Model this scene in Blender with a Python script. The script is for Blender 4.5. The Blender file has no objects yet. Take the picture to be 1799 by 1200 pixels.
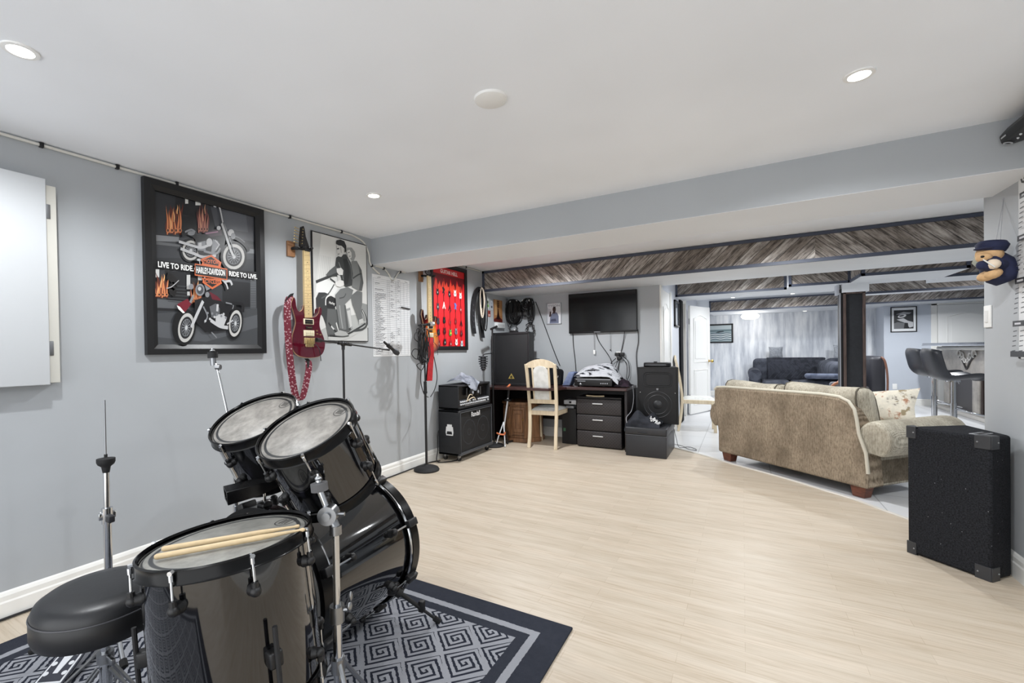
import bpy, bmesh, math, random
from mathutils import Vector, Matrix
import numpy as np
random.seed(7)
SC = bpy.context.scene
COL = SC.collection
PI = math.pi

# ------------------------------------------------------------------ camera, world, lights, exposure
YAW, PITCH, ROLL = -0.533405240, -0.00966604717, -0.0155333827
FPX, PCX, PCY = 791.677, 836.601, 624.367
CAMZ = 1.2
_f = Vector((math.sin(YAW)*math.cos(PITCH), math.cos(YAW)*math.cos(PITCH), math.sin(PITCH)))
_r0 = Vector((math.cos(YAW), -math.sin(YAW), 0)); _u0 = _r0.cross(_f)
_r = math.cos(ROLL)*_r0 + math.sin(ROLL)*_u0
_u = -math.sin(ROLL)*_r0 + math.cos(ROLL)*_u0
CAM = Vector((0, 0, CAMZ))
cam_data = bpy.data.cameras.new('camera'); cam = bpy.data.objects.new('camera', cam_data); COL.objects.link(cam)
cam_data.sensor_width = 36; cam_data.lens = FPX/1799*36
cam_data.shift_x = (899.5-PCX)/1799; cam_data.shift_y = (PCY-600)/1799
cam_data.clip_start = 0.02
cam.matrix_world = Matrix(((_r.x, _u.x, -_f.x, 0), (_r.y, _u.y, -_f.y, 0), (_r.z, _u.z, -_f.z, CAMZ), (0, 0, 0, 1)))
SC.camera = cam

SC.view_settings.view_transform = 'Standard'; SC.view_settings.look = 'None'
SC.view_settings.gamma = 1; SC.view_settings.exposure = 0.82; SC.view_settings.use_curve_mapping = False

W = bpy.data.worlds.new('world'); SC.world = W; W.use_nodes = True
W.node_tree.nodes['Background'].inputs[0].default_value = (0.96, 0.98, 1.0, 1)
W.node_tree.nodes['Background'].inputs[1].default_value = 1.5

H = 2.25
DOWN_AND_FILL = [(-2.11, 0.55, H, 17), (-2.11, 2.26, H, 17), (0.40, 2.28, H, 17), (0.40, 0.55, H, 15),
        (-2.05, 4.48, H, 36), (0.40, 4.48, H, 22), (2.6, 4.6, H, 16),
        (2.9, 8.4, H, 9), (-0.16, 10.6, H, 9), (0.88, 10.6, H, 12), (2.7, 10.2, H, 44), (1.3, 9.9, H, 30),  # first and last pair: unseen lamps added to brighten the far room
        (0.1, 6.75, H, 24), (0.2, 8.9, H, 14)]
for lx, ly, lz, pw in DOWN_AND_FILL:
    ld = bpy.data.lights.new('downlight_or_fill_lamp', 'SPOT'); ld.energy = pw*2.2; ld.shadow_soft_size = 0.035
    ld.spot_size = math.radians(165); ld.spot_blend = 0.5; ld.color = (0.955, 0.98, 1.0)
    lo = bpy.data.objects.new('downlight_or_fill_lamp', ld); COL.objects.link(lo); lo.location = (lx, ly, lz-0.012)

# ------------------------------------------------------------------ where a point of the photo lies on a plane of the room
def ray(x, y): return _r*((x-PCX)/FPX) - _u*((y-PCY)/FPX) + _f
def fl(x, y, z=0.0): d = ray(x, y); return CAM + d*((z-CAMZ)/d.z)
def px(x, y, X): d = ray(x, y); return CAM + d*(X/d.x)
def py(x, y, Y): d = ray(x, y); return CAM + d*(Y/d.y)

# ------------------------------------------------------------------ materials
def lin(c):
    out = []
    for v in c:
        v = v/255; out.append(v/12.92 if v <= .04045 else ((v+.055)/1.055)**2.4)
    return (*out, 1)
class NT:
    def __init__(s, name):
        s.m = bpy.data.materials.new(name); s.m.use_nodes = True; s.t = s.m.node_tree; s.b = s.t.nodes['Principled BSDF']
    def n(s, typ, **kw):
        nd = s.t.nodes.new(typ)
        for k, v in kw.items():
            if k.startswith('i_'): nd.inputs[k[2:].replace('_', ' ')].default_value = v
            elif k.startswith('x'): nd.inputs[int(k[1:])].default_value = v
            else: setattr(nd, k, v)
        return nd
    def l(s, a, b): s.t.links.new(a, b)
    def math(s, op, a, b=None, c=None):
        nd = s.t.nodes.new('ShaderNodeMath'); nd.operation = op
        for i, v in enumerate((a, b, c)):
            if v is None: continue
            if isinstance(v, (int, float)): nd.inputs[i].default_value = v
            else: s.l(v, nd.inputs[i])
        return nd.outputs[0]
    def mix(s, f, a, b):
        nd = s.t.nodes.new('ShaderNodeMix'); nd.data_type = 'RGBA'
        for i, v in ((0, f), (6, a), (7, b)):
            if isinstance(v, (int, float, tuple)): nd.inputs[i].default_value = v
            else: s.l(v, nd.inputs[i])
        return nd.outputs[2]
    def noise(s, vec, scale, detail=3, rough=.55):
        nd = s.n('ShaderNodeTexNoise'); nd.inputs['Scale'].default_value = scale; nd.inputs['Detail'].default_value = detail; nd.inputs['Roughness'].default_value = rough
        if vec is not None: s.l(vec, nd.inputs['Vector'])
        return nd.outputs['Fac']
    def mapped(s, out, scale=(1, 1, 1), rot=(0, 0, 0), loc=(0, 0, 0)):
        mp = s.n('ShaderNodeMapping'); mp.inputs['Scale'].default_value = scale; mp.inputs['Rotation'].default_value = rot; mp.inputs['Location'].default_value = loc
        s.l(out, mp.inputs['Vector']); return mp.outputs[0]
    def coord(s, which='Object'): return s.n('ShaderNodeTexCoord').outputs[which]
    def bump(s, h, strength=.3, dist=.002):
        b = s.n('ShaderNodeBump'); b.inputs['Strength'].default_value = strength; b.inputs['Distance'].default_value = dist
        s.l(h, b.inputs['Height']); s.l(b.outputs[0], s.b.inputs['Normal'])
    def col(s, c): (s.b.inputs['Base Color'].__setattr__('default_value', c) if isinstance(c, tuple) else s.l(c, s.b.inputs['Base Color']))
    def set(s, rough=None, metal=None, coat=None, spec=None):
        if rough is not None: s.b.inputs['Roughness'].default_value = rough
        if metal is not None: s.b.inputs['Metallic'].default_value = metal
        if coat is not None: s.b.inputs['Coat Weight'].default_value = coat
        if spec is not None: s.b.inputs['Specular IOR Level'].default_value = spec
def ramp(nt, fac, stops):
    r = nt.n('ShaderNodeValToRGB'); e = r.color_ramp.elements
    while len(e) > len(stops): e.remove(e[-1])
    while len(e) < len(stops): e.new(.5)
    for el, (p, c) in zip(e, stops): el.position = p; el.color = c
    nt.l(fac, r.inputs[0]); return r.outputs[0]
MC = {}
def M(rgb, rough=.5, metal=0, coat=0, noise=0, nscale=60, bump=0, spec=None, name=None):
    key = (rgb, rough, metal, coat, noise, nscale, bump, spec)
    if key in MC: return MC[key]
    nt = NT(name or 'paint_%02x%02x%02x' % rgb); nt.set(rough, metal, coat, spec)
    c = lin(rgb)
    if noise or bump:
        n = nt.noise(nt.coord(), nscale)
        if noise: nt.col(ramp(nt, n, [(.3, tuple(x*(1-noise) for x in c[:3])+(1,)), (.7, tuple(min(1, x*(1+noise)) for x in c[:3])+(1,))]))
        else: nt.col(c)
        if bump: nt.bump(n, bump)
    else: nt.col(c)
    MC[key] = nt.m; return nt.m
def emit(rgb, s, name='lamp_glow'):
    nt = NT(name); nt.b.inputs['Emission Color'].default_value = lin(rgb); nt.b.inputs['Emission Strength'].default_value = s
    nt.col(lin(rgb)); return nt.m

def wall_mat(name, rgb, rough=.55):
    nt = NT(name); nt.set(rough, spec=.35); v = nt.coord()
    n = nt.noise(v, 1.3, 2); c = lin(rgb)
    nt.col(ramp(nt, n, [(.3, tuple(x*.96 for x in c[:3])+(1,)), (.7, tuple(x*1.03 for x in c[:3])+(1,))]))
    nt.bump(nt.noise(v, 180, 2), .06, .002); return nt.m
WALL = wall_mat('blue_grey_wall_paint', (172, 175.5, 179))
WHITEC = wall_mat('white_ceiling_paint', (242, 245, 250), .7)
SOFFIT = wall_mat('pale_grey_soffit_paint', (226, 229, 233), .6)
BASEW = M((232, 231, 227), .4, name='white_trim_paint')
NAVYT = M((66, 72, 88), .5, name='slate_trim_paint')

def floor_mat():
    nt = NT('maple_laminate'); nt.set(.42, spec=.35); v = nt.coord()
    br = nt.n('ShaderNodeTexBrick'); br.offset = .37; br.offset_frequency = 2
    br.inputs['Scale'].default_value = 1; br.inputs['Brick Width'].default_value = .62; br.inputs['Row Height'].default_value = .066
    br.inputs['Mortar Size'].default_value = .0009; br.inputs['Bias'].default_value = 0
    br.inputs['Color1'].default_value = lin((201, 187, 169)); br.inputs['Color2'].default_value = lin((190, 176, 157)); br.inputs['Mortar'].default_value = lin((172, 156, 134))
    nt.l(v, br.inputs['Vector'])
    g = nt.noise(nt.mapped(v, (1.4, 26, 1)), 3.2, 5, .6)
    g2 = nt.noise(nt.mapped(v, (.8, 7, 1), loc=(3, 1, 0)), 2.2, 3)
    c = nt.mix(nt.math('MULTIPLY', ramp(nt, g, [(.45, (0, 0, 0, 1)), (.72, (1, 1, 1, 1))]), .7), br.outputs['Color'], lin((164, 146, 122)))
    c = nt.mix(nt.math('MULTIPLY', ramp(nt, g2, [(.4, (0, 0, 0, 1)), (.7, (1, 1, 1, 1))]), .5), c, lin((208, 198, 183)))
    nt.col(c); nt.l(ramp(nt, g, [(.2, (.38, .38, .38, 1)), (.8, (.5, .5, .5, 1))]), nt.b.inputs['Roughness'])
    return nt.m
def tile_mat():
    nt = NT('pale_ceramic_tile'); nt.set(.28, spec=.5); v = nt.mapped(nt.coord(), loc=(.445, -.05, 0))
    br = nt.n('ShaderNodeTexBrick'); br.offset = 0; br.inputs['Scale'].default_value = 1; br.inputs['Brick Width'].default_value = .67; br.inputs['Row Height'].default_value = .67
    br.inputs['Mortar Size'].default_value = .004; br.inputs['Color1'].default_value = lin((224, 224, 224)); br.inputs['Color2'].default_value = lin((216, 217, 219)); br.inputs['Mortar'].default_value = lin((172, 172, 172))
    nt.l(v, br.inputs['Vector']); n = nt.noise(nt.mapped(v, (1, 5, 1)), 3, 4)
    nt.col(nt.mix(nt.math('MULTIPLY', n, .25), br.outputs['Color'], lin((196, 198, 202)))); return nt.m
def planks_mat():          # uv: u along the plank, v across it, both in metres
    nt = NT('weathered_barn_planks'); nt.set(.75); uv = nt.coord('UV'); s = nt.n('ShaderNodeSeparateXYZ'); nt.l(uv, s.inputs[0])
    vv = nt.math('DIVIDE', s.outputs[1], .082); row = nt.math('FLOOR', vv); fr = nt.math('FRACT', vv)
    wn = nt.n('ShaderNodeTexWhiteNoise', noise_dimensions='1D'); nt.l(row, wn.inputs['W'])
    off = nt.math('MULTIPLY', wn.outputs[0], 40)
    cm = nt.n('ShaderNodeCombineXYZ'); nt.l(nt.math('ADD', s.outputs[0], off), cm.inputs[0]); nt.l(s.outputs[1], cm.inputs[1])
    g = nt.noise(nt.mapped(cm.outputs[0], (3.2, 22, 1)), 1.6, 6, .7)
    base = ramp(nt, g, [(.32, lin((58, 55, 54))), (.42, lin((122, 117, 113))), (.53, lin((184, 179, 175))), (.68, lin((230, 228, 225)))])
    tone = ramp(nt, wn.outputs[0], [(0, lin((172, 163, 155))), (.5, lin((214, 209, 204))), (1, lin((240, 236, 232)))])
    mx = nt.n('ShaderNodeMix', data_type='RGBA', blend_type='MULTIPLY'); mx.inputs[0].default_value = 1; nt.l(base, mx.inputs[6]); nt.l(tone, mx.inputs[7])
    gap = nt.math('LESS_THAN', fr, .045)
    nt.col(nt.mix(gap, mx.outputs[2], lin((38, 35, 34)))); return nt.m
def streak_mat():
    nt = NT('brushed_silver_wall_paint'); nt.set(.45); v = nt.coord()
    a = nt.noise(nt.mapped(v, (7, 1, .9), rot=(0, .16, 0)), 1.4, 4, .6)
    nt.col(ramp(nt, a, [(.32, lin((172, 177, 187))), (.5, lin((205, 209, 215))), (.68, lin((231, 233, 236)))])); return nt.m
def gloss_black(name, rgb=(10, 10, 12), rough=.06):
    nt = NT(name); nt.col(lin(rgb)); nt.set(rough, coat=1, spec=.5); nt.b.inputs['Coat Roughness'].default_value = .03; return nt.m
FLOORM, TILEM, PLANKS, STREAK = floor_mat(), tile_mat(), planks_mat(), streak_mat()
BLACKG = gloss_black('black_drum_lacquer')
CHROME = M((205, 207, 210), .12, 1, name='chrome'); STEEL = M((150, 152, 155), .3, 1, name='satin_steel')
BLK = M((16, 16, 18), .45, name='black_plastic'); BLKM = M((22, 22, 24), .7, name='matt_black'); RUB = M((14, 14, 15), .85, name='black_rubber')
WHT = M((236, 236, 234), .45, name='white_plastic'); CABLE = M((18, 18, 20), .5, name='black_cable_sheath')

# ------------------------------------------------------------------ mesh building
class MB:
    def __init__(s, mat=None): s.v = []; s.f = []; s.mi = []; s.uv = {}; s.mats = []; s.cur = 0; (s.use(mat) if mat else None)
    def use(s, mat):
        if mat not in s.mats: s.mats.append(mat)
        s.cur = s.mats.index(mat); return s
    def add(s, verts, faces, uvs=None):
        o = len(s.v); s.v += [tuple(p) for p in verts]
        for i, f in enumerate(faces):
            if uvs: s.uv[len(s.f)] = uvs[i]
            s.f.append(tuple(o+k for k in f)); s.mi.append(s.cur)
        return s
    def box(s, a, b, bev=0, mx=None):
        a, b = [min(p, q) for p, q in zip(a, b)], [max(p, q) for p, q in zip(a, b)]
        bm = bmesh.new(); vs = [bm.verts.new((x, y, z)) for x in (a[0], b[0]) for y in (a[1], b[1]) for z in (a[2], b[2])]
        for f in ((0, 1, 3, 2), (4, 6, 7, 5), (0, 4, 5, 1), (2, 3, 7, 6), (0, 2, 6, 4), (1, 5, 7, 3)): bm.faces.new([vs[k] for k in f])
        if bev: bmesh.ops.bevel(bm, geom=bm.edges[:], offset=min(bev, .49*min(q-p for p, q in zip(a, b))), segments=3, profile=.5, affect='EDGES')
        return s.bm(bm, mx)
    def bm(s, bm, mx=None):
        bm.verts.index_update()
        s.add([(mx @ v.co if mx else v.co) for v in bm.verts], [[v.index for v in f.verts] for f in bm.faces]); bm.free(); return s
    def cyl(s, p0, p1, r0, r1=None, n=16):
        return s.tube([p0, p1], [r0, r0 if r1 is None else r1], n)
    def tube(s, pts, r, n=8, closed=False):
        pts = [Vector(p) for p in pts]; N = len(pts); rs = r if isinstance(r, (list, tuple)) else [r]*N
        T = []
        for i in range(N):
            a = pts[(i-1) % N] if (closed or i) else pts[i]; b = pts[(i+1) % N] if (closed or i < N-1) else pts[i]
            d = b-a; T.append(d.normalized() if d.length > 1e-9 else Vector((0, 0, 1)))
        nx = T[0].orthogonal().normalized(); rings = []
        for i in range(N):
            nx = nx - T[i]*nx.dot(T[i]); nx = nx.normalized() if nx.length > 1e-6 else T[i].orthogonal().normalized(); ny = T[i].cross(nx)
            rings.append([pts[i]+(nx*math.cos(2*PI*k/n)+ny*math.sin(2*PI*k/n))*rs[i] for k in range(n)])
        V = [p for q in rings for p in q]; Fc = []
        for i in range(N if closed else N-1):
            j = (i+1) % N
            for k in range(n): Fc.append((i*n+k, i*n+(k+1) % n, j*n+(k+1) % n, j*n+k))
        if not closed: Fc.append(tuple(range(n))[::-1]); Fc.append(tuple((N-1)*n+k for k in range(n)))
        return s.add(V, Fc)
    def lathe(s, prof, o=(0, 0, 0), ax=(0, 0, 1), n=32, caps=False):
        ax = Vector(ax).normalized(); u = ax.orthogonal().normalized(); w = ax.cross(u); o = Vector(o); V = []; Fc = []
        for r, z in prof:
            for k in range(n): a = 2*PI*k/n; V.append(o+ax*z+(u*math.cos(a)+w*math.sin(a))*max(r, 1e-5))
        for i in range(len(prof)-1):
            for k in range(n): Fc.append((i*n+k, i*n+(k+1) % n, (i+1)*n+(k+1) % n, (i+1)*n+k))
        if caps and prof[0][0] > 1e-4: Fc.append(tuple(range(n))[::-1])
        if caps and prof[-1][0] > 1e-4: Fc.append(tuple((len(prof)-1)*n+k for k in range(n)))
        return s.add(V, Fc)
    def prism(s, poly, o, u, v, d0, d1):
        o, u, v = Vector(o), Vector(u), Vector(v); w = u.cross(v).normalized(); n = len(poly)
        area = sum(poly[i][0]*poly[(i+1) % n][1]-poly[(i+1) % n][0]*poly[i][1] for i in range(n))
        if area < 0: poly = poly[::-1]
        V = [o+u*p[0]+v*p[1]+w*d0 for p in poly]+[o+u*p[0]+v*p[1]+w*d1 for p in poly]
        F = [tuple(range(n))[::-1], tuple(range(n, 2*n))]+[(i, (i+1) % n, n+(i+1) % n, n+i) for i in range(n)]
        return s.add(V, F)
    def poly(s, pts): return s.add(pts, [tuple(range(len(pts)))])
    def ball(s, c, r, n=16, mx=None):
        r = r if isinstance(r, (list, tuple)) else (r, r, r); bm = bmesh.new(); bmesh.ops.create_uvsphere(bm, u_segments=n, v_segments=max(6, n//2), radius=1)
        m = Matrix.Translation(c) @ (mx or Matrix()) @ Matrix.Diagonal((*r, 1)); return s.bm(bm, m)
    def text(s, txt, size, o, u, v, depth=.0006, align='CENTER', sx=1, bold=.0, width=None):
        cu = bpy.data.curves.new('t', 'FONT'); cu.body = txt; cu.size = 1; cu.align_x = align; cu.align_y = 'CENTER'; cu.extrude = 0; cu.resolution_u = 2; cu.offset = bold
        ob = bpy.data.objects.new('t', cu); COL.objects.link(ob); dg = bpy.context.evaluated_depsgraph_get(); me = ob.evaluated_get(dg).to_mesh()
        o, u, v = Vector(o), Vector(u), Vector(v); w = u.cross(v).normalized()
        if width: xs = [p.co.x for p in me.vertices]; sx = width/(size*(max(xs)-min(xs)))
        s.add([o+u*(p.co.x*size*sx)+v*(p.co.y*size)+w*depth for p in me.vertices], [tuple(f.vertices) for f in me.polygons])
        bpy.data.objects.remove(ob); bpy.data.curves.remove(cu); return s
    def build(s, name, mat=None, parent=None, smooth=35, sub=0, bevel=0):
        if mat and not s.mats: s.mats = [mat]
        me = bpy.data.meshes.new(name); me.from_pydata(s.v, [], s.f)
        for m in s.mats: me.materials.append(m)
        me.polygons.foreach_set('material_index', s.mi)
        if s.uv:
            L = me.uv_layers.new(name='UVMap')
            for fi, uvs in s.uv.items():
                for k, li in enumerate(me.polygons[fi].loop_indices): L.data[li].uv = uvs[k]
        bm = bmesh.new(); bm.from_mesh(me)
        if not s.uv and len(bm.faces) < 60000 and name not in NOFIX: bmesh.ops.recalc_face_normals(bm, faces=bm.faces[:])
        bm.to_mesh(me); bm.free()
        if smooth: me.polygons.foreach_set('use_smooth', [True]*len(me.polygons)); me.set_sharp_from_angle(angle=math.radians(smooth))
        me.update(); ob = bpy.data.objects.new(name, me); COL.objects.link(ob)
        if bevel: b = ob.modifiers.new('bevel', 'BEVEL'); b.width = bevel; b.segments = 2; b.limit_method = 'ANGLE'
        if sub: sd = ob.modifiers.new('sub', 'SUBSURF'); sd.levels = sub; sd.render_levels = sub
        if parent: ob.parent = parent
        return ob
NOFIX = {'print'}
def tag(o, label, cat, group=None, kind=None):
    o['label'] = label; o['category'] = cat
    if group: o['group'] = group
    if kind: o['kind'] = kind
    return o
def thing(name, label, cat, loc=(0, 0, 0), rz=0, group=None):
    o = bpy.data.objects.new(name, None); COL.objects.link(o); o.location = loc; o.rotation_euler = (0, 0, rz); o.empty_display_size = .05
    return tag(o, label, cat, group)
def struct(name, mb, mat=None, smooth=0, **k):
    o = mb.build(name, mat, smooth=smooth, **k); o['kind'] = 'structure'; return o
def copy_tree(o, parent=None):
    c = o.copy(); COL.objects.link(c); c.parent = parent
    for ch in [x for x in bpy.data.objects if x.parent == o]: copy_tree(ch, c)
    return c
def spline(pts, n=8):                     # Catmull-Rom through the points
    P = [Vector(p) for p in pts]; out = []
    for i in range(len(P)-1):
        a, b, c, d = P[max(i-1, 0)], P[i], P[i+1], P[min(i+2, len(P)-1)]
        for k in range(n):
            t = k/n; out.append(.5*((2*b)+(c-a)*t+(2*a-5*b+4*c-d)*t*t+(3*b-a-3*c+d)*t**3))
    return out+[P[-1]]
def ribbon(mb, pts, width_dir, w, th):    # a strap: centre line, direction across it
    pts = [Vector(p) for p in pts]; wd = [Vector(d).normalized() for d in (width_dir if isinstance(width_dir, list) else [width_dir]*len(pts))]; V = []; F = []
    for i, p in enumerate(pts):
        t = (pts[min(i+1, len(pts)-1)]-pts[max(i-1, 0)]).normalized(); nn = t.cross(wd[i]).normalized()
        V += [p+wd[i]*w/2+nn*th/2, p-wd[i]*w/2+nn*th/2, p-wd[i]*w/2-nn*th/2, p+wd[i]*w/2-nn*th/2]
    for i in range(len(pts)-1):
        for k in range(4): F.append((i*4+k, i*4+(k+1) % 4, i*4+4+(k+1) % 4, i*4+4+k))
    F += [(0, 1, 2, 3), tuple(len(V)-4+k for k in (3, 2, 1, 0))]
    return mb.add(V, F)
# ================================================================== ROOM SHELL
XL, XR, XS, YT, YF, YG, XG, XFR = -2.942, 1.2, -0.87, 5.93, 12.6, 12.0, 2.46, 4.3
ZB, ZS = 2.012, 1.976
Y0 = -1.6
EDGE = [(-0.87, 5.99), (-0.688, 5.824), (-.46, 5.64), (-.251, 5.444), (-.116, 5.295), (.202, 5.027), (.42, 4.82), (.58, 4.643), (.736, 4.484), (.851, 4.304), (.961, 4.152), (1.08, 3.97), (1.2, 3.75)]
m = MB(FLOORM)   # laminate, with the curved edge where the tile starts
m.prism([(XL, Y0), (XR+.1, Y0), (XR+.1, 3.7)] + [e for e in EDGE[::-1]] + [(XS, YT+.1), (XL, YT+.1)], (0, 0, 0), (1, 0, 0), (0, 1, 0), -.06, 0)
struct('floor', m)
m = MB(TILEM)
m.prism(EDGE + [(XR, 3.55), (XFR, 3.55), (XFR, YF+.1), (XS-.9, YF+.1), (XS-.9, YT+.1), (XS, YT+.1)], (0, 0, 0), (1, 0, 0), (0, 1, 0), -.06, -.001)
struct('floor_tile', m)
m = MB(M((206, 201, 192), .35, name='threshold_strip')); m.tube([(x, y, .0) for x, y in spline([(a, b, 0) for a, b in EDGE], 4) for x, y in [(x, y)]] if False else [(p.x, p.y, .001) for p in spline([(a, b, 0) for a, b in EDGE], 4)], .011, 8)
struct('trim_1', m, smooth=40)
m = MB(WHITEC).box((XL-.1, Y0, H), (XFR+.1, YF+.1, H+.1)); struct('ceiling', m)
struct('wall_left', MB(WALL).box((XL-.1, Y0, 0), (XL, YT+.1, H)))
struct('wall_right', MB(WALL).box((XR, Y0, 0), (XR+.12, 3.72, H)))
struct('wall_right_return', MB(WALL).box((XR+.12, 3.55, 0), (XFR+.1, 3.72, H)))
struct('wall_back', MB(WALL).box((XL, YT, 0), (XS, YT+.12, H)))
struct('wall_side', MB(wall_mat('pale_blue_wall_paint', (212, 216, 224))).box((XS-.1, YT+.12, 0), (XS, 7.86, H)).box((XS-.1, 7.86, 2.0), (XS, 8.75, H)).box((XS-.1, 8.75, 0), (XS, YF+.1, H)))
struct('wall_hall', MB(M((228, 205, 188), .6, name='hall_paint_with_warm_light')).box((XS-.95, 7.3, 0), (XS-.9, 9.4, H)).box((XS-.9, 9.3, 0), (XS-.1, 9.4, H)).box((XS-.9, 7.3, 0), (XS-.1, 7.4, H)))  # the hall's warm light is put into the colour of its walls
struct('wall_far', MB(STREAK).box((XS-.1, YF, 0), (XG+.1, YF+.1, H)))
struct('wall_far_right', MB(wall_mat('mid_grey_wall_paint', (190, 196, 206))).box((XG, YG, 0), (XFR+.1, YG+.5, H)).box((XG, YG+.5, 0), (XG+.1, YF, H)))
struct('wall_end', MB(WALL).box((XFR, 3.72, 0), (XFR+.1, YG, H)))
# dropped beam across the room, the soffits behind it
m = MB(WALL).box((XL, 3.108, ZB), (XR, 3.618, H)); m.use(SOFFIT)
m.box((XL, 3.109, ZB-.002), (XR, 3.618, ZB)); struct('beam_1', m)
struct('soffit_1', MB(SOFFIT).box((XL, 5.19, ZS), (XFR, YT, H)).box((XS, YT, ZS), (XFR, 6.03, H)))
struct('soffit_2', MB(SOFFIT).box((XS, 7.49, ZS), (.53, 8.15, H)).box((.53, 7.19, ZS), (1.165, 8.15, H)).box((1.165, 6.61, ZS), (2.03, 7.5, H)).box((2.03, 7.3, ZS), (XFR, 7.9, H)))
struct('soffit_3', MB(SOFFIT).box((1.45, 8.97, ZS), (XFR, 9.25, H)))
struct('soffit_4', MB(SOFFIT).box((-.62, 11.22, ZS), (XFR, YG, H)).box((XS, 11.22, ZS+.03), (-.62, YF, H)).box((-.62, YG, ZS), (XG, YF, H)))
def plank_face(m, x0, x1, y, z0, z1, sgn, th=.01, axis='x', xc=0):
    """diagonal boards filling one stretch of a fascia; sgn = lean of the boards"""
    m.use(PLANKS); c = math.sqrt(.5)
    P = [(x0, y, z0), (x1, y, z0), (x1, y, z1), (x0, y, z1)] if axis == 'x' else [(xc, x0, z0), (xc, x1, z0), (xc, x1, z1), (xc, x0, z1)]
    uv = [((a*c*sgn+b*c), (-a*c*sgn+b*c) if False else (a*c-b*c*sgn)) for a, b in ((x0, z0), (x1, z0), (x1, z1), (x0, z1))]
    m.add(P, [(0, 1, 2, 3)], [uv])
def fascia(name, segs, y, z0, z1, t=.03, ends=(1, 1)):
    """segs: [(x0, x1, lean)]; planks in a slate border, standing proud of the soffit face"""
    m = MB(PLANKS)
    for x0, x1, s in segs: plank_face(m, x0, x1, y, z0, z1, s)
    a, b = segs[0][0], segs[-1][1]; m.use(NAVYT)
    m.box((a, y-.012, z0-.001), (b, y+.012, z0+t)); m.box((a, y-.012, z1-t), (b, y+.012, z1))
    if ends[0]: m.box((a, y-.012, z0), (a+t, y+.012, z1))
    if ends[1]: m.box((b-t, y-.012, z0), (b, y+.012, z1))
    o = m.build(name, smooth=0); o['kind'] = 'structure'; return o
fascia('trim_2', [(XL, -1.608, -1), (-1.608, .586, 1), (.586, XFR, -1)], 5.177, ZS, H-.005)
fascia('trim_3', [(XS, .53, 1)], 7.478, ZS, H-.01)
fascia('trim_4', [(.53, 1.165, -1)], 7.178, ZS, H-.01)
fascia('trim_5', [(1.165, 2.03, 1)], 6.598, ZS, H-.01)
m = MB(PLANKS); plank_face(m, 6.6, 7.19, 0, ZS, H-.01, 1, axis='y', xc=1.158); m.use(NAVYT).box((1.146, 6.6, ZS), (1.164, 7.19, ZS+.03)).box((1.146, 7.13, ZS), (1.164, 7.19, H)); struct('trim_6', m)
fascia('trim_7', [(2.03, XFR, 1)], 7.288, ZS, H-.01)
fascia('trim_8', [(1.45, XFR, -1)], 8.958, ZS, H-.01)
fascia('trim_9', [(-.62, XFR, 1)], 11.208, ZS, H-.03)
# skirting boards with a stepped profile
PROF = [(0, 0), (.016, 0), (.016, .075), (.012, .083), (.012, .105), (.006, .118), (0, .125)]
def skirting(name, pts, nrm):
    m = MB(BASEW)
    for (a, b), n in zip(zip(pts, pts[1:]), nrm):
        a, b, n = Vector((*a, 0)), Vector((*b, 0)), Vector((*n, 0)); V = [q+n*p+Vector((0, 0, z)) for q in (a, b) for p, z in PROF]; k = len(PROF)
        m.add(V, [(i, i+1, k+i+1, k+i) for i in range(k-1)]+[tuple(range(k)), tuple(range(k, 2*k))])
    struct(name, m)
skirting('baseboard_left', [(XL, Y0), (XL, YT)], [(1, 0)])
skirting('baseboard_back', [(XL, YT), (XS, YT)], [(0, -1)])
skirting('baseboard_right', [(XR, Y0), (XR, 3.72)], [(-1, 0)])
skirting('baseboard_side', [(XS, 6.85), (XS, 7.86)], [(1, 0)])
skirting('baseboard_far', [(XS, YF), (XG, YF)], [(0, -1)])
skirting('baseboard_far_right', [(XG, YG), (3.15, YG)], [(0, -1)])
# dark strip and white casing of the doorway in the side wall
struct('trim_10', MB(M((22, 23, 27), .8, spec=.1, name='black_stained_casing')).box((XS-.02, 7.86, 0), (XS+.03, 8.18, 1.97), .004))
struct('trim_11', MB(BASEW).box((XS-.1, 8.18, 0), (XS+.02, 8.24, 1.97)).box((XS-.1, 8.69, 0), (XS+.02, 8.77, 2.0)).box((XS-.1, 7.86, 1.97), (XS+.02, 8.77, 2.03)))
# white closet leaf in the side wall with casing
def raised_door(name, w, h, mat, parent=None, th=.036, arch=True):
    """panel door in local X (width) / Z, front face at -Y"""
    m = MB(mat).box((0, 0, 0), (w, th, h), .003)
    for fy in (0, th):
        s = -1 if fy == 0 else 1
        for z0, z1, ar in ((.16, .78, False), (.92, h-.16, arch)):
            a, b = .13, w-.13; pts = [(a, z0), (b, z0), (b, z1)]
            if ar: pts = [(a, z0), (b, z0), (b, z1-.06)]+[(b-(b-a)*t, z1-.06+.06*math.sin(PI*t)**1.5) for t in [i/12 for i in range(1, 12)]]+[(a, z1-.06)]
            else: pts.append((a, z1))
            m.tube([(x, fy, z) for x, z in pts], .011, 6, closed=True)
            cx, cz = (a+b)/2, (z0+z1)/2
            m.prism([((x-cx)*.78, (z-cz)*.86) for x, z in pts], (cx, fy, cz), (1, 0, 0), (0, 0, 1), -.006, .006)
    return m.build(name, parent=parent, smooth=40)
DOORW = M((238, 238, 236), .3, name='white_door_paint')
d = raised_door('door_1', .74, 1.93, DOORW); d.location = (XS+.002, 6.05, .02); d.rotation_euler = (0, 0, PI/2); d['kind'] = 'structure'
struct('trim_12', MB(BASEW).box((XS, YT-.012, 0), (XS+.02, 6.035, ZS), .004).box((XS, 6.80, 0), (XS+.02, 6.87, ZS), .004))
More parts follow.
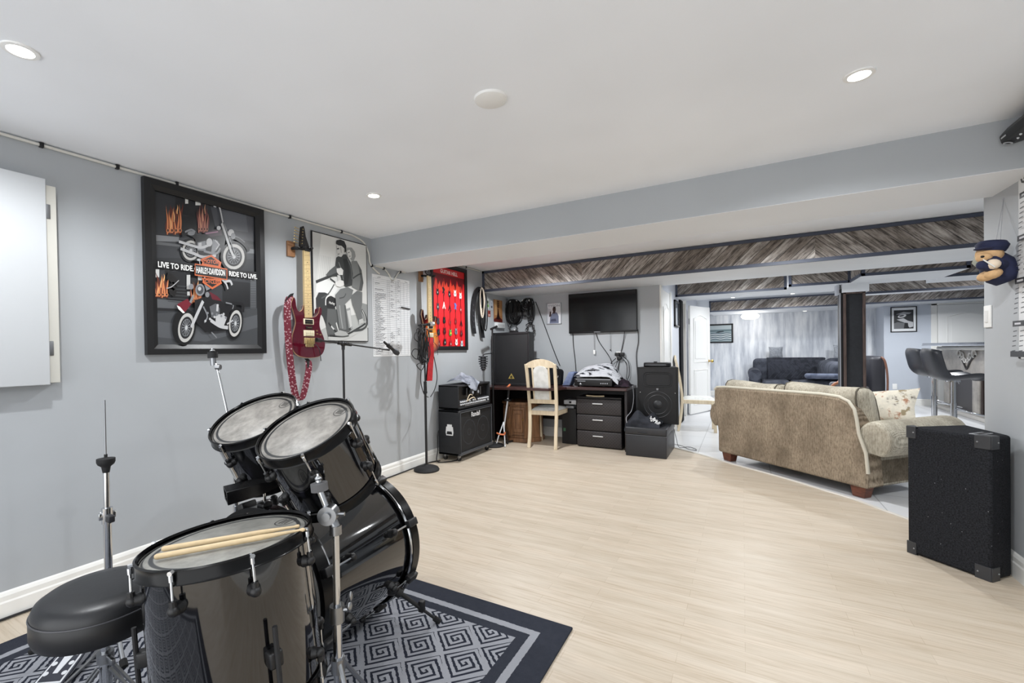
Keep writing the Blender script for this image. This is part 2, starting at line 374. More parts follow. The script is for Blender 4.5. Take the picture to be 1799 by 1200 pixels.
# open white door with brass knob
d = raised_door('door_2', .80, 1.93, DOORW); d.location = (-.79, 8.80, .015); d.rotation_euler = (0, 0, math.radians(70.3)); d['kind'] = 'structure'
BRASS = M((190, 160, 90), .25, 1, name='brass')
k = MB(BRASS).lathe([(.026, 0), (.026, .005), (.011, .012), (.011, .035), (.027, .05), (.03, .065), (.02, .08), (0, .083)], (.74, 0, .93), (0, -1, 0), 20).lathe([(.026, 0), (.026, .005), (.011, .012), (.011, .035), (.027, .05), (.03, .065), (.02, .08), (0, .083)], (.74, .036, .93), (0, 1, 0), 20)
k.build('door_knob', parent=d)
MB(STEEL).cyl((0, .018, .25), (0, .018, .35), .008).cyl((0, .018, 1.6), (0, .018, 1.7), .008).build('door_hinge', parent=d)
# panel door in the far grey wall
d = raised_door('door_3', .80, 1.93, M((226, 226, 224), .4, name='offwhite_door_paint')); d.location = (3.24, YG-.03, .01); d['kind'] = 'structure'
struct('trim_13', MB(BASEW).box((3.15, YG-.02, 0), (3.235, YG, 1.975), .004).box((4.045, YG-.02, 0), (4.13, YG, 1.975), .004).box((3.15, YG-.02, 1.945), (4.13, YG, 1.976)))

# ------------------------------------------------------------------ ceiling fittings
GLOW = emit((255, 250, 240), 14)
def downlight(x, y, z, label, r=.05, grp='recessed downlights'):
    t = thing('downlight', label, 'ceiling light', (x, y, z), 0, grp)
    MB(WHT).lathe([(r*.68, -.001), (r*.72, -.006), (r*.98, -.005), (r, 0)], n=32).build('trim_ring', parent=t)
    MB(GLOW).lathe([(0, -.003), (r*.55, -.003), (r*.68, -.001)], n=24).build('lamp', parent=t)
downlight(-2.11, .55, H, 'lit recessed downlight at the top left corner of the ceiling')
downlight(-2.11, 2.26, H, 'lit recessed downlight in front of the beam near the left wall')
downlight(.40, 2.28, H, 'lit recessed downlight at the right of the main ceiling')
downlight(-.16, 11.0, H, 'small lit downlight far away above the open white door')
downlight(.88, 11.0, H, 'small lit downlight far away, right of its twin above the distant sofa')
downlight(1.2, 12.3, ZS, 'tiny lit downlight under the far soffit beside the dark column')
t = thing('smoke_detector', 'round white flat cover in the middle of the main ceiling', 'ceiling cover', (-.893, 1.663, H))
MB(WHT).lathe([(0, -.012), (.055, -.012), (.066, -.008), (.07, 0)], n=40).build('cover', parent=t)
t = thing('ceiling_lamp', 'glowing round flush lamp under the far soffit over the sectional sofa', 'ceiling lamp', (.16, 11.95, ZS))
MB(WHT).lathe([(.1, 0), (.1, -.02), (.0, -.02)], n=24).build('base', parent=t)
MB(emit((255, 252, 246), 4, 'globe_glow')).lathe([(.1, -.018), (.16, -.05), (.18, -.09), (.15, -.13), (.08, -.155), (0, -.16)], n=32).build('globe', parent=t)
gl = bpy.data.lights.new('globe_light', 'POINT'); gl.energy = 4; gl.shadow_soft_size = .15; gl.color = (1, .97, .93)
go = bpy.data.objects.new('globe_light', gl); COL.objects.link(go); go.location = (.16, 11.95, ZS-.36)

# white cord run along the top of the left wall and under the beam
t = thing('wall_cable', 'thin white cable clipped along the top of the left wall and beam', 'cable')
X = XL+.009
pts = [(X, Y0+.1, 2.234), (X, 1.0, 2.236), (X, 2.75, 2.234)] + spline([(X, 2.85, 2.232), (X, 2.99, 2.20), (X, 3.06, 2.11), (X, 3.075, 2.03), (X, 3.13, 1.975), (X, 3.2, 1.94)], 5)
MB(M((214, 212, 205), .5, name='cream_cable')).tube(pts, .0075, 8).build('cord', parent=t)
MB(M((214, 212, 205), .5)).tube(spline([(X, 3.15, 2.005), (X, 3.26, 2.0), (X, 3.33, 1.955), (X, 3.38, 1.90), (X, 3.42, 1.925), (X, 3.49, 2.0), (X, 3.58, 2.003)], 5), .006, 8).build('cord', parent=t)
for yy, zz in ((.83, 2.236), (1.14, 2.236), (1.44, 2.236), (2.23, 2.234), (2.74, 2.234), (3.10, 2.0), (3.26, 2.0), (3.5, 2.0), (4.45, 2.236), (4.75, 2.236)):
    MB(BLK).box((XL, yy-.008, zz-.012), (X+.011, yy+.008, zz+.012), .002).build('clip', parent=t)
MB(M((214, 212, 205), .5)).tube([(X, 3.63, 2.236), (X, 5.1, 2.236)], .006, 8).build('cord', parent=t)

# ------------------------------------------------------------------ white cover box at the left
t = thing('wall_cabinet', 'white flat-fronted box cabinet hung on the left wall', 'wall cabinet', (XL, .10, 1.07))
MB(M((206, 204, 196), .5, name='cream_paint')).box((0, .0, .008), (.062, .765, .962), .002).build('body', parent=t)
MB(M((196, 199, 202), .4, name='white_laminate')).box((.063, .0, 0), (.082, .722, .985), .003).build('door', parent=t)
for z in (.14, .80): MB(STEEL).box((.061, .724, z), (.066, .742, z+.07), .002).cyl((.066, .722, z), (.066, .722, z+.07), .004, n=8).build('hinge', parent=t)
# ================================================================== THINGS ON THE LEFT WALL
VY, VZ, VX = Vector((0, 1, 0)), Vector((0, 0, 1)), Vector((1, 0, 0))
class Print:
    """flat printed picture: coloured shapes on a sheet facing +X (left wall); q = mapping of sheet coordinates to (Y, Z)"""
    def __init__(s, X, q): s.X, s.q, s.k, s.m = X, q, 0, MB()
    def pt(s, p): a, b = s.q(*p); return Vector((s.X+s.k*.00012, a, b))
    def shape(s, rgb, pts, rough=.35):
        s.k += 1; s.m.use(M(rgb, rough)); P = [s.pt(p) for p in pts]
        n = sum(((P[i].y*P[(i+1) % len(P)].z-P[(i+1) % len(P)].y*P[i].z) for i in range(len(P))))
        s.m.poly(P if n > 0 else P[::-1]); return s
    def line(s, rgb, pts, w, sm=0, rough=.35, closed=False):
        """stroke of width w (sheet units)"""
        if sm: pts = [(p.x, p.y) for p in spline([(a, b, 0) for a, b in pts], sm)]
        n = len(pts); L, R = [], []
        for i in range(n):
            a, b = (pts[(i-1) % n], pts[(i+1) % n]) if closed else (pts[max(i-1, 0)], pts[min(i+1, n-1)])
            d = math.hypot(b[0]-a[0], b[1]-a[1]) or 1; nx, ny = -(b[1]-a[1])/d*w/2, (b[0]-a[0])/d*w/2
            L.append((pts[i][0]+nx, pts[i][1]+ny)); R.append((pts[i][0]-nx, pts[i][1]-ny))
        s.k += 1; s.m.use(M(rgb, rough))
        rng = range(n) if closed else range(n-1)
        for i in rng:
            j = (i+1) % n; P = [s.pt(L[i]), s.pt(R[i]), s.pt(R[j]), s.pt(L[j])]
            s.m.poly(P)
        return s
    def disc(s, rgb, c, rx, ry=None, rot=0, n=28):
        ry = ry or rx; return s.shape(rgb, [(c[0]+rx*math.cos(t)*math.cos(rot)-ry*math.sin(t)*math.sin(rot), c[1]+rx*math.cos(t)*math.sin(rot)+ry*math.sin(t)*math.cos(rot)) for t in [2*PI*i/n for i in range(n)]])
    def text(s, rgb, txt, c, size, dirn=(1, 0), sx=1, bold=.02, span=None):
        s.k += 1; s.m.use(M(rgb, .35)); o = s.pt(c); e = s.pt((c[0]+.05*dirn[0], c[1]+.05*dirn[1])); u = (e-o); u.x = 0; u.normalize(); v = VX.cross(u)
        sc = abs(s.q(0, 1)[1]-s.q(0, 0)[1]); width = None
        if span: width = (s.pt((c[0]+span/2, c[1]+span/2*dirn[1]))-s.pt((c[0]-span/2, c[1]-span/2*dirn[1]))).length
        s.m.text(txt, size*sc, o, u, v, 0, sx=sx, bold=bold, width=width); return s
def zmap(ox, oy, sc, X):       # pixels of an enlarged view of the photo -> wall plane
    return lambda x, y: (lambda p: (p.y, p.z))(px(ox+x/sc, oy+y/sc, X))
def frame_left(t, y0, y1, z0, z1, w, d, mat, slope=.006):
    """mitred picture frame against the left wall, in world coordinates relative to t"""
    m = MB(mat)
    O = [(y0, z0), (y1, z0), (y1, z1), (y0, z1)]; I = [(y0+w, z0+w), (y1-w, z0+w), (y1-w, z1-w), (y0+w, z1-w)]
    Md = [(y0+w*.55, z0+w*.55), (y1-w*.55, z0+w*.55), (y1-w*.55, z1-w*.55), (y0+w*.55, z1-w*.55)]
    rings = [[(0, *p) for p in O], [(d, *p) for p in O], [(d, *p) for p in Md], [(d-slope, *p) for p in I], [(.004, *p) for p in I]]
    V = [p for r in rings for p in r]; F = []
    for i in range(4):
        for k in range(4): F.append((i*4+k, i*4+(k+1) % 4, i*4+4+(k+1) % 4, i*4+4+k))
    m.add(V, F); return m.build('frame', parent=t, smooth=0)

# ---- large black-framed motorcycle poster
PXW = XL+.012
yA, yB, zA, zB = 1.255, 2.0, 1.207, 2.222
t = thing('framed_poster', 'large black-framed motorcycle poster reading live to ride on the left wall', 'poster', (XL, 0, 0))
frame_left(t, yA, yB, zA, zB, .062, .034, M((17, 17, 19), .35, name='black_frame_lacquer'), .012)
def hq(u, v):        # fractions of the picture as it was sketched -> place on the wall
    p = px(269+181*u, 609-279*v, XL+.008); return (min(max(p.y, yA+.05), yB-.05), min(max(p.z, zA+.05), zB-.05))
P = Print(.008, hq)
P.shape((44, 46, 50), [(0, 0), (1, 0), (1, 1), (0, 1)])
# street and wall bands of the upper picture
P.shape((58, 60, 64), [(0, .70), (1, .64), (1, .55), (0, .56)]); P.shape((128, 130, 133), [(0, .705), (.25, .69), (.25, .66), (0, .665)]); P.shape((96, 98, 101), [(0, .665), (.35, .635), (.35, .622), (0, .645)])
P.shape((120, 123, 127), [(.86, .625), (1, .61), (1, .585), (.86, .59)]); P.shape((72, 74, 80), [(.55, .93), (.98, .92), (.98, .66), (.62, .70)]); P.shape((92, 95, 102), [(.64, .86), (.9, .85), (.92, .72), (.7, .74)])
P.shape((24, 25, 28), [(.22, .97), (.48, .97), (.48, .72), (.2, .74)])
for (x, y, w, h) in ((.31, .9, .03, .03), (.41, .89, .05, .022), (.43, .955, .03, .02)): P.shape((215, 215, 212), [(x, y), (x+w, y), (x+w, y+h), (x, y+h)])
fr = random.Random(5)
def tongue(c, x, y, w, h, ph):
    L, R = [], []
    for i in range(11):
        q = i/10; ww = w*(math.sin(PI*min(1, q*1.15+.12))**.8)*(1-q)**.5; xx = x+w*.9*math.sin(ph+q*5.2)*q*.9
        L.append((xx-ww/2, y+h*q)); R.append((xx+ww/2, y+h*q))
    P.shape(c, L+R[::-1])
def flame(x, y, w, h, a=(206, 128, 84), b=(232, 176, 120), c=(96, 44, 32)):
    for k in range(5): tongue(c, x+(k-2)*w*.2, y+h*.02*(k % 2), w*.3, h*fr.uniform(.7, 1), fr.uniform(0, 6))
    for k in range(6): tongue(a, x+(k-2.5)*w*.17, y+h*.04*(k % 3), w*.13, h*fr.uniform(.55, .97), fr.uniform(0, 6))
    for k in range(3): tongue(b, x+(k-1)*w*.2, y+h*(.12+.2*k), w*.10, h*fr.uniform(.3, .5), fr.uniform(0, 6))
    for k in range(4): P.disc(a, (x+(k-1.5)*w*.26, y+h*.10), w*.11, h*.06); P.disc((52, 30, 26), (x+(k-1.5)*w*.26, y+h*.105), w*.06, h*.035)
flame(.20, .705, .15, .25); flame(.48, .715, .10, .23, (178, 120, 104), (214, 158, 126), (110, 62, 60))
def wheel(c, r, wall=(186, 185, 182), ry=None, rot=0):
    ry = ry or r*.76; P.disc((16, 16, 18), c, r*1.22, ry*1.22, rot); P.disc(wall, c, r, ry, rot); P.disc((30, 31, 34), c, r*.76, ry*.76, rot); P.disc((120, 122, 126), c, r*.60, ry*.60, rot); P.disc((44, 45, 49), c, r*.55, ry*.55, rot)
    for i in range(14):
        a = PI*i/7; P.line((150, 152, 155), [(c[0]+r*.1*math.cos(a), c[1]+ry*.1*math.sin(a)), (c[0]+r*.56*math.cos(a), c[1]+ry*.56*math.sin(a))], .004)
    P.disc((196, 198, 200), c, r*.16, ry*.16, rot)
CH, CH2, DK = (186, 187, 189), (128, 130, 134), (20, 20, 23)
# upper bike, side on, riding to the right
wheel((.36, .605), .082); wheel((.775, .565), .105)
P.line(DK, [(.27, .70), (.33, .715), (.40, .69), (.44, .65)], .03, 5); P.line(CH2, [(.30, .72), (.36, .735), (.40, .72)], .012, 4); P.disc(CH2, (.36, .712), .035, .014)
P.shape(DK, [(.40, .70), (.56, .715), (.66, .74), (.70, .70), (.68, .62), (.60, .56), (.44, .575), (.40, .64)])
P.shape((70, 58, 66), [(.48, .715), (.58, .735), (.65, .735), (.66, .70), (.55, .69)]); P.line((150, 110, 132), [(.50, .71), (.62, .722)], .008)
P.disc(CH, (.535, .655), .03, .026); P.shape(CH2, [(.42, .655), (.50, .665), (.50, .60), (.42, .605)]); P.shape(CH, [(.43, .65), (.46, .655), (.46, .63), (.43, .625)])
P.shape(CH2, [(.57, .675), (.615, .665), (.64, .64), (.60, .60), (.55, .58)]); P.line(CH, [(.59, .67), (.63, .64), (.60, .61)], .008)
P.line(CH, [(.24, .66), (.34, .640), (.45, .622), (.53, .638)], .017, 4); P.line(CH, [(.255, .615), (.38, .585), (.48, .562), (.60, .572)], .018, 4); P.line(CH2, [(.48, .60), (.6, .585), (.64, .62)], .014, 4)
P.line(DK, [(.70, .66), (.78, .685), (.88, .64), (.92, .60)], .024, 5); P.line(CH2, [(.72, .68), (.80, .69), (.88, .655)], .005, 4)
P.line(CH, [(.655, .775), (.70, .69), (.745, .60), (.775, .565)], .020, 4); P.line(CH2, [(.68, .77), (.725, .69), (.79, .57)], .008)
P.disc(CH, (.745, .715), .03, .022); P.disc(CH2, (.765, .695), .022, .02); P.line(CH, [(.665, .78), (.635, .87), (.60, .915), (.545, .935)], .012, 5); P.line(CH, [(.60, .88), (.575, .885)], .014); P.disc(CH, (.625, .745), .02, .013)
# black band, then the lower picture
P.shape((14, 14, 16), [(0, .545), (1, .468), (1, .416), (0, .489)])
# lower picture: dark alley
P.shape((52, 54, 58), [(0, .489), (1, .416), (1, 0), (0, 0)]); P.shape((26, 27, 30), [(.10, .478), (.42, .456), (.42, .24), (.12, .26)]); P.shape((30, 31, 34), [(.66, .42), (.93, .40), (.93, .25), (.66, .24)])
P.shape((88, 90, 93), [(0, .30), (.34, .28), (.34, .235), (0, .245)]); P.shape((30, 31, 33), [(0, .245), (.34, .232), (.34, .218), (0, .228)]); P.shape((66, 68, 71), [(0, .21), (1, .24), (1, 0), (0, 0)]); P.shape((84, 86, 90), [(.0, .16), (.5, .12), (1, .2), (1, .12), (.5, .03), (0, .06)])
for i in range(6): P.line((66, 68, 70), [(.13, .385-.02*i), (.34, .375-.02*i)], .005)
P.shape((96, 98, 101), [(.93, .42), (.985, .42), (.985, .24), (.93, .24)])
for i in range(16): P.line((60, 62, 66), [(.932, .41-.011*i), (.983, .41-.011*i)], .004)
for (x, y, w, h) in ((0.01, .435, .035, .05), (.31, .36, .035, .09), (.42, .415, .04, .03), (.315, .32, .03, .025)): P.shape((196, 196, 194), [(x, y), (x+w, y), (x+w, y+h), (x, y+h)])
flame(.06, .305, .14, .20); flame(.40, .27, .10, .19)
P.line((20, 18, 18), [(.12, .45), (.20, .40), (.15, .36), (.2, .33)], .05, 4); P.line((176, 176, 178), [(.11, .365), (.16, .375), (.23, .415)], .006, 4)
# lower bike, three-quarter view to the left
P.disc((14, 14, 16), (.25, .125), .085, .105, -.25); wheel((.30, .118), .075, ry=.095, rot=-.45); wheel((.775, .145), .06, ry=.085, rot=-.3)
P.shape((112, 26, 40), [(.21, .265), (.31, .30), (.345, .265), (.285, .215), (.235, .225)]); P.shape((232, 230, 226), [(.205, .258), (.235, .25), (.285, .212), (.265, .208), (.22, .235)])
P.shape(DK, [(.38, .29), (.56, .33), (.66, .27), (.72, .22), (.68, .10), (.48, .09), (.38, .16)]); P.shape((96, 24, 38), [(.52, .345), (.60, .315), (.64, .285), (.55, .295)])
P.line(DK, [(.62, .27), (.70, .235), (.77, .27)], .04, 5); P.line(CH2, [(.68, .275), (.75, .262), (.745, .235)], .008, 4); P.line(DK, [(.74, .27), (.84, .265), (.85, .215)], .02, 4)
P.line(CH, [(.46, .285), (.40, .20), (.345, .12)], .025, 4); P.line(CH2, [(.365, .32), (.335, .275)], .02)
P.disc(CH2, (.43, .355), .045, .038); P.disc((70, 72, 76), (.43, .355), .032, .027); P.disc(CH, (.425, .362), .016, .013); P.disc(CH2, (.345, .375), .022, .018); P.disc(CH2, (.50, .325), .02, .017)
P.line(CH, [(.47, .40), (.475, .455), (.45, .48), (.37, .488)], .012, 5); P.line(CH, [(.435, .485), (.425, .535)], .008); P.disc(CH, (.42, .543), .022, .008); P.line(CH, [(.52, .385), (.58, .425), (.63, .425), (.68, .395), (.70, .36)], .013, 5); P.line(CH, [(.66, .405), (.72, .41), (.74, .385)], .016, 4)
P.shape(CH2, [(.47, .39), (.52, .40), (.54, .365), (.49, .35)])
P.shape((90, 92, 96), [(.52, .25), (.58, .27), (.62, .24), (.62, .19), (.54, .18)]); P.line(CH, [(.60, .265), (.595, .22)], .02); P.shape(CH, [(.58, .19), (.64, .205), (.69, .18), (.66, .13), (.58, .135)]); P.line(CH, [(.53, .165), (.62, .128), (.70, .118)], .022, 4); P.line(CH2, [(.46, .25), (.50, .19), (.47, .15)], .012, 4); P.line(CH, [(.69, .14), (.75, .165)], .010); P.line(CH2, [(.54, .09), (.59, .055)], .008)
for k in range(10): P.disc(CH2 if k % 2 else CH, (.48+.022*k, .16+.05*abs(math.sin(k*1.7))), .010, .008)
# lettering and shield logo
P.text((240, 240, 238), 'LIVE TO RIDE.', (.197, .499), .05, (1, -.082), span=.345, bold=.03)
P.text((240, 240, 238), 'RIDE TO LIVE.', (.848, .445), .047, (1, -.082), span=.272, bold=.03)
OR, OB = (206, 104, 60), (26, 22, 22)
P.shape(OR, [(.43, .545), (.535, .575), (.635, .527), (.625, .50), (.635, .49), (.44, .51), (.45, .527)]); P.shape(OB, [(.452, .541), (.535, .562), (.612, .524), (.604, .505), (.463, .521)]); P.text(OR, 'MOTOR', (.535, .530), .036, (1, -.07), span=.15, bold=.03)
P.shape(OR, [(.44, .43), (.455, .415), (.45, .40), (.545, .358), (.64, .395), (.63, .41), (.64, .42)]); P.shape(OB, [(.464, .423), (.472, .402), (.545, .372), (.617, .40), (.615, .412)]); P.text(OR, 'CYCLES', (.543, .404), .034, (1, -.07), span=.14, bold=.03)
P.shape(OR, [(.375, .52), (.69, .487), (.69, .415), (.375, .445)]); P.shape(OB, [(.381, .513), (.684, .481), (.684, .422), (.381, .452)]); P.text((238, 238, 236), 'HARLEY-DAVIDSON', (.533, .468), .058, (1, -.075), span=.28, bold=.03)
P.m.build('print', parent=t, smooth=0)

# ---- greyscale drawing of two riders, unframed board
t = thing('poster_board', 'pale grey pencil drawing of two motorcycle riders on a thin wall board', 'poster', (XL, 0, 0))
MB(M((26, 26, 28), .6)).box((.004, 2.423, 1.298), (.016, 3.03, 2.176)).build('board', parent=t)
Zq = lambda x, y: ((x-310)/(788-310), 1-(y-(68+(x-310)*.262))/((1000+(x-310)*.02)-(68+(x-310)*.262)))
P = Print(.0165, lambda u, v: (2.431+u*.591, 1.306+v*.862))
def zs(rgb, pts): P.shape(rgb, [Zq(*p) for p in pts], .6)
def zl(rgb, pts, w, sm=4): P.line(rgb, [Zq(*p) for p in pts], w/478, sm, .6)
P.shape((214, 214, 211), [(0, 0), (1, 0), (1, 1), (0, 1)], .6)
P.shape((196, 197, 195), [(0, 1), (.15, 1), (.02, .4), (0, .4)], .6); P.shape((176, 178, 176), [(.55, .24), (1, .30), (1, 0), (0.2, 0), (0, .06)], .6); P.shape((140, 142, 141), [(.82, .40), (1, .385), (1, .20), (.86, .22)], .6); P.shape((196, 197, 195), [(.45, .06), (1, .14), (1, 0), (.2, 0)], .6)
for k in range(7): P.line((186, 187, 186), [(.06+.03*k, .52), (.12+.03*k, .80)], .006, 0, .6)
# machine
zs((52, 54, 55), [(326, 640), (350, 590), (420, 590), (470, 640), (500, 800), (480, 950), (420, 975), (400, 860), (380, 800), (350, 760), (330, 800)])
zs((90, 92, 92), [(420, 730), (560, 740), (640, 900), (560, 980), (430, 985), (405, 900)]); zs((30, 31, 33), [(405, 640), (440, 612), (490, 640), (498, 700), (470, 730), (415, 720)]); zl((220, 220, 218), [(405, 700), (410, 640), (445, 612), (490, 625)], 8)
P.m.use(M((232, 232, 230), .6)); P.text((226, 226, 224), 'Harley', Zq(458, 682), .034, (1, -.08), sx=.8)
zs((222, 223, 221), [(332, 520), (390, 470), (480, 505), (510, 560), (470, 620), (400, 590), (330, 590)]); zl((60, 61, 62), [(330, 500), (400, 470), (470, 440), (520, 420)], 13); zl((70, 72, 72), [(445, 470), (490, 505)], 9); zl((80, 82, 82), [(370, 640), (430, 600), (480, 520)], 7)
zs((150, 152, 151), [(560, 740), (620, 720), (640, 900), (600, 915)]); zs((196, 197, 195), [(590, 750), (620, 740), (636, 880), (618, 890)])
for k in range(9): zl((206, 207, 205) if k % 2 else (40, 41, 42), [(425+k*22, 850+(k % 3)*30), (460+k*20, 900+(k % 4)*18)], 9)
zl((188, 189, 187), [(420, 985), (560, 985), (700, 920), (790, 880)], 16); zl((44, 45, 46), [(430, 962), (560, 960), (700, 895), (780, 850)], 9); zl((60, 62, 62), [(730, 740), (770, 800), (780, 870), (730, 910), (650, 920)], 12); zl((210, 210, 208), [(735, 745), (762, 800), (768, 860)], 5)
# passenger behind
zs((120, 122, 121), [(640, 320), (690, 320), (735, 400), (752, 510), (735, 580), (690, 570), (640, 545), (620, 430)]); zs((84, 86, 86), [(700, 340), (735, 400), (752, 510), (735, 580), (705, 575), (725, 480)]); zl((58, 60, 60), [(650, 470), (700, 440), (735, 430)], 7)
zs((150, 152, 150), [(590, 230), (600, 205), (640, 205), (672, 240), (680, 280), (660, 320), (640, 315), (600, 270)]); zs((214, 213, 210), [(598, 232), (622, 222), (640, 250), (640, 290), (626, 300), (606, 280)]); zl((150, 151, 150), [(640, 215), (668, 260), (655, 310)], 14); zl((90, 92, 91), [(608, 250), (622, 244)], 4); zl((110, 110, 110), [(618, 280), (630, 278)], 4)
zs((104, 106, 106), [(625, 620), (690, 575), (738, 590), (735, 690), (720, 740), (738, 830), (700, 850), (670, 770), (640, 700)]); zs((188, 189, 187), [(700, 828), (738, 815), (742, 852), (700, 868)])
# rider in front
zs((60, 62, 62), [(500, 290), (545, 262), (590, 262), (630, 330), (650, 430), (640, 530), (580, 545), (540, 500), (520, 450), (440, 455), (408, 440), (440, 400), (490, 360)])
zs((90, 92, 92), [(440, 400), (490, 360), (510, 380), (500, 420), (430, 450), (410, 442)]); zs((44, 45, 46), [(560, 300), (600, 300), (620, 420), (600, 520), (560, 530), (575, 420)]); zl((120, 122, 121), [(520, 330), (545, 400), (560, 480)], 6); zl((104, 106, 105), [(600, 300), (632, 380), (640, 480)], 6)
zs((206, 205, 202), [(505, 190), (520, 170), (560, 175), (578, 210), (572, 250), (545, 285), (522, 280), (512, 262), (510, 245), (502, 235), (508, 220)]); zs((40, 41, 42), [(500, 170), (505, 142), (540, 135), (575, 150), (592, 190), (590, 235), (575, 250), (572, 212), (550, 190), (520, 185)]); zs((190, 189, 186), [(560, 218), (574, 214), (574, 244), (562, 246)]); zl((70, 70, 70), [(508, 215), (526, 212)], 6); zl((110, 110, 110), [(514, 262), (528, 258)], 4); zl((150, 150, 148), [(540, 200), (545, 250)], 5)
zs((216, 215, 212), [(500, 385), (540, 378), (560, 400), (555, 440), (520, 440), (502, 415)]); zs((222, 221, 218), [(485, 510), (520, 480), (560, 490), (565, 525), (530, 545), (495, 535)]); zs((200, 200, 198), [(505, 440), (530, 445), (540, 480), (510, 490)])
zs((112, 114, 114), [(485, 610), (530, 560), (600, 545), (650, 570), (625, 640), (570, 690), (585, 800), (605, 930), (560, 940), (515, 920), (505, 800), (490, 700)]); zs((84, 86, 86), [(560, 700), (575, 700), (605, 930), (580, 935)]); zl((70, 72, 72), [(520, 640), (560, 630), (580, 600)], 6); zl((150, 152, 151), [(520, 700), (530, 800), (545, 900)], 9); zl((78, 80, 80), [(520, 905), (560, 920), (600, 905)], 9)
zs((168, 169, 167), [(470, 940), (520, 915), (575, 930), (600, 960), (540, 968), (480, 965)]); zl((70, 72, 72), [(470, 962), (540, 970), (600, 962)], 5)
P.m.build('print', parent=t, smooth=0)

# ---- paper sheet with a handwritten list, a marker stuck on it
t = thing('song_sheet', 'large white paper grid sheet with handwritten list taped to left wall', 'paper sheet', (XL, 0, 0))
sy0, sy1, sz0, sz1 = 3.108, 3.65, 1.163, 1.93
P = Print(.003, lambda u, v: (sy0+u*(sy1-sy0), sz0+v*(sz1-sz0)))
MB(M((226, 227, 228), .7, name='paper')).box((0, sy0, sz0), (.003, sy1, sz1)).build('sheet', parent=t)
for i in range(39): P.line((150, 153, 160), [(.01, .02+.0245*i), (.99, .02+.0245*i)], .0026, 0, .7)
for u in (.01, .37, .42, .60, .72, .82, .92, .99): P.line((140, 143, 150), [(u, .02), (u, .955)], .005, 0, .7)
rr = random.Random(3)
for i in range(38):
    for a, b in ((.03, .36), (.43, .58), (.61, .71)):
        if (a > .1 and rr.random() < .35) or (i > 30 and rr.random() < .5): continue
        x = a+.01; e = a+(b-a)*rr.uniform(.35, .95); y = .032+.0245*i; pp = []
        while x < e: pp.append((x, y+rr.uniform(-.006, .009))); x += rr.uniform(.012, .022)
        if len(pp) > 1: P.line((60, 62, 70), pp, .005, 0, .7)
for u in (.10, .45, .62, .83): P.line((60, 62, 70), [(u+.02*k, .967+rr.uniform(-.006, .008)) for k in range(5)], .005, 0, .7)
P.m.build('print', parent=t, smooth=0)
t = thing('marker_pen', 'black marker pen clipped at the right edge of the handwritten sheet', 'pen', (XL+.004, 3.56, 1.645))
MB(BLK).cyl((.008, -.05, .004), (.008, .075, -.004), .007).build('barrel', parent=t); MB(M((50, 50, 54), .4)).cyl((.008, .035, -.0015), (.008, .08, -.0045), .0082).build('cap', parent=t)

# ---- electric guitars on wall hangers
def zpt(x, y, X): p = px(480+x/4.8, 390+y/4.8, X); return (p.y, p.z)
GX = XL+.075
BODY = [zpt(x, y, GX) for x, y in ((158, 632), (140, 690), (152, 740), (170, 800), (176, 850), (166, 900), (150, 960), (147, 1040), (162, 1095), (200, 1130), (260, 1146), (330, 1146), (385, 1132), (416, 1095), (427, 1035), (415, 975), (392, 920), (380, 865), (386, 805), (399, 758), (396, 728), (380, 722), (374, 762), (352, 795), (322, 806), (318, 785), (310, 775), (250, 775), (246, 700), (236, 735), (215, 755), (196, 748), (182, 715), (172, 650))]
HEAD = [zpt(x, y, GX) for x, y in ((250, 262), (246, 232), (214, 205), (213, 150), (224, 44), (244, 36), (253, 62), (262, 125), (291, 210), (293, 262))]
NECK = [zpt(x, y, GX) for x, y in ((246, 240), (292, 240), (314, 808), (252, 808))]
OY, OZ = NECK[2][0], NECK[2][1]
rel = lambda pts: [(a-OY, b-OZ) for a, b in pts]
def zr(x, y): a, b = zpt(x, y, GX); return (a-OY, b-OZ)
def smooth_poly(pts, n=5): return [(p.x, p.y) for p in spline([(a, b, 0) for a, b in pts]+[(*pts[0], 0)], n)[:-1]]
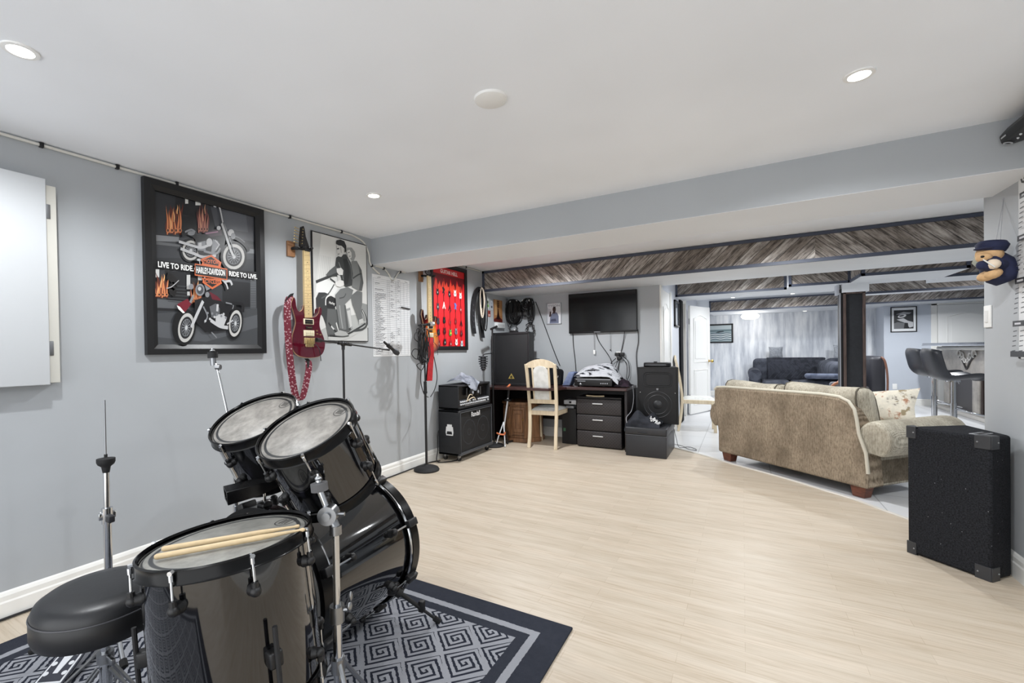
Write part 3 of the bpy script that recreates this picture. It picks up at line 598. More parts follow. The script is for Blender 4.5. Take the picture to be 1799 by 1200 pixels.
def guitar(name, label, loc, body_mat, edge_mat, strap_mat, head_mat, hw):
    g = thing(name, label, 'electric guitar', loc)
    bp = smooth_poly(rel(BODY), 4); n = len(bp); cx = sum(p[0] for p in bp)/n; cz = sum(p[1] for p in bp)/n
    def inset(k): return [(cx+(a-cx)*k, cz+(b-cz)*k) for a, b in bp]
    m = MB(body_mat); rings = [(.90, -.024), (1, -.014), (1, .010)]; V = [(d, a, b) for k, d in rings for a, b in inset(k)]
    m.add(V, [tuple(range(n))]+[(i*n+k, i*n+(k+1) % n, i*n+n+(k+1) % n, i*n+n+k) for i in range(2) for k in range(n)])
    m.use(edge_mat); V = [(d, a, b) for k, d in ((1, .010), (.985, .0165)) for a, b in inset(k)]; m.add(V, [(k, (k+1) % n, n+(k+1) % n, n+k) for k in range(n)])
    m.use(body_mat); m.add([(.0165, a, b) for a, b in inset(.985)], [tuple(range(n))]); m.build('body', parent=g, smooth=50)
    m = MB(M((222, 196, 146), .4, name='maple_neck')); m.prism(rel(NECK), (0, 0, 0), (0, 1, 0), (0, 0, 1), .0, .022)
    m.use(M((168, 150, 120), .3, 1, name='fret_wire')); L = [Vector((0, *p)) for p in rel(NECK)]
    for i in range(1, 23):
        f = 1-2**(-i/12); f /= (1-2**(-23/12)); a = L[0].lerp(L[3], f); b = L[1].lerp(L[2], f); m.tube([a+Vector((.022, 0, 0)), b+Vector((.022, 0, 0))], .0011, 5)
    m.use(BLK)
    for i in (3, 5, 7, 9, 12, 15, 17, 19, 21): f = (1-2**(-(i-.5)/12))/(1-2**(-23/12)); a = (L[0].lerp(L[3], f)+L[1].lerp(L[2], f))/2; m.cyl(a+Vector((.0215, 0, 0)), a+Vector((.0226, 0, 0)), .0035, n=10)
    m.build('neck', parent=g, smooth=30)
    m = MB(head_mat); m.prism(rel(HEAD), (0, 0, 0), (0, 1, 0), (0, 0, 1), .002, .017); m.build('headstock', parent=g, smooth=30)
    for i in range(6):
        y, z = zr(222-1.5*i, 62+24*i); tm = MB(hw).cyl((.004, y-.006, z), (.004, y-.036, z+.004), .003, n=8).ball((.004, y-.041, z+.005), (.004, .008, .006), 10).cyl((.017, y+.012, z), (.026, y+.012, z), .004, n=10); tm.build('tuner', parent=g)
    MB(BLK).box((.016, *zr(247, 246)), (.026, *zr(292, 236))).build('nut', parent=g)
    CRM = M((226, 216, 186), .45, name='cream_plastic')
    for (x0, y0, x1, y1, c1, c2) in ((241, 815, 327, 868, CRM, BLK), (262, 880, 316, 902, BLK, BLK), (243, 912, 332, 966, CRM, CRM)):
        a, b = zr(x0, y0), zr(x1, y1); pk = MB(c1).box((.012, *a), (.023, *b), .003); pk.use(c2); q0, q1 = zr(x0+10, y0+8), zr(x1-10, y1-6); pk.box((.02, *q0), (.027, *q1), .003); pk.use(hw)
        for k in range(6): yy = q0[0]+(q1[0]-q0[0])*(k+.5)/6; pk.cyl((.026, yy, (q0[1]+q1[1])/2), (.028, yy, (q0[1]+q1[1])/2), .0026, n=8)
        pk.build('pickup', parent=g)
    m = MB(hw); a, b = zr(246, 975), zr(334, 1030); m.box((.014, *a), (.028, *b), .004); a, b = zr(258, 1030), zr(326, 1052); m.box((.014, *a), (.024, *b), .003)
    for k in range(6): y0, z0 = zr(258+12*k, 985); y1, z1 = zr(258+12*k, 1042); m.box((.027, y0-.0035, z0), (.034, y0+.0035, z1+.01), .0015); m.cyl((.03, y1, z1), (.03, y1, z1-.012), .003, n=8)
    m.build('bridge', parent=g)
    m = MB(M((60, 60, 64), .3, 1, name='string_wire'))
    for k in range(6): y0, z0 = zr(252+7*k, 243); y1, z1 = zr(256+12.4*k, 985); m.tube([(.0255, y0, z0), (.0315, y1, z1)], .0006, 4)
    m.build('strings', parent=g)
    for x, y in ((352, 918), (355, 945), (382, 952)): yy, zz = zr(x, y); MB(hw).lathe([(.006, .016), (.006, .026), (.004, .03), (0, .03)], (0, yy, zz), (1, 0, 0), 12).build('control_knob', parent=g)
    y0, z0 = zr(335, 1030); y1, z1 = zr(370, 1172); MB(BLK).tube(spline([(.03, y0, z0), (.05, *zr(352, 1080)), (.045, y1, z1)], 6), .003, 6).build('tremolo_arm', parent=g)
    return g
WINE = gloss_black('burgundy_guitar_lacquer', (78, 10, 28), .12); GOLD = M((206, 186, 140), .3, 1, name='gold_hardware')
BUR = M((196, 160, 120), .4, name='binding')
g1 = guitar('electric_guitar', 'burgundy electric guitar with patterned strap hung between the two large posters', (GX, OY, OZ), WINE, BUR, None, M((20, 18, 20), .3), GOLD)
def strap_mat(name, c1, c2, sc):
    nt = NT(name); nt.set(.8); v = nt.coord(); vo = nt.n('ShaderNodeTexVoronoi', feature='F1'); vo.inputs['Scale'].default_value = sc; nt.l(v, vo.inputs['Vector'])
    nt.col(ramp(nt, vo.outputs[0], [(.25, lin(c2)), (.42, lin(c1))])); return nt.m
S1 = strap_mat('woven_red_white_strap', (100, 22, 40), (176, 146, 152), 62)
def Z2(x, y, X): p = px(470+x/2.5, 380+y/2.5, X); return (X-GX, p.y-OY, p.z-OZ)
m = MB(S1)
ribbon(m, spline([Z2(98, 352, GX+.02), Z2(88, 385, GX+.035), Z2(88, 480, GX+.03), Z2(98, 620, GX+.02), Z2(113, 740, GX+.02), Z2(128, 800, GX+.02), Z2(146, 806, GX+.02), Z2(160, 775, GX+.015), Z2(176, 700, GX+.01), Z2(182, 660, GX+.0), Z2(178, 635, GX-.01)], 6), (0.35, 1, .12), .05, .003)
m.build('strap', parent=g1, smooth=60)
m = MB(BLKM); ribbon(m, spline([Z2(112, 346, GX+.024), Z2(95, 352, GX+.026), Z2(80, 372, GX+.032)], 5), (.2, .3, 1), .03, .004); m.build('strap_end', parent=g1, smooth=60); m = MB(BLKM); ribbon(m, spline([Z2(183, 665, GX+.0), Z2(182, 640, GX-.005), Z2(170, 625, GX-.01)], 5), (0, 1, 0), .035, .004); m.build('strap_end', parent=g1)
def hanger(label, y, z, yn):
    h = thing('guitar_hanger', label, 'guitar hanger', (XL, 0, 0), 0, None)
    MB(M((150, 108, 74), .5, noise=.12, nscale=25, name='oak_block')).box((0, y-.038, z-.06), (.02, y+.028, z+.055), .004).build('backplate', parent=h)
    m = MB(BLKM).tube(spline([(.018, y, z), (.05, y, z), (.07, yn-.055, z-.002)], 4), .012, 10); m.tube(spline([(.07, yn-.055, z-.002), (.068, yn-.03, z), (.068, yn+.035, z+.002)], 4), .009, 8)
    m.tube(spline([(.068, yn-.03, z), (.10, yn-.032, z+.004), (.118, yn-.028, z+.012)], 4), .011, 10).tube(spline([(.068, yn+.03, z), (.10, yn+.034, z+.004), (.118, yn+.03, z+.012)], 4), .011, 10); m.build('yoke', parent=h)
hy, hz = zpt(160, 225, XL+.02); ny, nz = zpt(268, 222, GX)
hanger('oak and black guitar hanger holding the burgundy guitar', hy, hz, ny)
# second guitar: sunburst body behind the cable-hung stand
def burst():
    nt = NT('sunburst_lacquer'); nt.set(.12, coat=1); v = nt.coord(); s = nt.n('ShaderNodeSeparateXYZ'); nt.l(v, s.inputs[0])
    a = nt.math('DIVIDE', nt.math('ADD', s.outputs[1], .0), .17); b = nt.math('DIVIDE', nt.math('ADD', s.outputs[2], .12), .21)
    r = nt.math('SQRT', nt.math('ADD', nt.math('MULTIPLY', a, a), nt.math('MULTIPLY', b, b)))
    nt.col(ramp(nt, r, [(.25, lin((214, 140, 60))), (.6, lin((188, 88, 34))), (.85, lin((96, 22, 20))), (1, lin((46, 12, 14)))])); return nt.m
NY = px(757, 575, GX).y; NZ = px(757, 569, GX).z
g2 = guitar('electric_guitar', 'sunburst electric guitar with red strap hung in front of the red poster', (GX, NY, NZ), burst(), BUR, None, M((30, 22, 20), .3), CHROME)
m = MB(M((176, 24, 34), .55, noise=.25, nscale=30, name='red_satin_strap'))
def W2(x, y, X): p = px(740+x/6, 460+y/6, X); return (X-GX, p.y-NY, p.z-NZ)
ribbon(m, spline([W2(98, 800, GX+.045), W2(100, 860, GX+.045), W2(104, 930, GX+.04), W2(106, 1000, GX+.03), W2(98, 1100, GX+.03), W2(92, 1200, GX+.03), W2(88, 1255, GX+.03)], 5), (.3, 1, 0), .068, .004)
m.build('strap', parent=g2, smooth=60)
m = MB(BLKM); ribbon(m, spline([W2(60, 1255, GX-.0), W2(72, 1160, GX+.0), W2(84, 1020, GX+.0), W2(95, 930, GX+.01)], 5), (.3, 1, 0), .045, .004); m.build('strap', parent=g2, smooth=60)
hy2 = px(741, 485, XL+.02); hanger('oak and black guitar hanger above the sunburst guitar under the beam', hy2.y, hy2.z, NY-.02+.02)

# ---- red framed poster of miniature guitars
t = thing('framed_poster', 'black-framed red poster of many small guitars beyond the beam', 'poster', (XL, 0, 0))
ry0, ry1, rz0, rz1 = 4.0, 4.745, 1.215, 2.205
frame_left(t, ry0, ry1, rz0, rz1, .045, .028, M((17, 17, 19), .4), .006)
P = Print(.010, lambda u, v: (ry0+.043+u*(ry1-ry0-.086), rz0+.043+v*(rz1-rz0-.086)))
RED, DRED = (204, 34, 40), (104, 16, 26)
P.shape(RED, [(0, 0), (1, 0), (1, 1), (0, 1)]); P.shape((216, 62, 44), [(.05, .82), (.95, .82), (.9, .70), (.1, .70)])
P.shape(DRED, [(0, .91), (1, .91)]+[(1-k/24, .80+.05*math.sin(k*2.4)+.03*math.cos(k*5.1)) for k in range(25)])
P.text((240, 225, 222), 'GUITAR HELL', (.5, .945), .062, (1, 0), sx=1.05, bold=.03)
def mini(u, v, c, kind=0, s=1.0):
    N = (70, 34, 28) if kind % 2 else (30, 26, 28)
    P.line(N, [(u, v), (u, v+.115*s)], .012*s); P.shape(N, [(u-.012*s, v+.11*s), (u+.012*s, v+.11*s), (u+.016*s, v+.14*s), (u-.004*s, v+.145*s)])
    if kind == 2: P.shape(c, [(u, v+.03*s), (u+.055*s, v-.07*s), (u+.028*s, v-.07*s), (u, v-.02*s), (u-.028*s, v-.07*s), (u-.055*s, v-.07*s)])
    elif kind == 3: P.shape(c, [(u, v+.035*s), (u+.05*s, v+.0*s), (u+.02*s, v-.03*s), (u+.05*s, v-.07*s), (u, v-.05*s), (u-.05*s, v-.06*s), (u-.02*s, v-.02*s), (u-.05*s, v+.03*s)])
    else:
        P.shape(c, [(u+.012*s, v+.01*s), (u+.04*s, v+.03*s), (u+.034*s, v-.01*s), (u+.048*s, v-.045*s), (u+.03*s, v-.07*s), (u-.03*s, v-.07*s), (u-.048*s, v-.045*s), (u-.034*s, v-.01*s), (u-.04*s, v+.025*s), (u-.012*s, v+.01*s)])
        P.shape((40, 36, 40) if sum(c) > 300 else (180, 176, 170), [(u-.012*s, v-.02*s), (u+.012*s, v-.02*s), (u+.012*s, v-.045*s), (u-.012*s, v-.045*s)])
CL = [(30, 30, 34), (232, 230, 226), (26, 24, 28), (70, 84, 150), (226, 226, 224), (36, 36, 40), (206, 206, 210)]
rows = [(.70, [(30, 28, 30), (34, 32, 36), (28, 26, 30), (236, 234, 230), (234, 232, 230)], (0, 3, 0, 1, 0)), (.52, [(60, 54, 60), (232, 228, 222), (44, 22, 24), (84, 100, 160), (150, 40, 44)], (1, 2, 2, 3, 0)), (.335, [(52, 54, 66), (30, 32, 30), (170, 40, 44), (140, 30, 36), (60, 14, 24)], (0, 1, 0, 1, 2)), (.20, [(34, 36, 50), (80, 20, 24), (84, 150, 74), (120, 126, 140), (110, 24, 30)], (1, 0, 0, 1, 0)), (.06, [(100, 24, 28), (26, 26, 30), (150, 30, 36), (226, 222, 218), (186, 190, 196)], (0, 0, 1, 1, 0))]
for v, cs, ks in rows:
    for i, (c, k) in enumerate(zip(cs, ks)): mini(.14+.18*i, v+(.02 if i % 2 else 0), c, k, .9)
P.disc((230, 206, 60), (.50, .20-.03), .016, .012)
P.m.build('print', parent=t, smooth=0)

# ---- belts, strap and rope hung on a hook in the far corner of the left wall
hk = thing('wall_hook', 'black wall hook near the wooden fascia holding belts and rope', 'hook', (XL, 5.06, 1.99))
MB(BLK).box((0, -.02, -.03), (.008, .02, .03), .003).tube(spline([(.006, 0, .0), (.05, 0, -.005), (.085, 0, .0), (.09, 0, .03)], 4), .007, 8).build('prong', parent=hk)
t = thing('guitar_strap', 'black leather guitar strap folded over the corner wall hook', 'strap', (XL, 5.0, 0))
m = MB(M((28, 28, 31), .5)); ribbon(m, spline([(.03, -.10, 1.42), (.03, -.13, 1.62), (.035, -.10, 1.85), (.045, -.02, 2.0), (.06, .05, 2.005), (.055, .06, 1.9), (.05, .05, 1.7), (.045, .06, 1.52), (.04, .10, 1.37)], 6), (.15, 1, 0), .07, .004); m.build('band', parent=t, smooth=60)
for k in range(5): MB(M((60, 60, 64), .35)).cyl((.034, -.125, 1.5+.07*k), (.038, -.125, 1.5+.07*k), .012, n=12).build('stud', parent=t)
t = thing('cable_coil', 'thick black cable hanks hung from the corner wall hook', 'cable', (XL, 5.06, 0))
m = MB(CABLE)
for k in range(9): a = rr.uniform(-.02, .02); m.tube([(.05+.006*math.sin(k)+.004*k, a+.085*math.cos(q)*(.6+.05*k/9), 1.78+.24*math.sin(q)-.01*k) for q in [2*PI*i/28 for i in range(28)]], .008, 6, closed=True)
m.build('coil', parent=t)
t = thing('rope', 'beige rope coiled over the corner wall hook', 'rope', (XL, 5.0, 0))
m = MB(M((196, 184, 168), .8, noise=.1, nscale=90))
for k in range(6): m.tube([(.085+.006*k+.01*math.cos(q), -.01-.012*k+.07*(1-.04*k)*math.cos(q)+.05*math.sin(q/2)**2, 1.87-.012*k+(.13+.012*k)*math.sin(q)) for q in [2*PI*i/30 for i in range(30)]], .0055, 6, closed=True)
m.build('coil', parent=t)

# ---- small pieces stuck to the wall in the corner
def sticker(name, label, y, z, w, h, cols, cat='sticker'):
    t = thing(name, label, cat, (XL, y, z)); m = MB(M(cols[0], .5)); m.box((0, 0, 0), (.002, w, h))
    for i, c in enumerate(cols[1:]): m.use(M(c, .5)); m.box((.0019, w*(.15+.1*i), h*(.12+.38*i)), (.0024+.0003*i, w*(.85-.12*i), h*(.42+.38*i)))
    m.build('label', parent=t, smooth=0)
sticker('sticker', 'green and white sticker on the left wall near the corner', 5.28, 1.77, .06, .13, [(214, 218, 214), (112, 176, 70), (60, 90, 50)])
sticker('sticker', 'white and grey sticker right of the green one on the wall', 5.385, 1.765, .06, .12, [(208, 212, 220), (90, 96, 110), (170, 176, 190)])
sticker('sticker', 'small red square sticker below the green one on the wall', 5.305, 1.66, .075, .085, [(150, 66, 56), (196, 160, 150), (120, 44, 40)])
t = thing('poster', 'narrow brown and orange poster in the back left corner', 'poster', (XL, 0, 0))
P = Print(.002, lambda u, v: (5.47+u*.26, 1.60+v*.31))
MB(M((90, 60, 40), .5)).box((0, 5.47, 1.60), (.002, 5.73, 1.91)).build('sheet', parent=t)
P.shape((172, 120, 78), [(0, .1), (1, .1), (1, 1), (0, 1)]); P.shape((206, 164, 116), [(.1, .3), (.42, .3), (.36, 1), (.12, 1)]); P.shape((190, 140, 92), [(.62, .3), (.95, .3), (.9, 1), (.6, 1)]); P.shape((92, 30, 22), [(0, 0), (1, 0), (1, .12), (.7, .22), (.3, .2), (0, .12)]); P.shape((40, 22, 20), [(.3, .12), (.72, .12), (.56, .45), (.52, .62), (.46, .62), (.44, .45)])
for k in range(4): P.shape((44, 30, 26), [(.42, .66+.08*k), (.62, .66+.08*k), (.64, .71+.08*k), (.40, .71+.08*k)])
P.m.build('print', parent=t, smooth=0)
t = thing('wall_box', 'small white plastic box on left wall below the brown poster', 'wall box', (XL, 5.48, 1.515)); MB(M((214, 216, 216), .5)).box((0, 0, 0), (.05, .24, .075), .008).build('housing', parent=t); MB(M((190, 192, 192), .5)).box((.05, .02, .02), (.052, .22, .055), .001).build('cover', parent=t)
# ================================================================== RUG AND DRUM KIT
def rug_mat():
    nt = NT('navy_grey_spiral_rug'); nt.set(.95, spec=.1); v = nt.coord(); s = nt.n('ShaderNodeSeparateXYZ'); nt.l(v, s.inputs[0])
    wob = nt.math('MULTIPLY', nt.math('SUBTRACT', nt.noise(v, 70, 2), .5), .008)
    X, Y = nt.math('ADD', s.outputs[0], wob), nt.math('ADD', s.outputs[1], wob)
    cell = .152; c = math.sqrt(.5)/cell
    a = nt.math('ADD', nt.math('MULTIPLY', nt.math('ADD', X, Y), c), .28); b = nt.math('ADD', nt.math('MULTIPLY', nt.math('SUBTRACT', Y, X), c), .1)
    fa, fb = nt.math('SUBTRACT', nt.math('FRACT', a), .5), nt.math('SUBTRACT', nt.math('FRACT', b), .5)
    ring = nt.math('MAXIMUM', nt.math('ABSOLUTE', fa), nt.math('ABSOLUTE', fb))
    ang = nt.math('DIVIDE', nt.math('ARCTAN2', fb, fa), 2*PI)
    q = nt.math('FRACT', nt.math('ADD', nt.math('MULTIPLY', ring, 6.6), ang))
    dark = nt.math('LESS_THAN', q, .43); dark = nt.math('MULTIPLY', dark, nt.math('LESS_THAN', ring, .455)); 
    GR, NV = lin((158, 160, 166)), lin((40, 43, 54))
    pile = nt.noise(v, 420, 2); g1 = nt.mix(nt.math('MULTIPLY', pile, .5), GR, lin((124, 126, 134)))
    field = nt.mix(dark, g1, NV)
    # distance to the nearest edge (half sizes of the rug: 1.02, 1.45)
    dx = nt.math('SUBTRACT', 1.02, nt.math('ABSOLUTE', X)); dy = nt.math('SUBTRACT', 1.45, nt.math('ABSOLUTE', Y)); e = nt.math('MINIMUM', dx, dy)
    border = nt.math('LESS_THAN', e, .185); light = nt.math('MULTIPLY', nt.math('GREATER_THAN', e, .105), nt.math('LESS_THAN', e, .138))
    nv = nt.mix(nt.math('MULTIPLY', nt.noise(v, 45, 3), .6), lin((44, 47, 56)), lin((62, 65, 74)))
    nt.col(nt.mix(border, field, nt.mix(light, nv, g1))); nt.bump(pile, .5, .004); return nt.m
m = MB(rug_mat()).box((-1.02, -1.45, 0), (1.02, 1.45, .011), .004)
r = tag(m.build('area_rug', smooth=60), 'navy and grey rug with square spirals under the drum kit', 'rug'); r.location = (-1.655, .405, .0)
RZ = .011

def head_mat(name, r, base, dirt, ringc):
    nt = NT(name); nt.set(.42, spec=.4); v = nt.coord(); s = nt.n('ShaderNodeSeparateXYZ'); nt.l(v, s.inputs[0])
    rad = nt.math('DIVIDE', nt.math('SQRT', nt.math('ADD', nt.math('MULTIPLY', s.outputs[0], s.outputs[0]), nt.math('MULTIPLY', s.outputs[1], s.outputs[1]))), r)
    mott = ramp(nt, nt.noise(v, 16, 6, .7), [(.35, lin(dirt)), (.65, lin(base))])
    k = ramp(nt, rad, [(0, (0, 0, 0, 1)), (.80, (0, 0, 0, 1)), (.81, (1, 1, 1, 1)), (.85, (1, 1, 1, 1)), (.86, (.0, .0, .0, 1)), (.905, (0, 0, 0, 1)), (.91, (1, 1, 1, 1)), (.925, (1, 1, 1, 1)), (.93, (.1, .1, .1, 1)), (1, (.1, .1, .1, 1))])
    nt.col(nt.mix(k, mott, lin(ringc))); return nt.m
def orient(t, n): t.rotation_mode = 'QUATERNION'; t.rotation_quaternion = Vector(n).normalized().to_track_quat('Z', 'Y')
def drum_body(t, r, depth, hm, lugs, phase=0, shell=BLACKG, long_lug=False):
    MB(shell).lathe([(r*.955, -.004), (r*.955, -depth+.004)], n=64).build('shell', parent=t, smooth=60)
    MB(hm).lathe([(0, -.004), (r*.90, -.004), (r*.95, -.010)], n=64).build('drum_head', parent=t, smooth=60)
    MB(M((40, 40, 44), .3)).lathe([(r*.94, -depth+.008), (r*.9, -depth+.003), (0, -depth+.003)], n=48).build('bottom_head', parent=t, smooth=60)
    for z0, z1 in ((.008, -.026), (-depth+.026, -depth-.008)):
        MB(gl_hoop).lathe([(r*.955, z0-.006 if z0 > 0 else z1+.006), (r*.975, z0), (r*1.0, z0-.003), (r*1.0, z1+.004), (r*1.018, z1), (r*.965, z1)], n=64).build('hoop', parent=t, smooth=50)
    for i in range(lugs):
        a = phase+2*PI*i/lugs
        for zc, zh, sgn in ((-.078, .0, -1), (-depth+.078, -depth, 1)):
            p = lambda rr_, z: (rr_*math.cos(a), rr_*math.sin(a), z)
            m = MB(BLK).cyl(p(r*.94, zc), p(r*1.03, zc), .017, .012, 14); m.ball(p(r*1.03, zc), .0135, 12); m.cyl(p(r*1.035, zc), p(r*1.035, zc-sgn*.022), .008, n=10)
            m.use(CHROME).cyl(p(r*1.035, zc-sgn*.02), p(r*1.028, zh-sgn*(-.008)), .003, n=8); m.use(CHROME).cyl(p(r*1.0, zh-sgn*.004), p(r*1.045, zh-sgn*.004), .006, n=8)
            m.cyl(p(r*1.028, zh), p(r*1.028, zh-sgn*(-.014)), .0055, n=8); m.build('lug', parent=t)
_h = NT('black_hoop'); _h.col(lin((9, 9, 10))); _h.set(.22, spec=.22); gl_hoop = _h.m
def logo(t, r, txt, ang, rad=.72):
    c, s_ = math.cos(ang), math.sin(ang); o = (r*rad*c, r*rad*s_, -.0035)
    m = MB(M((66, 64, 62), .5)); m.lathe([(r*.135, 0), (r*.15, 0)], o, (0, 0, 1), 24); m.v = [(x, y, z) for x, y, z in m.v]
    for k in (-.05, 0, .05): m.box((o[0]-r*.08, o[1]+r*k-.002, -.0036), (o[0]+r*.08, o[1]+r*k+.002, -.0032))
    m.build('emblem', parent=t, smooth=0)
def marble_black():
    nt = NT('black_sparkle_lacquer'); nt.set(.07, coat=1); v = nt.coord(); n = nt.noise(nt.mapped(v, (1, 1, .4)), 22, 4, .75)
    nt.col(ramp(nt, n, [(.58, lin((9, 9, 11))), (.72, lin((40, 40, 50)))])); return nt.m
SPK = marble_black()
# floor tom
FT = Vector((-1.199, .703, .704)); FTN = Vector((-.098, -.019, .995)); FR = .21
t = thing('floor_tom', 'large black floor tom nearest the camera with drumsticks on its head', 'drum', FT, 0, None); orient(t, FTN)
drum_body(t, FR, .40, head_mat('floor_tom_head', FR, (160, 159, 153), (128, 127, 122), (60, 62, 64)), 8, .28)
logo(t, FR, '', 2.7)
for a in (3.2, 5.42, 1.2):
    c, s_ = math.cos(a), math.sin(a); m = MB(BLK).box((-.01, -.016, -.02), (FR*.13, .016, .02), .006, Matrix.Translation((FR*.95*c, FR*.95*s_, -.25)) @ Matrix.Rotation(a, 4, 'Z')); m.use(BLKM).tube([(FR*1.09*c, FR*1.09*s_, -.17), (FR*1.09*c, FR*1.09*s_, -.60), (FR*1.17*c, FR*1.17*s_, -.66)], .006, 8); m.use(RUB).cyl((FR*1.15*c, FR*1.15*s_, -.645), (FR*1.2*c, FR*1.2*s_, -.682), .013, n=12); m.build('leg', parent=t)
def on_head(x, y, h):
    d = ray(x, y); o = FT+FTN*h; return CAM+d*(((o-CAM).dot(FTN))/d.dot(FTN))
for lab, a, b in (('drumstick across the floor tom head, nearer the drum throne side', (271, 979), (536, 930)), ('drumstick on the floor tom head, the farther of the pair', (284, 965), (527, 924))):
    A, B = on_head(*a, .008), on_head(*b, .008); L = (B-A).length; u = (B-A)/L
    # tip at the right end, butt at the left
    st = MB(M((214, 190, 150), .45, noise=.06, nscale=40, name='hickory')).lathe([(0, 0), (.005, .001), (.0072, .006), (.0072, L*.70), (.0036, L-.022), (.0034, L-.016), (.0052, L-.008), (.0044, L-.002), (0, L)], (0, 0, 0), u, 14)
    o = st.build('drumstick', smooth=50); o.location = A; tag(o, lab, 'drumstick', 'pair of drumsticks')
# rack toms
def tom(label, c, r, n, depth, phase, ltxt):
    t = thing('rack_tom', label, 'drum', c); orient(t, n)
    drum_body(t, r, depth, head_mat('rack_tom_head', r, (164, 160, 154), (120, 117, 112), (46, 47, 49)), 6, phase, SPK); logo(t, r, '', 1.0); return t
T2 = Vector((-1.244, .994, .955)); N2 = Vector((0.02, -math.sin(math.radians(29.3)), math.cos(math.radians(29.3))))
a2 = math.radians(278); N1 = Vector((math.sin(math.radians(28.6))*math.cos(a2), math.sin(math.radians(28.6))*math.sin(a2), math.cos(math.radians(28.6)))); T1 = Vector((-1.59, 1.037, .96))
tm2 = tom('black rack tom nearer the camera, overlapping its twin, tilted worn head', T2, .165, N2, .25, .2, '')
tm1 = tom('black rack tom farther from the camera, nearest the left wall', T1, .163, N1, .235, .55, '')
# bass drum
BN = Vector((math.cos(math.radians(96)), math.sin(math.radians(96)), -.03)); BC = Vector((-1.533, 1.534, .338)); BR, BDp = .30, .56
t = thing('bass_drum', 'black bass drum lying on the rug behind the floor tom', 'drum', BC); t.rotation_mode = 'QUATERNION'
zz = BN.normalized(); xx = Vector((0, 0, 1)).cross(zz).normalized(); yy = zz.cross(xx); t.rotation_quaternion = Matrix((xx, yy, zz)).transposed().to_quaternion()     # local y is up, z out of the front head, x sideways
MB(BLACKG).lathe([(BR*.93, -.03), (BR*.93, -BDp+.03)], n=72).build('shell', parent=t, smooth=60)
MB(M((18, 18, 20), .25)).lathe([(0, .001), (BR*.88, .001), (BR*.93, -.006)], n=64).build('front_head', parent=t, smooth=60)
MB(head_mat('bass_batter_head', BR, (186, 184, 180), (158, 156, 150), (60, 62, 64))).lathe([(BR*.93, -BDp+.006), (BR*.88, -BDp), (0, -BDp)], n=64).build('batter_head', parent=t, smooth=60)
for z0, z1 in ((.012, -.042), (-BDp+.042, -BDp-.012)):
    m = MB(gl_hoop).lathe([(BR*.94, z0), (BR*.965, z0+.0), (BR, z0-.002), (BR, z1+.002), (BR*.965, z1), (BR*.94, z1)], n=72)
    m.build('hoop', parent=t, smooth=50)
    zc = z1-.004 if z0 > 0 else z0+.004; MB(CHROME).tube([(BR*.975*math.cos(q), BR*.975*math.sin(q), zc) for q in [2*PI*i/72 for i in range(72)]], .006, 8, closed=True).build('hoop_edge', parent=t)
for i in range(8):
    a = 2*PI*(i+.5)/8; p = lambda rr_, z: (rr_*math.cos(a), rr_*math.sin(a), z)
    for zc, zh, s_ in ((-.15, -.005, 1), (-BDp+.15, -BDp+.005, -1)):
        m = MB(BLK).cyl(p(BR*.91, zc), p(BR*1.0, zc), .02, .013, 14); m.ball(p(BR*1.0, zc), .015, 12); m.box((-.016, -.012, -.012), (.016, .014, .05 if s_ > 0 else .05), .005, Matrix.Translation(p(BR*1.02, zh)) @ Matrix.Rotation(a-PI/2, 4, 'Z') @ Matrix.Scale(s_, 4, (0, 0, 1)) @ Matrix.Translation((0, 0, -.045)))
        m.use(CHROME).cyl(p(BR*1.01, zc), p(BR*1.025, zh), .0035, n=8); m.build('lug', parent=t)
SPF = fl(772, 1094, RZ)
inv = t.rotation_quaternion.inverted()
for sd in (1, -1):
    base = Vector((-sd*BR*.9*math.cos(.55), -BR*.9*math.sin(.55), -.10)); foot = inv @ (Vector((SPF.x, SPF.y, RZ+.004))-BC) if sd > 0 else None
    if sd > 0: fx = foot
    else: fx = Vector((-foot0.x, foot0.y, foot0.z))
    if sd > 0: foot0 = foot.copy()
    base.x = abs(base.x)*(1 if fx.x > 0 else -1)
    m = MB(BLK).ball(base, .034, 14).cyl(base*.98, base+(fx-base).normalized()*.05, .022, n=14); kn = base+(fx-base)*.62
    m.use(BLKM).cyl(base, kn, .009, n=10).cyl(kn, fx, .0065, n=10); m.use(BLK).box((-.012, -.012, -.012), (.012, .035, .012), .004, Matrix.Translation(kn)); m.use(RUB).cyl(fx+(base-fx).normalized()*.03, fx, .012, n=10); m.build('spur', parent=t)
# tom holder posts on the bass drum
top = inv @ (Vector((-1.44, 1.22, .61))-BC)
m = MB(BLK).cyl((0, BR*.9, -.30), (0, BR*1.0, -.30), .04, n=20).box((-.035, BR*.95, -.335), (.035, BR*1.06, -.265), .008); m.build('mount_base', parent=t)
for T, N, r in ((T2, N2, .165), (T1, N1, .163)):
    q = inv @ ((T-N*.13+Vector((0, r*.93, 0))*.0+(Vector((-1.42, 1.2, .85))-T).normalized()*r*.9)-BC); m = MB(CHROME).tube(spline([(0.02*(1 if q.x > 0 else -1), BR*1.03, -.30), (q.x*.5, BR*1.03+(q.y-BR)*.75, q.z*.4-.18), q], 6), .010, 10); m.use(BLK).ball(q, .024, 12); m.build('tom_arm', parent=t)
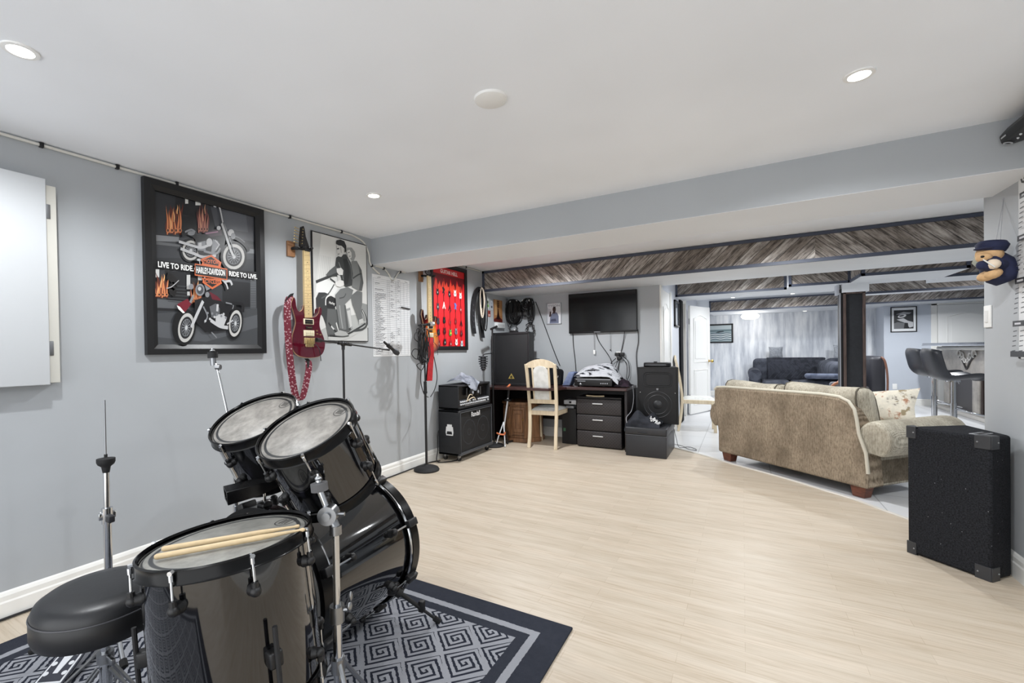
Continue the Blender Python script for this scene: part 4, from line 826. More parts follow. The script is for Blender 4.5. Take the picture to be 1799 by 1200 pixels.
# bass pedal beater side
# black plastic block on a rod above the bass drum
def dep(x, y, d): return CAM+ray(x, y)*d
t = thing('cowbell', 'black rectangular percussion block on a rod beside the rack toms', 'percussion block')
A, B = dep(396, 871, 1.56), dep(488, 846, 1.66); ax = (B-A).normalized(); sd = ax.cross(Vector((0, 0, 1))).normalized(); up = sd.cross(ax)
def ringp(c, w, h): return [c+sd*w-up*h, c+sd*w+up*h*.8, c-sd*w+up*h, c-sd*w-up*h*.8]
V = ringp(A, .036, .026)+ringp(A.lerp(B, .6), .034, .024)+ringp(B, .02, .014)+ringp(A, .032, .022)+ringp(A+ax*.12, .030, .02)
F = [(i+k, i+(k+1) % 4, i+4+(k+1) % 4, i+4+k) for i in (0, 4) for k in range(4)]+[(8, 9, 10, 11)]+[(k, (k+1) % 4, 12+(k+1) % 4, 12+k) for k in range(4)]+[(12+k, 12+(k+1) % 4, 16+(k+1) % 4, 16+k) for k in range(4)]+[(16, 17, 18, 19)]
MB(M((14, 14, 16), .22)).add(V, F).build('block', parent=t, smooth=30, bevel=.002)
q = A.lerp(B, .72)-up*.02; MB(CHROME).cyl(q, Vector((q.x, q.y, .655)), .005, n=10).build('rod', parent=t); MB(BLK).box((q.x-.02, q.y-.02, .635), (q.x+.02, q.y+.02, .665), .006).build('clamp', parent=t)
MB(CHROME).box(q-Vector((.012, .012, -.0)), q+Vector((.012, .012, .016)), .003).build('bracket', parent=t)

# throne
t = thing('drum_throne', 'round black padded drum throne on the rug beside the floor tom', 'stool', (-1.692, .598, RZ))
LEA = NT('black_vinyl'); LEA.set(.38, spec=.5); LEA.col(lin((30, 31, 34))); LEA.bump(LEA.noise(LEA.coord(), 90, 3), .12, .002)
MB(LEA.m).lathe([(0, .492), (.10, .4915), (.14, .486), (.158, .474), (.165, .458), (.166, .448)], n=72).build('cushion', parent=t, smooth=60)
MB(M((22, 22, 24), .4)).lathe([(.166, .449), (.168, .446), (.168, .395), (.163, .378), (.150, .372), (0, .372)], n=72).build('side_band', parent=t, smooth=50)
MB(M((70, 70, 74), .4)).tube([(.1675*math.cos(q), .1675*math.sin(q), .448) for q in [2*PI*i/72 for i in range(72)]], .0022, 6, closed=True).build('piping', parent=t)
m = MB(CHROME).cyl((0, 0, .20), (0, 0, .375), .0125, n=20); m.cyl((0, 0, .10), (0, 0, .27), .0165, n=20); m.build('pole', parent=t)
MB(STEEL).cyl((0, 0, .255), (0, 0, .285), .022, n=20).box((.018, -.006, .26), (.055, .006, .28), .003).build('height_clamp', parent=t)
for k in range(3):
    a = .5+2*PI*k/3; c, s_ = math.cos(a), math.sin(a); p = lambda r_, z: (r_*c, r_*s_, z)
    m = MB(STEEL)
    for o in (-.008, .008): ox, oy = -s_*o, c*o; m.box((-.004, -.003, 0), (.004, .003, 1), 0, Matrix.Translation((.02*c+ox, .02*s_+oy, .24)) @ Vector(((.24*c-.02*c), (.24*s_-.02*s_), -.225)).to_track_quat('Z', 'Y').to_matrix().to_4x4() @ Matrix.Diagonal((1, 1, .32, 1))); m.tube([(.016*c+ox, .016*s_+oy, .11), (.13*c+ox, .13*s_+oy, .13)], .005, 6)
    m.use(RUB).cyl(p(.225, .03), p(.25, .006), .014, n=12); m.build('leg', parent=t)

# hi-hat stand
HX, HY = -2.30, .83; zt = lambda x, y: py(x, y, HY).z
t = thing('hi_hat_stand', 'chrome hi-hat stand without cymbals between the throne and left wall', 'hi-hat stand', (HX, HY, RZ))
z = lambda yy: zt(172, yy)-RZ
MB(STEEL).cyl((0, 0, .62), (0, 0, z(702)), .0035, n=10).build('pull_rod', parent=t)
m = MB(CHROME).cyl((0, 0, z(905)), (0, 0, z(818)), .0105, n=18); m.build('upper_tube', parent=t); MB(CHROME).cyl((0, 0, .06), (0, 0, z(905)), .0145, n=18).build('lower_tube', parent=t)
m = MB(BLKM).lathe([(.012, z(826)), (.016, z(816)), (.028, z(812)), (.032, z(808)), (.032, z(802)), (.006, z(800)), (.006, z(795))], n=28); m.build('felt_seat', parent=t, smooth=40)
m = MB(CHROME).cyl((0, 0, z(912)), (0, 0, z(886)), .0195, n=20).box((-.006, -.03, z(905)), (.006, .03, z(893)), .003); m.cyl((-.03, 0, z(899)), (.03, 0, z(899)), .005, n=8).ball((-.038, 0, z(899)), (.006, .012, .016), 12); m.build('height_clamp', parent=t)
MB(M((40, 40, 44), .4)).box((.008, -.012, .50), (.045, .012, .53), .005).build('memory_clamp', parent=t)
for k in range(3):
    a = 1.9+2*PI*k/3; c, s_ = math.cos(a), math.sin(a); m = MB(STEEL).tube([(.015*c, .015*s_, .21), (.25*c, .25*s_, .012)], .008, 8).tube([(.015*c, .015*s_, .07), (.13*c, .13*s_, .11)], .005, 6); m.use(RUB).cyl((.24*c, .24*s_, .02), (.265*c, .265*s_, .004), .013, n=10); m.build('leg', parent=t)
ft = thing('_', 'x', 'x'); bpy.data.objects.remove(ft)
toe, heel = Vector((-2.27, .775, .10+RZ)), Vector((-2.12, .575, .028+RZ)); d = (heel-toe); L = d.length; d.normalize(); w = d.cross(Vector((0, 0, 1))).normalized(); upv = w.cross(d); o = toe-Vector((HX, HY, RZ))
outl = [(.0, -.022), (.0, .022), (.05, .036), (L*.6, .047), (L, .05), (L, -.05), (L*.6, -.047), (.05, -.036)]
m = MB(M((44, 46, 56), .4)).prism(outl, o, d, w, -.006, 0); m.use(M((206, 208, 212), .4)).prism([(a*.94+.006, b*.88) for a, b in outl], o, d, w, -.0075, -.0061); m.use(M((44, 46, 56), .4)).prism([(a*.86+.02, b*.74) for a, b in outl], o, d, w, -.0085, -.0076)
m.use(M((206, 208, 212), .4))
for i in range(5):
    for s_ in (-1, 1): c_ = o+d*(L*(.22+.15*i))+w*(s_*(.021+.012*i/5)); m.cyl(c_-upv*(-.0086), c_+upv*.0096, .0085, n=14)
m.prism([(L*.25, 0), (L*.5, .016), (L*.82, .008), (L*.82, -.008), (L*.5, -.016)], o+upv*.0002, d, w, -.0095, -.0086)
m.build('foot_pedal', parent=t, smooth=0)
MB(STEEL).tube([o+w*.04+Vector((0, 0, -.08)), heel-Vector((HX, HY, RZ))+w*.04+Vector((0, 0, -.015))], .006, 8).tube([o-w*.04+Vector((0, 0, -.08)), heel-Vector((HX, HY, RZ))-w*.04+Vector((0, 0, -.015))], .006, 8).tube([(0, 0, .06), o], .004, 6).build('pedal_frame', parent=t)

# chrome cymbal stand in front of the bass drum
D1 = 1.30; base = dep(592, 1060, D1); bx, by = base.x, base.y
t = thing('cymbal_stand', 'chrome cymbal stand without cymbal standing nearest the camera, before the bass drum', 'cymbal stand', (bx, by, RZ), 0, None)
zz_ = lambda y: dep(592, y, D1).z-RZ
MB(CHROME).cyl((0, 0, zz_(1080)), (0, 0, zz_(926)), .0098, n=20).build('upper_tube', parent=t); MB(CHROME).cyl((0, 0, .06), (0, 0, zz_(1080)), .0128, n=20).build('lower_tube', parent=t)
m = MB(STEEL).cyl((0, 0, zz_(1092)), (0, 0, zz_(1063)), .0205, n=24); wd = _r; m.tube([(wd*.012)+Vector((0, 0, zz_(1072))), wd*.035+Vector((0, 0, zz_(1070)))], .007, 8); m.ball(wd*.036+Vector((0, 0, zz_(1066))), (.007, .009, .016), 12).ball(wd*.04+Vector((0, 0, zz_(1048))), (.005, .006, .016), 12); m.build('height_clamp', parent=t)
j = dep(578, 903, D1)-Vector((bx, by, RZ)); j2 = dep(568, 908, D1)-Vector((bx, by, RZ))
m = MB(STEEL).cyl((0, 0, zz_(938)), (0, 0, zz_(922)), .017, n=20).tube([(0, 0, zz_(926)), j], .014, 12); m.cyl(j-_f*.022, j+_f*.016, .027, n=24).cyl(j-_f*.03, j-_f*.02, .012, n=16); m.tube([j+_r*.02, j+_r*.045], .006, 8); m.build('tilter', parent=t)
e1, e2 = dep(562, 862, D1)-Vector((bx, by, RZ)), dep(558, 832, D1)-Vector((bx, by, RZ))
MB(CHROME).tube([j, e1], .009, 14).build('arm', parent=t)
m = MB(M((92, 92, 94), .9, name='grey_felt')).cyl(e1+(e2-e1)*.0, e1+(e2-e1)*.45, .024, n=24); m.build('felt', parent=t, smooth=40); MB(CHROME).cyl(e1+(e2-e1)*.45, e1+(e2-e1)*.75, .009, n=12).cyl(e1, e2, .004, n=10).ball(e1+(e2-e1)*.72, (.011, .011, .008), 10).build('wing_nut', parent=t)
for k in range(3):
    a = -.35+2*PI*k/3; c, s_ = math.cos(a), math.sin(a); m = MB(STEEL).tube([(.013*c, .013*s_, .30), (.22*c, .22*s_, .012)], .007, 8).tube([(.013*c, .013*s_, .09), (.12*c, .12*s_, .16)], .005, 6); m.use(RUB).cyl((.21*c, .21*s_, .02), (.235*c, .235*s_, .004), .012, n=10); m.build('leg', parent=t)
MB(STEEL).cyl((0, 0, .27), (0, 0, .31), .02, n=20).build('leg_collar', parent=t)
# far cymbal stand with a boom arm
D2 = 2.0; base = dep(415, 895, D2); bx, by = base.x, base.y; O = Vector((bx, by, RZ))
t = thing('cymbal_stand', 'boom cymbal stand without cymbal rising behind the rack toms by the left wall', 'cymbal stand', O)
jz = dep(413, 790, D2).z-RZ
MB(CHROME).cyl((0, 0, .06), (0, 0, .52), .0125, n=18).build('lower_tube', parent=t); MB(CHROME).cyl((0, 0, .5), (0, 0, jz), .0095, n=18).build('upper_tube', parent=t)
a0 = dep(381, 645, D2)-O; cj = dep(409, 768, D2)-O
MB(CHROME).tube([cj+(cj-a0)*.15, a0], .0055, 12).build('arm', parent=t); MB(STEEL).cyl((0, 0, jz-.02), (0, 0, jz+.015), .017, n=16).ball(cj, .024, 14).tube([(0, 0, jz), cj], .01, 10).build('tilter', parent=t)
b0, b1, b2 = dep(375, 642, D2)-O, dep(374, 629, D2)-O, dep(373, 612, D2)-O
MB(STEEL).cyl(b0, b1, .012, n=14).cyl(a0-_r*.004, a0+_r*.016, .012, n=14).tube([a0, b0+(b1-b0)*.3], .008, 8).build('arm_joint', parent=t)
MB(BLKM).cyl(b1, b1+(b2-b1)*.6, .0205, n=24).build('felt', parent=t); MB(CHROME).cyl(b1, b2, .004, n=8).ball(b1+(b2-b1)*.75, (.011, .011, .007), 10).build('wing_nut', parent=t)
for k in range(3):
    a = .9+2*PI*k/3; c, s_ = math.cos(a), math.sin(a); m = MB(STEEL).tube([(.013*c, .013*s_, .34), (.24*c, .24*s_, .012)], .007, 8).tube([(.013*c, .013*s_, .1), (.13*c, .13*s_, .18)], .005, 6); m.use(RUB).cyl((.23*c, .23*s_, .02), (.255*c, .255*s_, .004), .012, n=10); m.build('leg', parent=t)
# ================================================================== BACK LEFT: AMP, STANDS, DESK AND WHAT IS ON IT
rs = random.Random(11)
TOLEX = NT('black_tolex'); TOLEX.set(.6, spec=.35); TOLEX.col(lin((34, 35, 38))); TOLEX.bump(TOLEX.noise(TOLEX.coord(), 260, 2), .25, .001); TOLEX = TOLEX.m
def grille_mat(name, rgb=(15, 15, 17), sc=260):
    nt = NT(name); nt.set(.7); v = nt.coord(); w1 = nt.n('ShaderNodeTexVoronoi'); w1.inputs['Scale'].default_value = sc; nt.l(v, w1.inputs['Vector'])
    nt.col(ramp(nt, w1.outputs[0], [(.2, lin(rgb)), (.6, tuple(x*1.9 for x in lin(rgb)[:3])+(1,))])); return nt.m
GRILLE = grille_mat('black_grille_cloth'); CORNER = M((60, 61, 64), .4, .3, name='corner_cap_metal')
SILV = M((196, 198, 202), .35, name='silver_paint')

# ---- cabinet and head: front faces +X
AX0, AX1, AY0, AY1 = -2.90, -2.62, 4.065, 4.80
t = thing('guitar_cabinet', 'black guitar speaker cabinet with silver script lettering, standing on casters', 'speaker cabinet', (AX0, AY0, 0))
w, l = AX1-AX0, AY1-AY0
m = MB(TOLEX); m.prism([(0, .07), (w, .07), (w, .555), (0, .555)], (0, 0, 0), (1, 0, 0), (0, 0, 1), -.018, 0).prism([(0, .07), (w, .07), (w, .555), (0, .555)], (0, l, 0), (1, 0, 0), (0, 0, 1), 0, .018)
m = MB(TOLEX); T = .022
m.box((0, 0, .07), (w, T, .555), .006).box((0, l-T, .07), (w, l, .555), .006).box((0, 0, .533), (w, l, .555), .006).box((0, 0, .07), (w, l, .095), .006).box((0, T, .09), (.02, l-T, .54)); m.build('body', parent=t)
m = MB(GRILLE).box((w-.03, T, .095), (w-.012, l-T, .535)); m.build('grille', parent=t)
for y in (l*.29, l*.71): MB(M((40, 42, 46), .8, name='cone_outline')).lathe([(.128, 0), (.134, .0012), (.14, 0)], (w-.012, y, .30), (1, 0, 0), 48).lathe([(.03, 0), (.036, .001), (.042, 0)], (w-.012, y, .30), (1, 0, 0), 32).build('speaker_cone', parent=t)
m = MB(M((84, 86, 90), .5, name='grey_piping'))
m.tube([(w+.0, T, .097), (w, l-T, .097), (w, l-T, .533), (w, T, .533)], .004, 6, closed=True); m.build('piping', parent=t)
MB(M((70, 72, 76), .5)).box((w-.001, -.002, .068), (w+.006, l+.002, .092), .003).build('lower_rail', parent=t)
for y in (0, l):
    for z in (.07, .555):
        for x in (w,): MB(CORNER).ball((x-.012, y+(.012 if y == 0 else -.012), z+(.013 if z < .1 else -.013)), (.0155, .0155, .0165), 12).build('corner_cap', parent=t)
MB(M((225, 225, 226), .4)).text('Randall', .075, (w-.004, l*.46, .488), (0, 1, 0), (0, 0, 1), .006, sx=.9, bold=.02).build('lettering', parent=t, smooth=0)
m = MB(M((226, 226, 226), .35)); m.prism([(-.05, -.012), (-.042, .05), (.042, .05), (.05, -.012), (.042, -.045), (-.042, -.045)], (.15, 0, .33), (1, 0, 0), (0, 0, 1), 0, .006); m.prism([(-.03, .05), (-.03, .075), (.03, .075), (.03, .05)], (.15, 0, .33), (1, 0, 0), (0, 0, 1), 0, .005); m.use(BLKM).prism([(-.036, -.032), (-.03, .0), (.03, .0), (.036, -.032)], (.15, -.001, .33), (1, 0, 0), (0, 0, 1), .006, .007); m.build('handle', parent=t)
def caster(x, y):
    m = MB(BLK).cyl((x, y-.011, .022), (x, y+.011, .022), .022, n=18); m.use(STEEL).box((x-.014, y-.016, .03), (x+.014, y+.016, .07), .004).cyl((x, y-.018, .022), (x, y+.018, .022), .005, n=8); m.build('caster', parent=t)
for x in (.05, w-.05):
    for y in (.06, l-.06): caster(x, y)
t = thing('guitar_amplifier', 'black guitar amplifier head with rows of silver knobs on the speaker cabinet', 'amplifier', (AX0, AY0+.01, .568))
l2, h2 = l-.02, .262
m = MB(TOLEX).box((0, 0, 0), (w-.02, .02, h2), .006).box((0, l2-.02, 0), (w-.02, l2, h2), .006).box((0, 0, h2-.024), (w-.02, l2, h2), .008).box((0, 0, 0), (w-.02, l2, .022), .006).box((0, .02, .02), (.02, l2-.02, h2-.02)); m.build('body', parent=t)
MB(M((18, 18, 20), .25)).box((w-.08, .02, .022), (w-.06, l2-.02, h2-.024)).build('front_panel', parent=t)
m = MB(M((44, 44, 48), .35)); m.box((w-.062, .02, .022), (w-.03, l2-.02, .095), .003); m.use(M((200, 202, 206), .3, .6)); m.box((w-.031, .15, .024), (w-.029, l2-.03, .03)); m.build('control_panel', parent=t)
for r_ in range(2):
    for k in range(17):
        if rs.random() < .08: continue
        y, z = .06+k*.038, .048+r_*.028; MB(M((214, 216, 220), .3)).lathe([(.0105, 0), (.0085, .012), (0, .013)], (w-.03, y, z), (1, 0, 0), 14).build('knob', parent=t)
for y in (.05, l2-.05): MB(RUB).cyl((w*.7, y, -.012), (w*.7, y, 0), .014, n=12).cyl((w*.2, y, -.012), (w*.2, y, 0), .014, n=12).build('foot', parent=t)
m = MB(M((120, 122, 126), .3, 1))
for y in (.25, .35, .45, .55): m.cyl((w-.07, y, .12), (w-.07, y, .215), .017, n=14)
m.build('tube_row', parent=t, smooth=40)
def crumple(name, label, cat, o, poly_fn, nx, ny, h, th, mat, seed, group=None, amp=.02, drape=None):
    """cloth lying in folds: grid over (u, v) in 0..1; poly_fn gives the place, h(u, v) the height"""
    R = random.Random(seed); ph = [(R.uniform(3, 9), R.uniform(3, 9), R.uniform(0, 6), R.uniform(.4, 1)) for _ in range(7)]
    V, top = [], []
    for j in range(ny):
        for i in range(nx):
            u, v = i/(nx-1), j/(ny-1); p = Vector(poly_fn(u, v)); f = sum(a*math.sin(x*u*2+y*v*2+c) for x, y, c, a in ph)/3.2
            f2 = abs(math.sin(5*u+7*v+ph[0][2]+2*math.sin(6*v)))
            e = min(1, 5*min(u, 1-u, v, 1-v)); p.z += h(u, v)+amp*(f*.7+f2*.8)*(.25+.75*e); p.x += amp*.5*math.sin(ph[1][2]+9*v+4*u); p.y += amp*.5*math.sin(ph[2][2]+9*u+5*v)
            top.append(p)
    t = thing(name, label, cat, o, 0, group)
    m = MB(mat); F = [(j*nx+i, j*nx+i+1, (j+1)*nx+i+1, (j+1)*nx+i) for j in range(ny-1) for i in range(nx-1)]; m.add(top, F)
    ob = m.build('cloth', parent=t, smooth=80); so = ob.modifiers.new('thickness', 'SOLIDIFY'); so.thickness = th; so.offset = -1
    sd = ob.modifiers.new('sub', 'SUBSURF'); sd.levels = 1; sd.render_levels = 1; return t
def cloth_mat(name, rgb, dark=None, sc=8, rough=.9):
    nt = NT(name); nt.set(rough, spec=.15); v = nt.coord(); n = nt.noise(v, sc, 4)
    nt.col(ramp(nt, n, [(.40, lin(dark or tuple(int(x*.8) for x in rgb))), (.56, lin(rgb))])); nt.bump(nt.noise(v, 350, 2), .2, .001); return nt.m
# grey cloth slumped over the head
crumple('cloth', 'crumpled grey cloth slumped over the front of the amplifier head', 'cloth', (AX0+.02, AY0+.10, .832),
        lambda u, v: (.02+.235*u+(.03*max(0, u-.8)), .02+.30*v+.05*u, 0), 16, 16, lambda u, v: (.085*math.sin(PI*min(1, max(0, u*.9+.1)))*math.sin(PI*(.12+.76*v))+.008) if u < .88 else -.10*(u-.88)/.12*math.sin(PI*v)+.008, .004, cloth_mat('grey_jersey_cloth', (150, 154, 164), (96, 100, 110)), 4, amp=.022)
# headphones hung over the head, with a pale cable
t = thing('headphones', 'black headphones with pale cord hanging on the amplifier head front', 'headphones', (AX1+.0, AY0+.335, .735))
m = MB(BLK).tube(spline([(-.015, -.06, .0), (-.035, -.05, .08), (-.07, .0, .125), (-.035, .06, .08), (-.015, .06, .0)], 6), .007, 8); m.build('headband', parent=t)
for y in (-.06, .06): m = MB(BLK).lathe([(.0, .012), (.022, .012), (.04, .004), (.042, -.012), (.03, -.02), (0, -.02)], (-.005, y, 0), (1, 0, 0), 22); m.use(M((150, 152, 158), .4)).lathe([(0, .0135), (.016, .0135), (.018, .0115)], (-.005, y, 0), (1, 0, 0), 18); m.build('ear_cup', parent=t)
MB(M((206, 190, 164), .6)).tube(spline([(.0, -.06, -.03), (.012, -.14, -.02), (.01, -.19, -.08), (.012, -.12, -.062), (.012, -.05, -.055), (.012, -.02, -.08)], 6), .005, 6).build('cord', parent=t)
# cable from the cabinet to the wall base
t = thing('power_cable', 'black cable trailing from the speaker cabinet down onto the floor by the wall', 'cable')
MB(CABLE).tube(spline([(AX0+.01, AY0-.012, .33), (AX0+.012, AY0-.035, .27), (AX0+.014, AY0-.04, .12), (AX0+.05, AY0-.1, .012), (AX0+.16, AY0-.03, .008), (AX0+.2, AY0+.06, .008)], 6), .006, 8).build('cord', parent=t)
t = thing('floor_cable', 'black cable lying along the foot of the left wall', 'cable')
MB(CABLE).tube(spline([(XL+.026, .3, .009), (XL+.03, 1.5, .009), (XL+.028, 2.6, .009), (XL+.034, 3.3, .009), (XL+.03, 3.85, .009), (XL+.09, 4.02, .009)], 6), .006, 8).build('cord', parent=t)

# ---- straight microphone stand with cables over it
sx_, sy_ = -2.762, 3.655
t = thing('microphone_stand', 'straight black microphone stand with round base and cables hung over its top', 'microphone stand', (sx_, sy_, 0))
MB(BLKM).lathe([(0, .0), (.128, .0), (.13, .012), (.118, .03), (.085, .044), (.03, .052), (.018, .062), (0, .062)], n=48).build('base', parent=t)
MB(BLK).cyl((0, 0, .06), (0, 0, .86), .0125, n=16).build('lower_tube', parent=t); MB(BLK).cyl((0, 0, .84), (0, 0, 1.44), .008, n=14).build('upper_tube', parent=t)
MB(BLKM).cyl((0, 0, .80), (0, 0, .90), .0165, n=16).cyl((0, 0, .78), (0, 0, .80), .02, n=16).build('clutch', parent=t)
m = MB(BLK).tube(spline([(0, 0, 1.44), (.015, .0, 1.47), (.05, .01, 1.47)], 4), .012, 10); m.build('mic_clip', parent=t)
t = thing('microphone', 'silver-headed microphone clipped at the top of the cable-hung stand', 'microphone', (sx_+.03, sy_+.01, 1.475))
MB(BLK).lathe([(.010, -.11), (.013, -.02), (.016, .03)], (0, 0, 0), (.3, .9, .1), 16, caps=True).build('body', parent=t); MB(M((200, 202, 204), .35, .7)).lathe([(.016, .03), (.024, .045), (.026, .065), (.018, .085), (0, .092)], (0, 0, 0), (.3, .9, .1), 18).build('grille', parent=t)
t = thing('cable_bundle', 'tangle of black cables looped over the top of the straight microphone stand', 'cables', (sx_, sy_, 1.40))
m = MB(CABLE)
for k in range(13):
    a, b = rs.uniform(.03, .06), rs.uniform(.15, .21); oy = rs.uniform(-.11, -.055); ox = .028+rs.uniform(0, .03); dz = rs.uniform(-.03, .01); sk = rs.uniform(-.05, .05)
    m.tube([(ox+.012*math.sin(3*q+k), oy+a*math.cos(q)+sk*math.sin(q), -.13+dz+b*math.sin(q)*.95) for q in [2*PI*i/30 for i in range(30)]], .0045, 6, closed=True)
m.build('coil', parent=t)
for pts in ([(.03, -.08, -.2), (.035, -.2, -.17), (.035, -.25, -.22), (.035, -.18, -.27), (.03, -.08, -.24), (.03, -.1, -.3), (.03, -.17, -.33), (.03, -.1, -.38), (.03, -.05, -.33), (.03, -.1, -.28)], [(.03, -.1, -.38), (.03, -.11, -.5), (.03, -.06, -.62), (.02, .02, -.66)], [(.03, -.06, -.0), (.03, -.17, -.01), (.03, -.2, -.07), (.03, -.1, -.12)], [(.02, .13, -.25), (.02, .18, -.45), (.02, .14, -.58), (.02, .06, -.66)]): MB(CABLE).tube(spline(pts, 7), .0045, 6).build('loop', parent=t)

# ---- boom microphone stand behind the rack toms
bx_, by_ = -2.60, 2.425; zt_ = lambda y: px(604, y, -2.6).z
t = thing('microphone_stand', 'black boom microphone stand rising behind the rack toms', 'microphone stand', (bx_, by_, 0), 0, None)
MB(BLK).cyl((0, 0, .12), (0, 0, .75), .0125, n=16).build('lower_tube', parent=t); MB(BLK).cyl((0, 0, .74), (0, 0, 1.235), .0085, n=14).build('upper_tube', parent=t)
MB(BLKM).cyl((0, 0, .72), (0, 0, .78), .018, n=16).build('clutch', parent=t)
p0, p1 = px(556, 597, -2.6)-Vector((bx_, by_, 0)), px(684, 615, -2.6)-Vector((bx_, by_, 0))
MB(BLK).tube([p0, p1], .0065, 12).build('boom', parent=t); pc = px(603, 604, -2.6)-Vector((bx_, by_, 0)); MB(BLK).tube([p0, p0+(p1-p0)*.05], .016, 12).build('counterweight', parent=t)
MB(BLK).ball(pc, .022, 14).cyl((0, 0, 1.225), pc, .012, n=12).cyl(pc, pc+Vector((.04, 0, .0)), .007, n=8).ball(pc+Vector((.045, 0, 0)), (.012, .018, .012), 10).tube([pc-(p1-p0).normalized()*.05, pc+(p1-p0).normalized()*.08], .012, 12).build('boom_clamp', parent=t)
for k in range(3):
    a = .2+2*PI*k/3; c, s_ = math.cos(a), math.sin(a); r_ = .27; MB(BLK).tube([(.01*c, .01*s_, .14), (r_*c, r_*s_, .014)], .008, 8).ball((r_*c, r_*s_, .012), .013, 10).build('leg', parent=t)
m0, m1 = px(676, 602, -2.6), px(700, 622, -2.6); t = thing('microphone', 'black handheld microphone at the right end of the boom stand', 'microphone', m0)
d_ = (m1-m0).normalized(); L = (m1-m0).length
MB(BLK).lathe([(.010, -.01), (.012, L*.2), (.016, L*.62)], (0, 0, 0), d_, 16, caps=True).build('body', parent=t); MB(M((58, 60, 64), .5, .4)).lathe([(.016, L*.62), (.024, L*.72), (.025, L*.85), (.018, L*.97), (0, L)], (0, 0, 0), d_, 18).build('grille', parent=t)
MB(BLK).lathe([(.018, L*.22), (.019, L*.42)], (0, 0, 0), d_, 14, caps=True).build('clip', parent=t)

# ---- vintage microphone on the round-based stand beside the amp
vx, vy = -2.70, 4.98
t = thing('microphone_stand', 'black round-based microphone stand between the amplifier and the desk', 'microphone stand', (vx, vy, 0), 0, None)
q = lambda x, y: px(x, y, vx)-Vector((vx, vy, 0))
MB(BLKM).lathe([(0, 0), (.125, 0), (.128, .012), (.11, .028), (.06, .042), (.018, .05), (0, .05)], n=40).build('base', parent=t)
MB(BLK).cyl((0, 0, .05), (0, 0, q(859, 618).z), .0095, n=14).build('lower_tube', parent=t); MB(BLK).cyl((0, 0, q(859, 616).z), (0, 0, q(859, 590).z), .016, n=14).build('grip', parent=t)
MB(BLK).cyl((0, 0, q(859, 592).z), (0, 0, q(859, 578).z), .011, n=12).tube([(-.0, -.035, q(857, 578).z), (0.0, .12, q(866, 573).z)], .014, 10).build('boom_head', parent=t)
t = thing('vintage_microphone', 'ribbed vintage style microphone hanging from the stand beside the amplifier', 'microphone', (vx, vy, 0))
c0 = q(849, 637); m = MB(M((64, 66, 70), .4, .5))
for k in range(6): zc = c0.z+.07-.028*k; rr_ = (.045, .047, .046, .042, .036, .027)[k]; m.lathe([(rr_*.55, -.008), (rr_*1.25, -.007), (rr_*1.25, .007), (rr_*.55, .008)], (c0.x, c0.y, zc), (0, 0, 1), 20)
m.build('ribs', parent=t, smooth=40); MB(M((26, 26, 28), .4)).lathe([(0, -.1), (.022, -.095), (.03, -.06), (.036, .0), (.036, .06), (0, .085)], c0, (0, 0, 1), 18).build('core', parent=t)
MB(BLK).tube(spline([c0+Vector((0, .0, .08)), c0+Vector((0, .03, .10)), Vector((0, -.03, q(857, 621).z)), Vector((0, -.01, q(857, 621).z))], 5), .006, 8).build('bracket', parent=t)
# guitar stand with orange rests beside it
g = fl(884, 776); t = thing('guitar_stand', 'folding guitar stand with orange padded rests beside the brown cabinet', 'guitar stand', (-2.60, 5.06, 0))
MB(M((206, 208, 210), .3, .6)).tube([(.0, .0, .22), (.04, .06, .62)], .011, 10).build('upright', parent=t); MB(BLK).cyl((.04, .06, .6), (.045, .065, .70), .016, n=10).box((.0, .03, .56), (.075, .10, .585), .005).build('neck_yoke', parent=t)
OR_ = M((206, 118, 76), .6, name='orange_foam'); MB(OR_).tube(spline([(.03, .05, .735), (.06, .03, .75), (.055, .08, .765), (.03, .1, .75)], 4), .012, 8).build('neck_rest', parent=t)
for k, (x, y) in enumerate(((-.06, -.10), (.06, -.09), (.0, .10))): MB(M((206, 208, 210), .3, .6) if k < 2 else BLK).tube([(0, 0, .3), (x*.7, y*.7, .12), (x, y, .02)], .009, 8).ball((x, y, .014), .014, 8).build('leg', parent=t)
MB(OR_).tube(spline([(-.05, -.09, .17), (.0, -.12, .165), (.05, -.09, .16), (.06, -.09, .19)], 4), .011, 8).build('body_rest', parent=t)
t = thing('stand_foot', 'x', 'x'); bpy.data.objects.remove(t)
t = thing('folded_tripod', 'folded black tripod lying on the floor before the brown cabinet', 'tripod', (-2.56, 5.12, 0)); a, b = Vector((-.07, .02, .02)), fl(907, 773, .015)-Vector((-2.56, 5.12, 0))
MB(BLK).tube([a, b], .011, 10).cyl(a, a+Vector((0, 0, .12)), .012, n=10).build('tube', parent=t); MB(RUB).tube([b, b+(b-a).normalized()*.03], .014, 10).build('foot', parent=t)

# ---- L-shaped desk
DW = NT('dark_walnut_desk'); DW.set(.3, coat=.3); _v = DW.coord(); DW.col(ramp(DW, DW.noise(DW.mapped(_v, (1, 14, 14)), 3, 4), [(.3, lin((44, 27, 26))), (.7, lin((70, 43, 40)))])); DW = DW.m
t = thing('desk', 'dark walnut L-shaped desk along the back wall and corner', 'desk', (0, 0, 0))
DP = [(-2.925, 4.99), (-1.99, 5.05), (-1.86, 5.33), (-1.15, 5.34), (-1.15, 5.90), (-2.925, 5.90)]
MB(DW).prism(DP, (0, 0, 0), (1, 0, 0), (0, 1, 0), .708, .742).build('desktop', parent=t, bevel=.005)
MB(M((26, 20, 22), .5)).box((-1.185, 5.38, 0), (-1.155, 5.88, .708), .003).build('side_panel', parent=t); MB(M((26, 20, 22), .5)).box((-2.92, 5.1, 0), (-2.89, 5.88, .708), .003).build('side_panel', parent=t); MB(M((26, 20, 22), .5)).box((-2.88, 5.84, .25), (-1.19, 5.86, .708), .003).build('back_panel', parent=t)
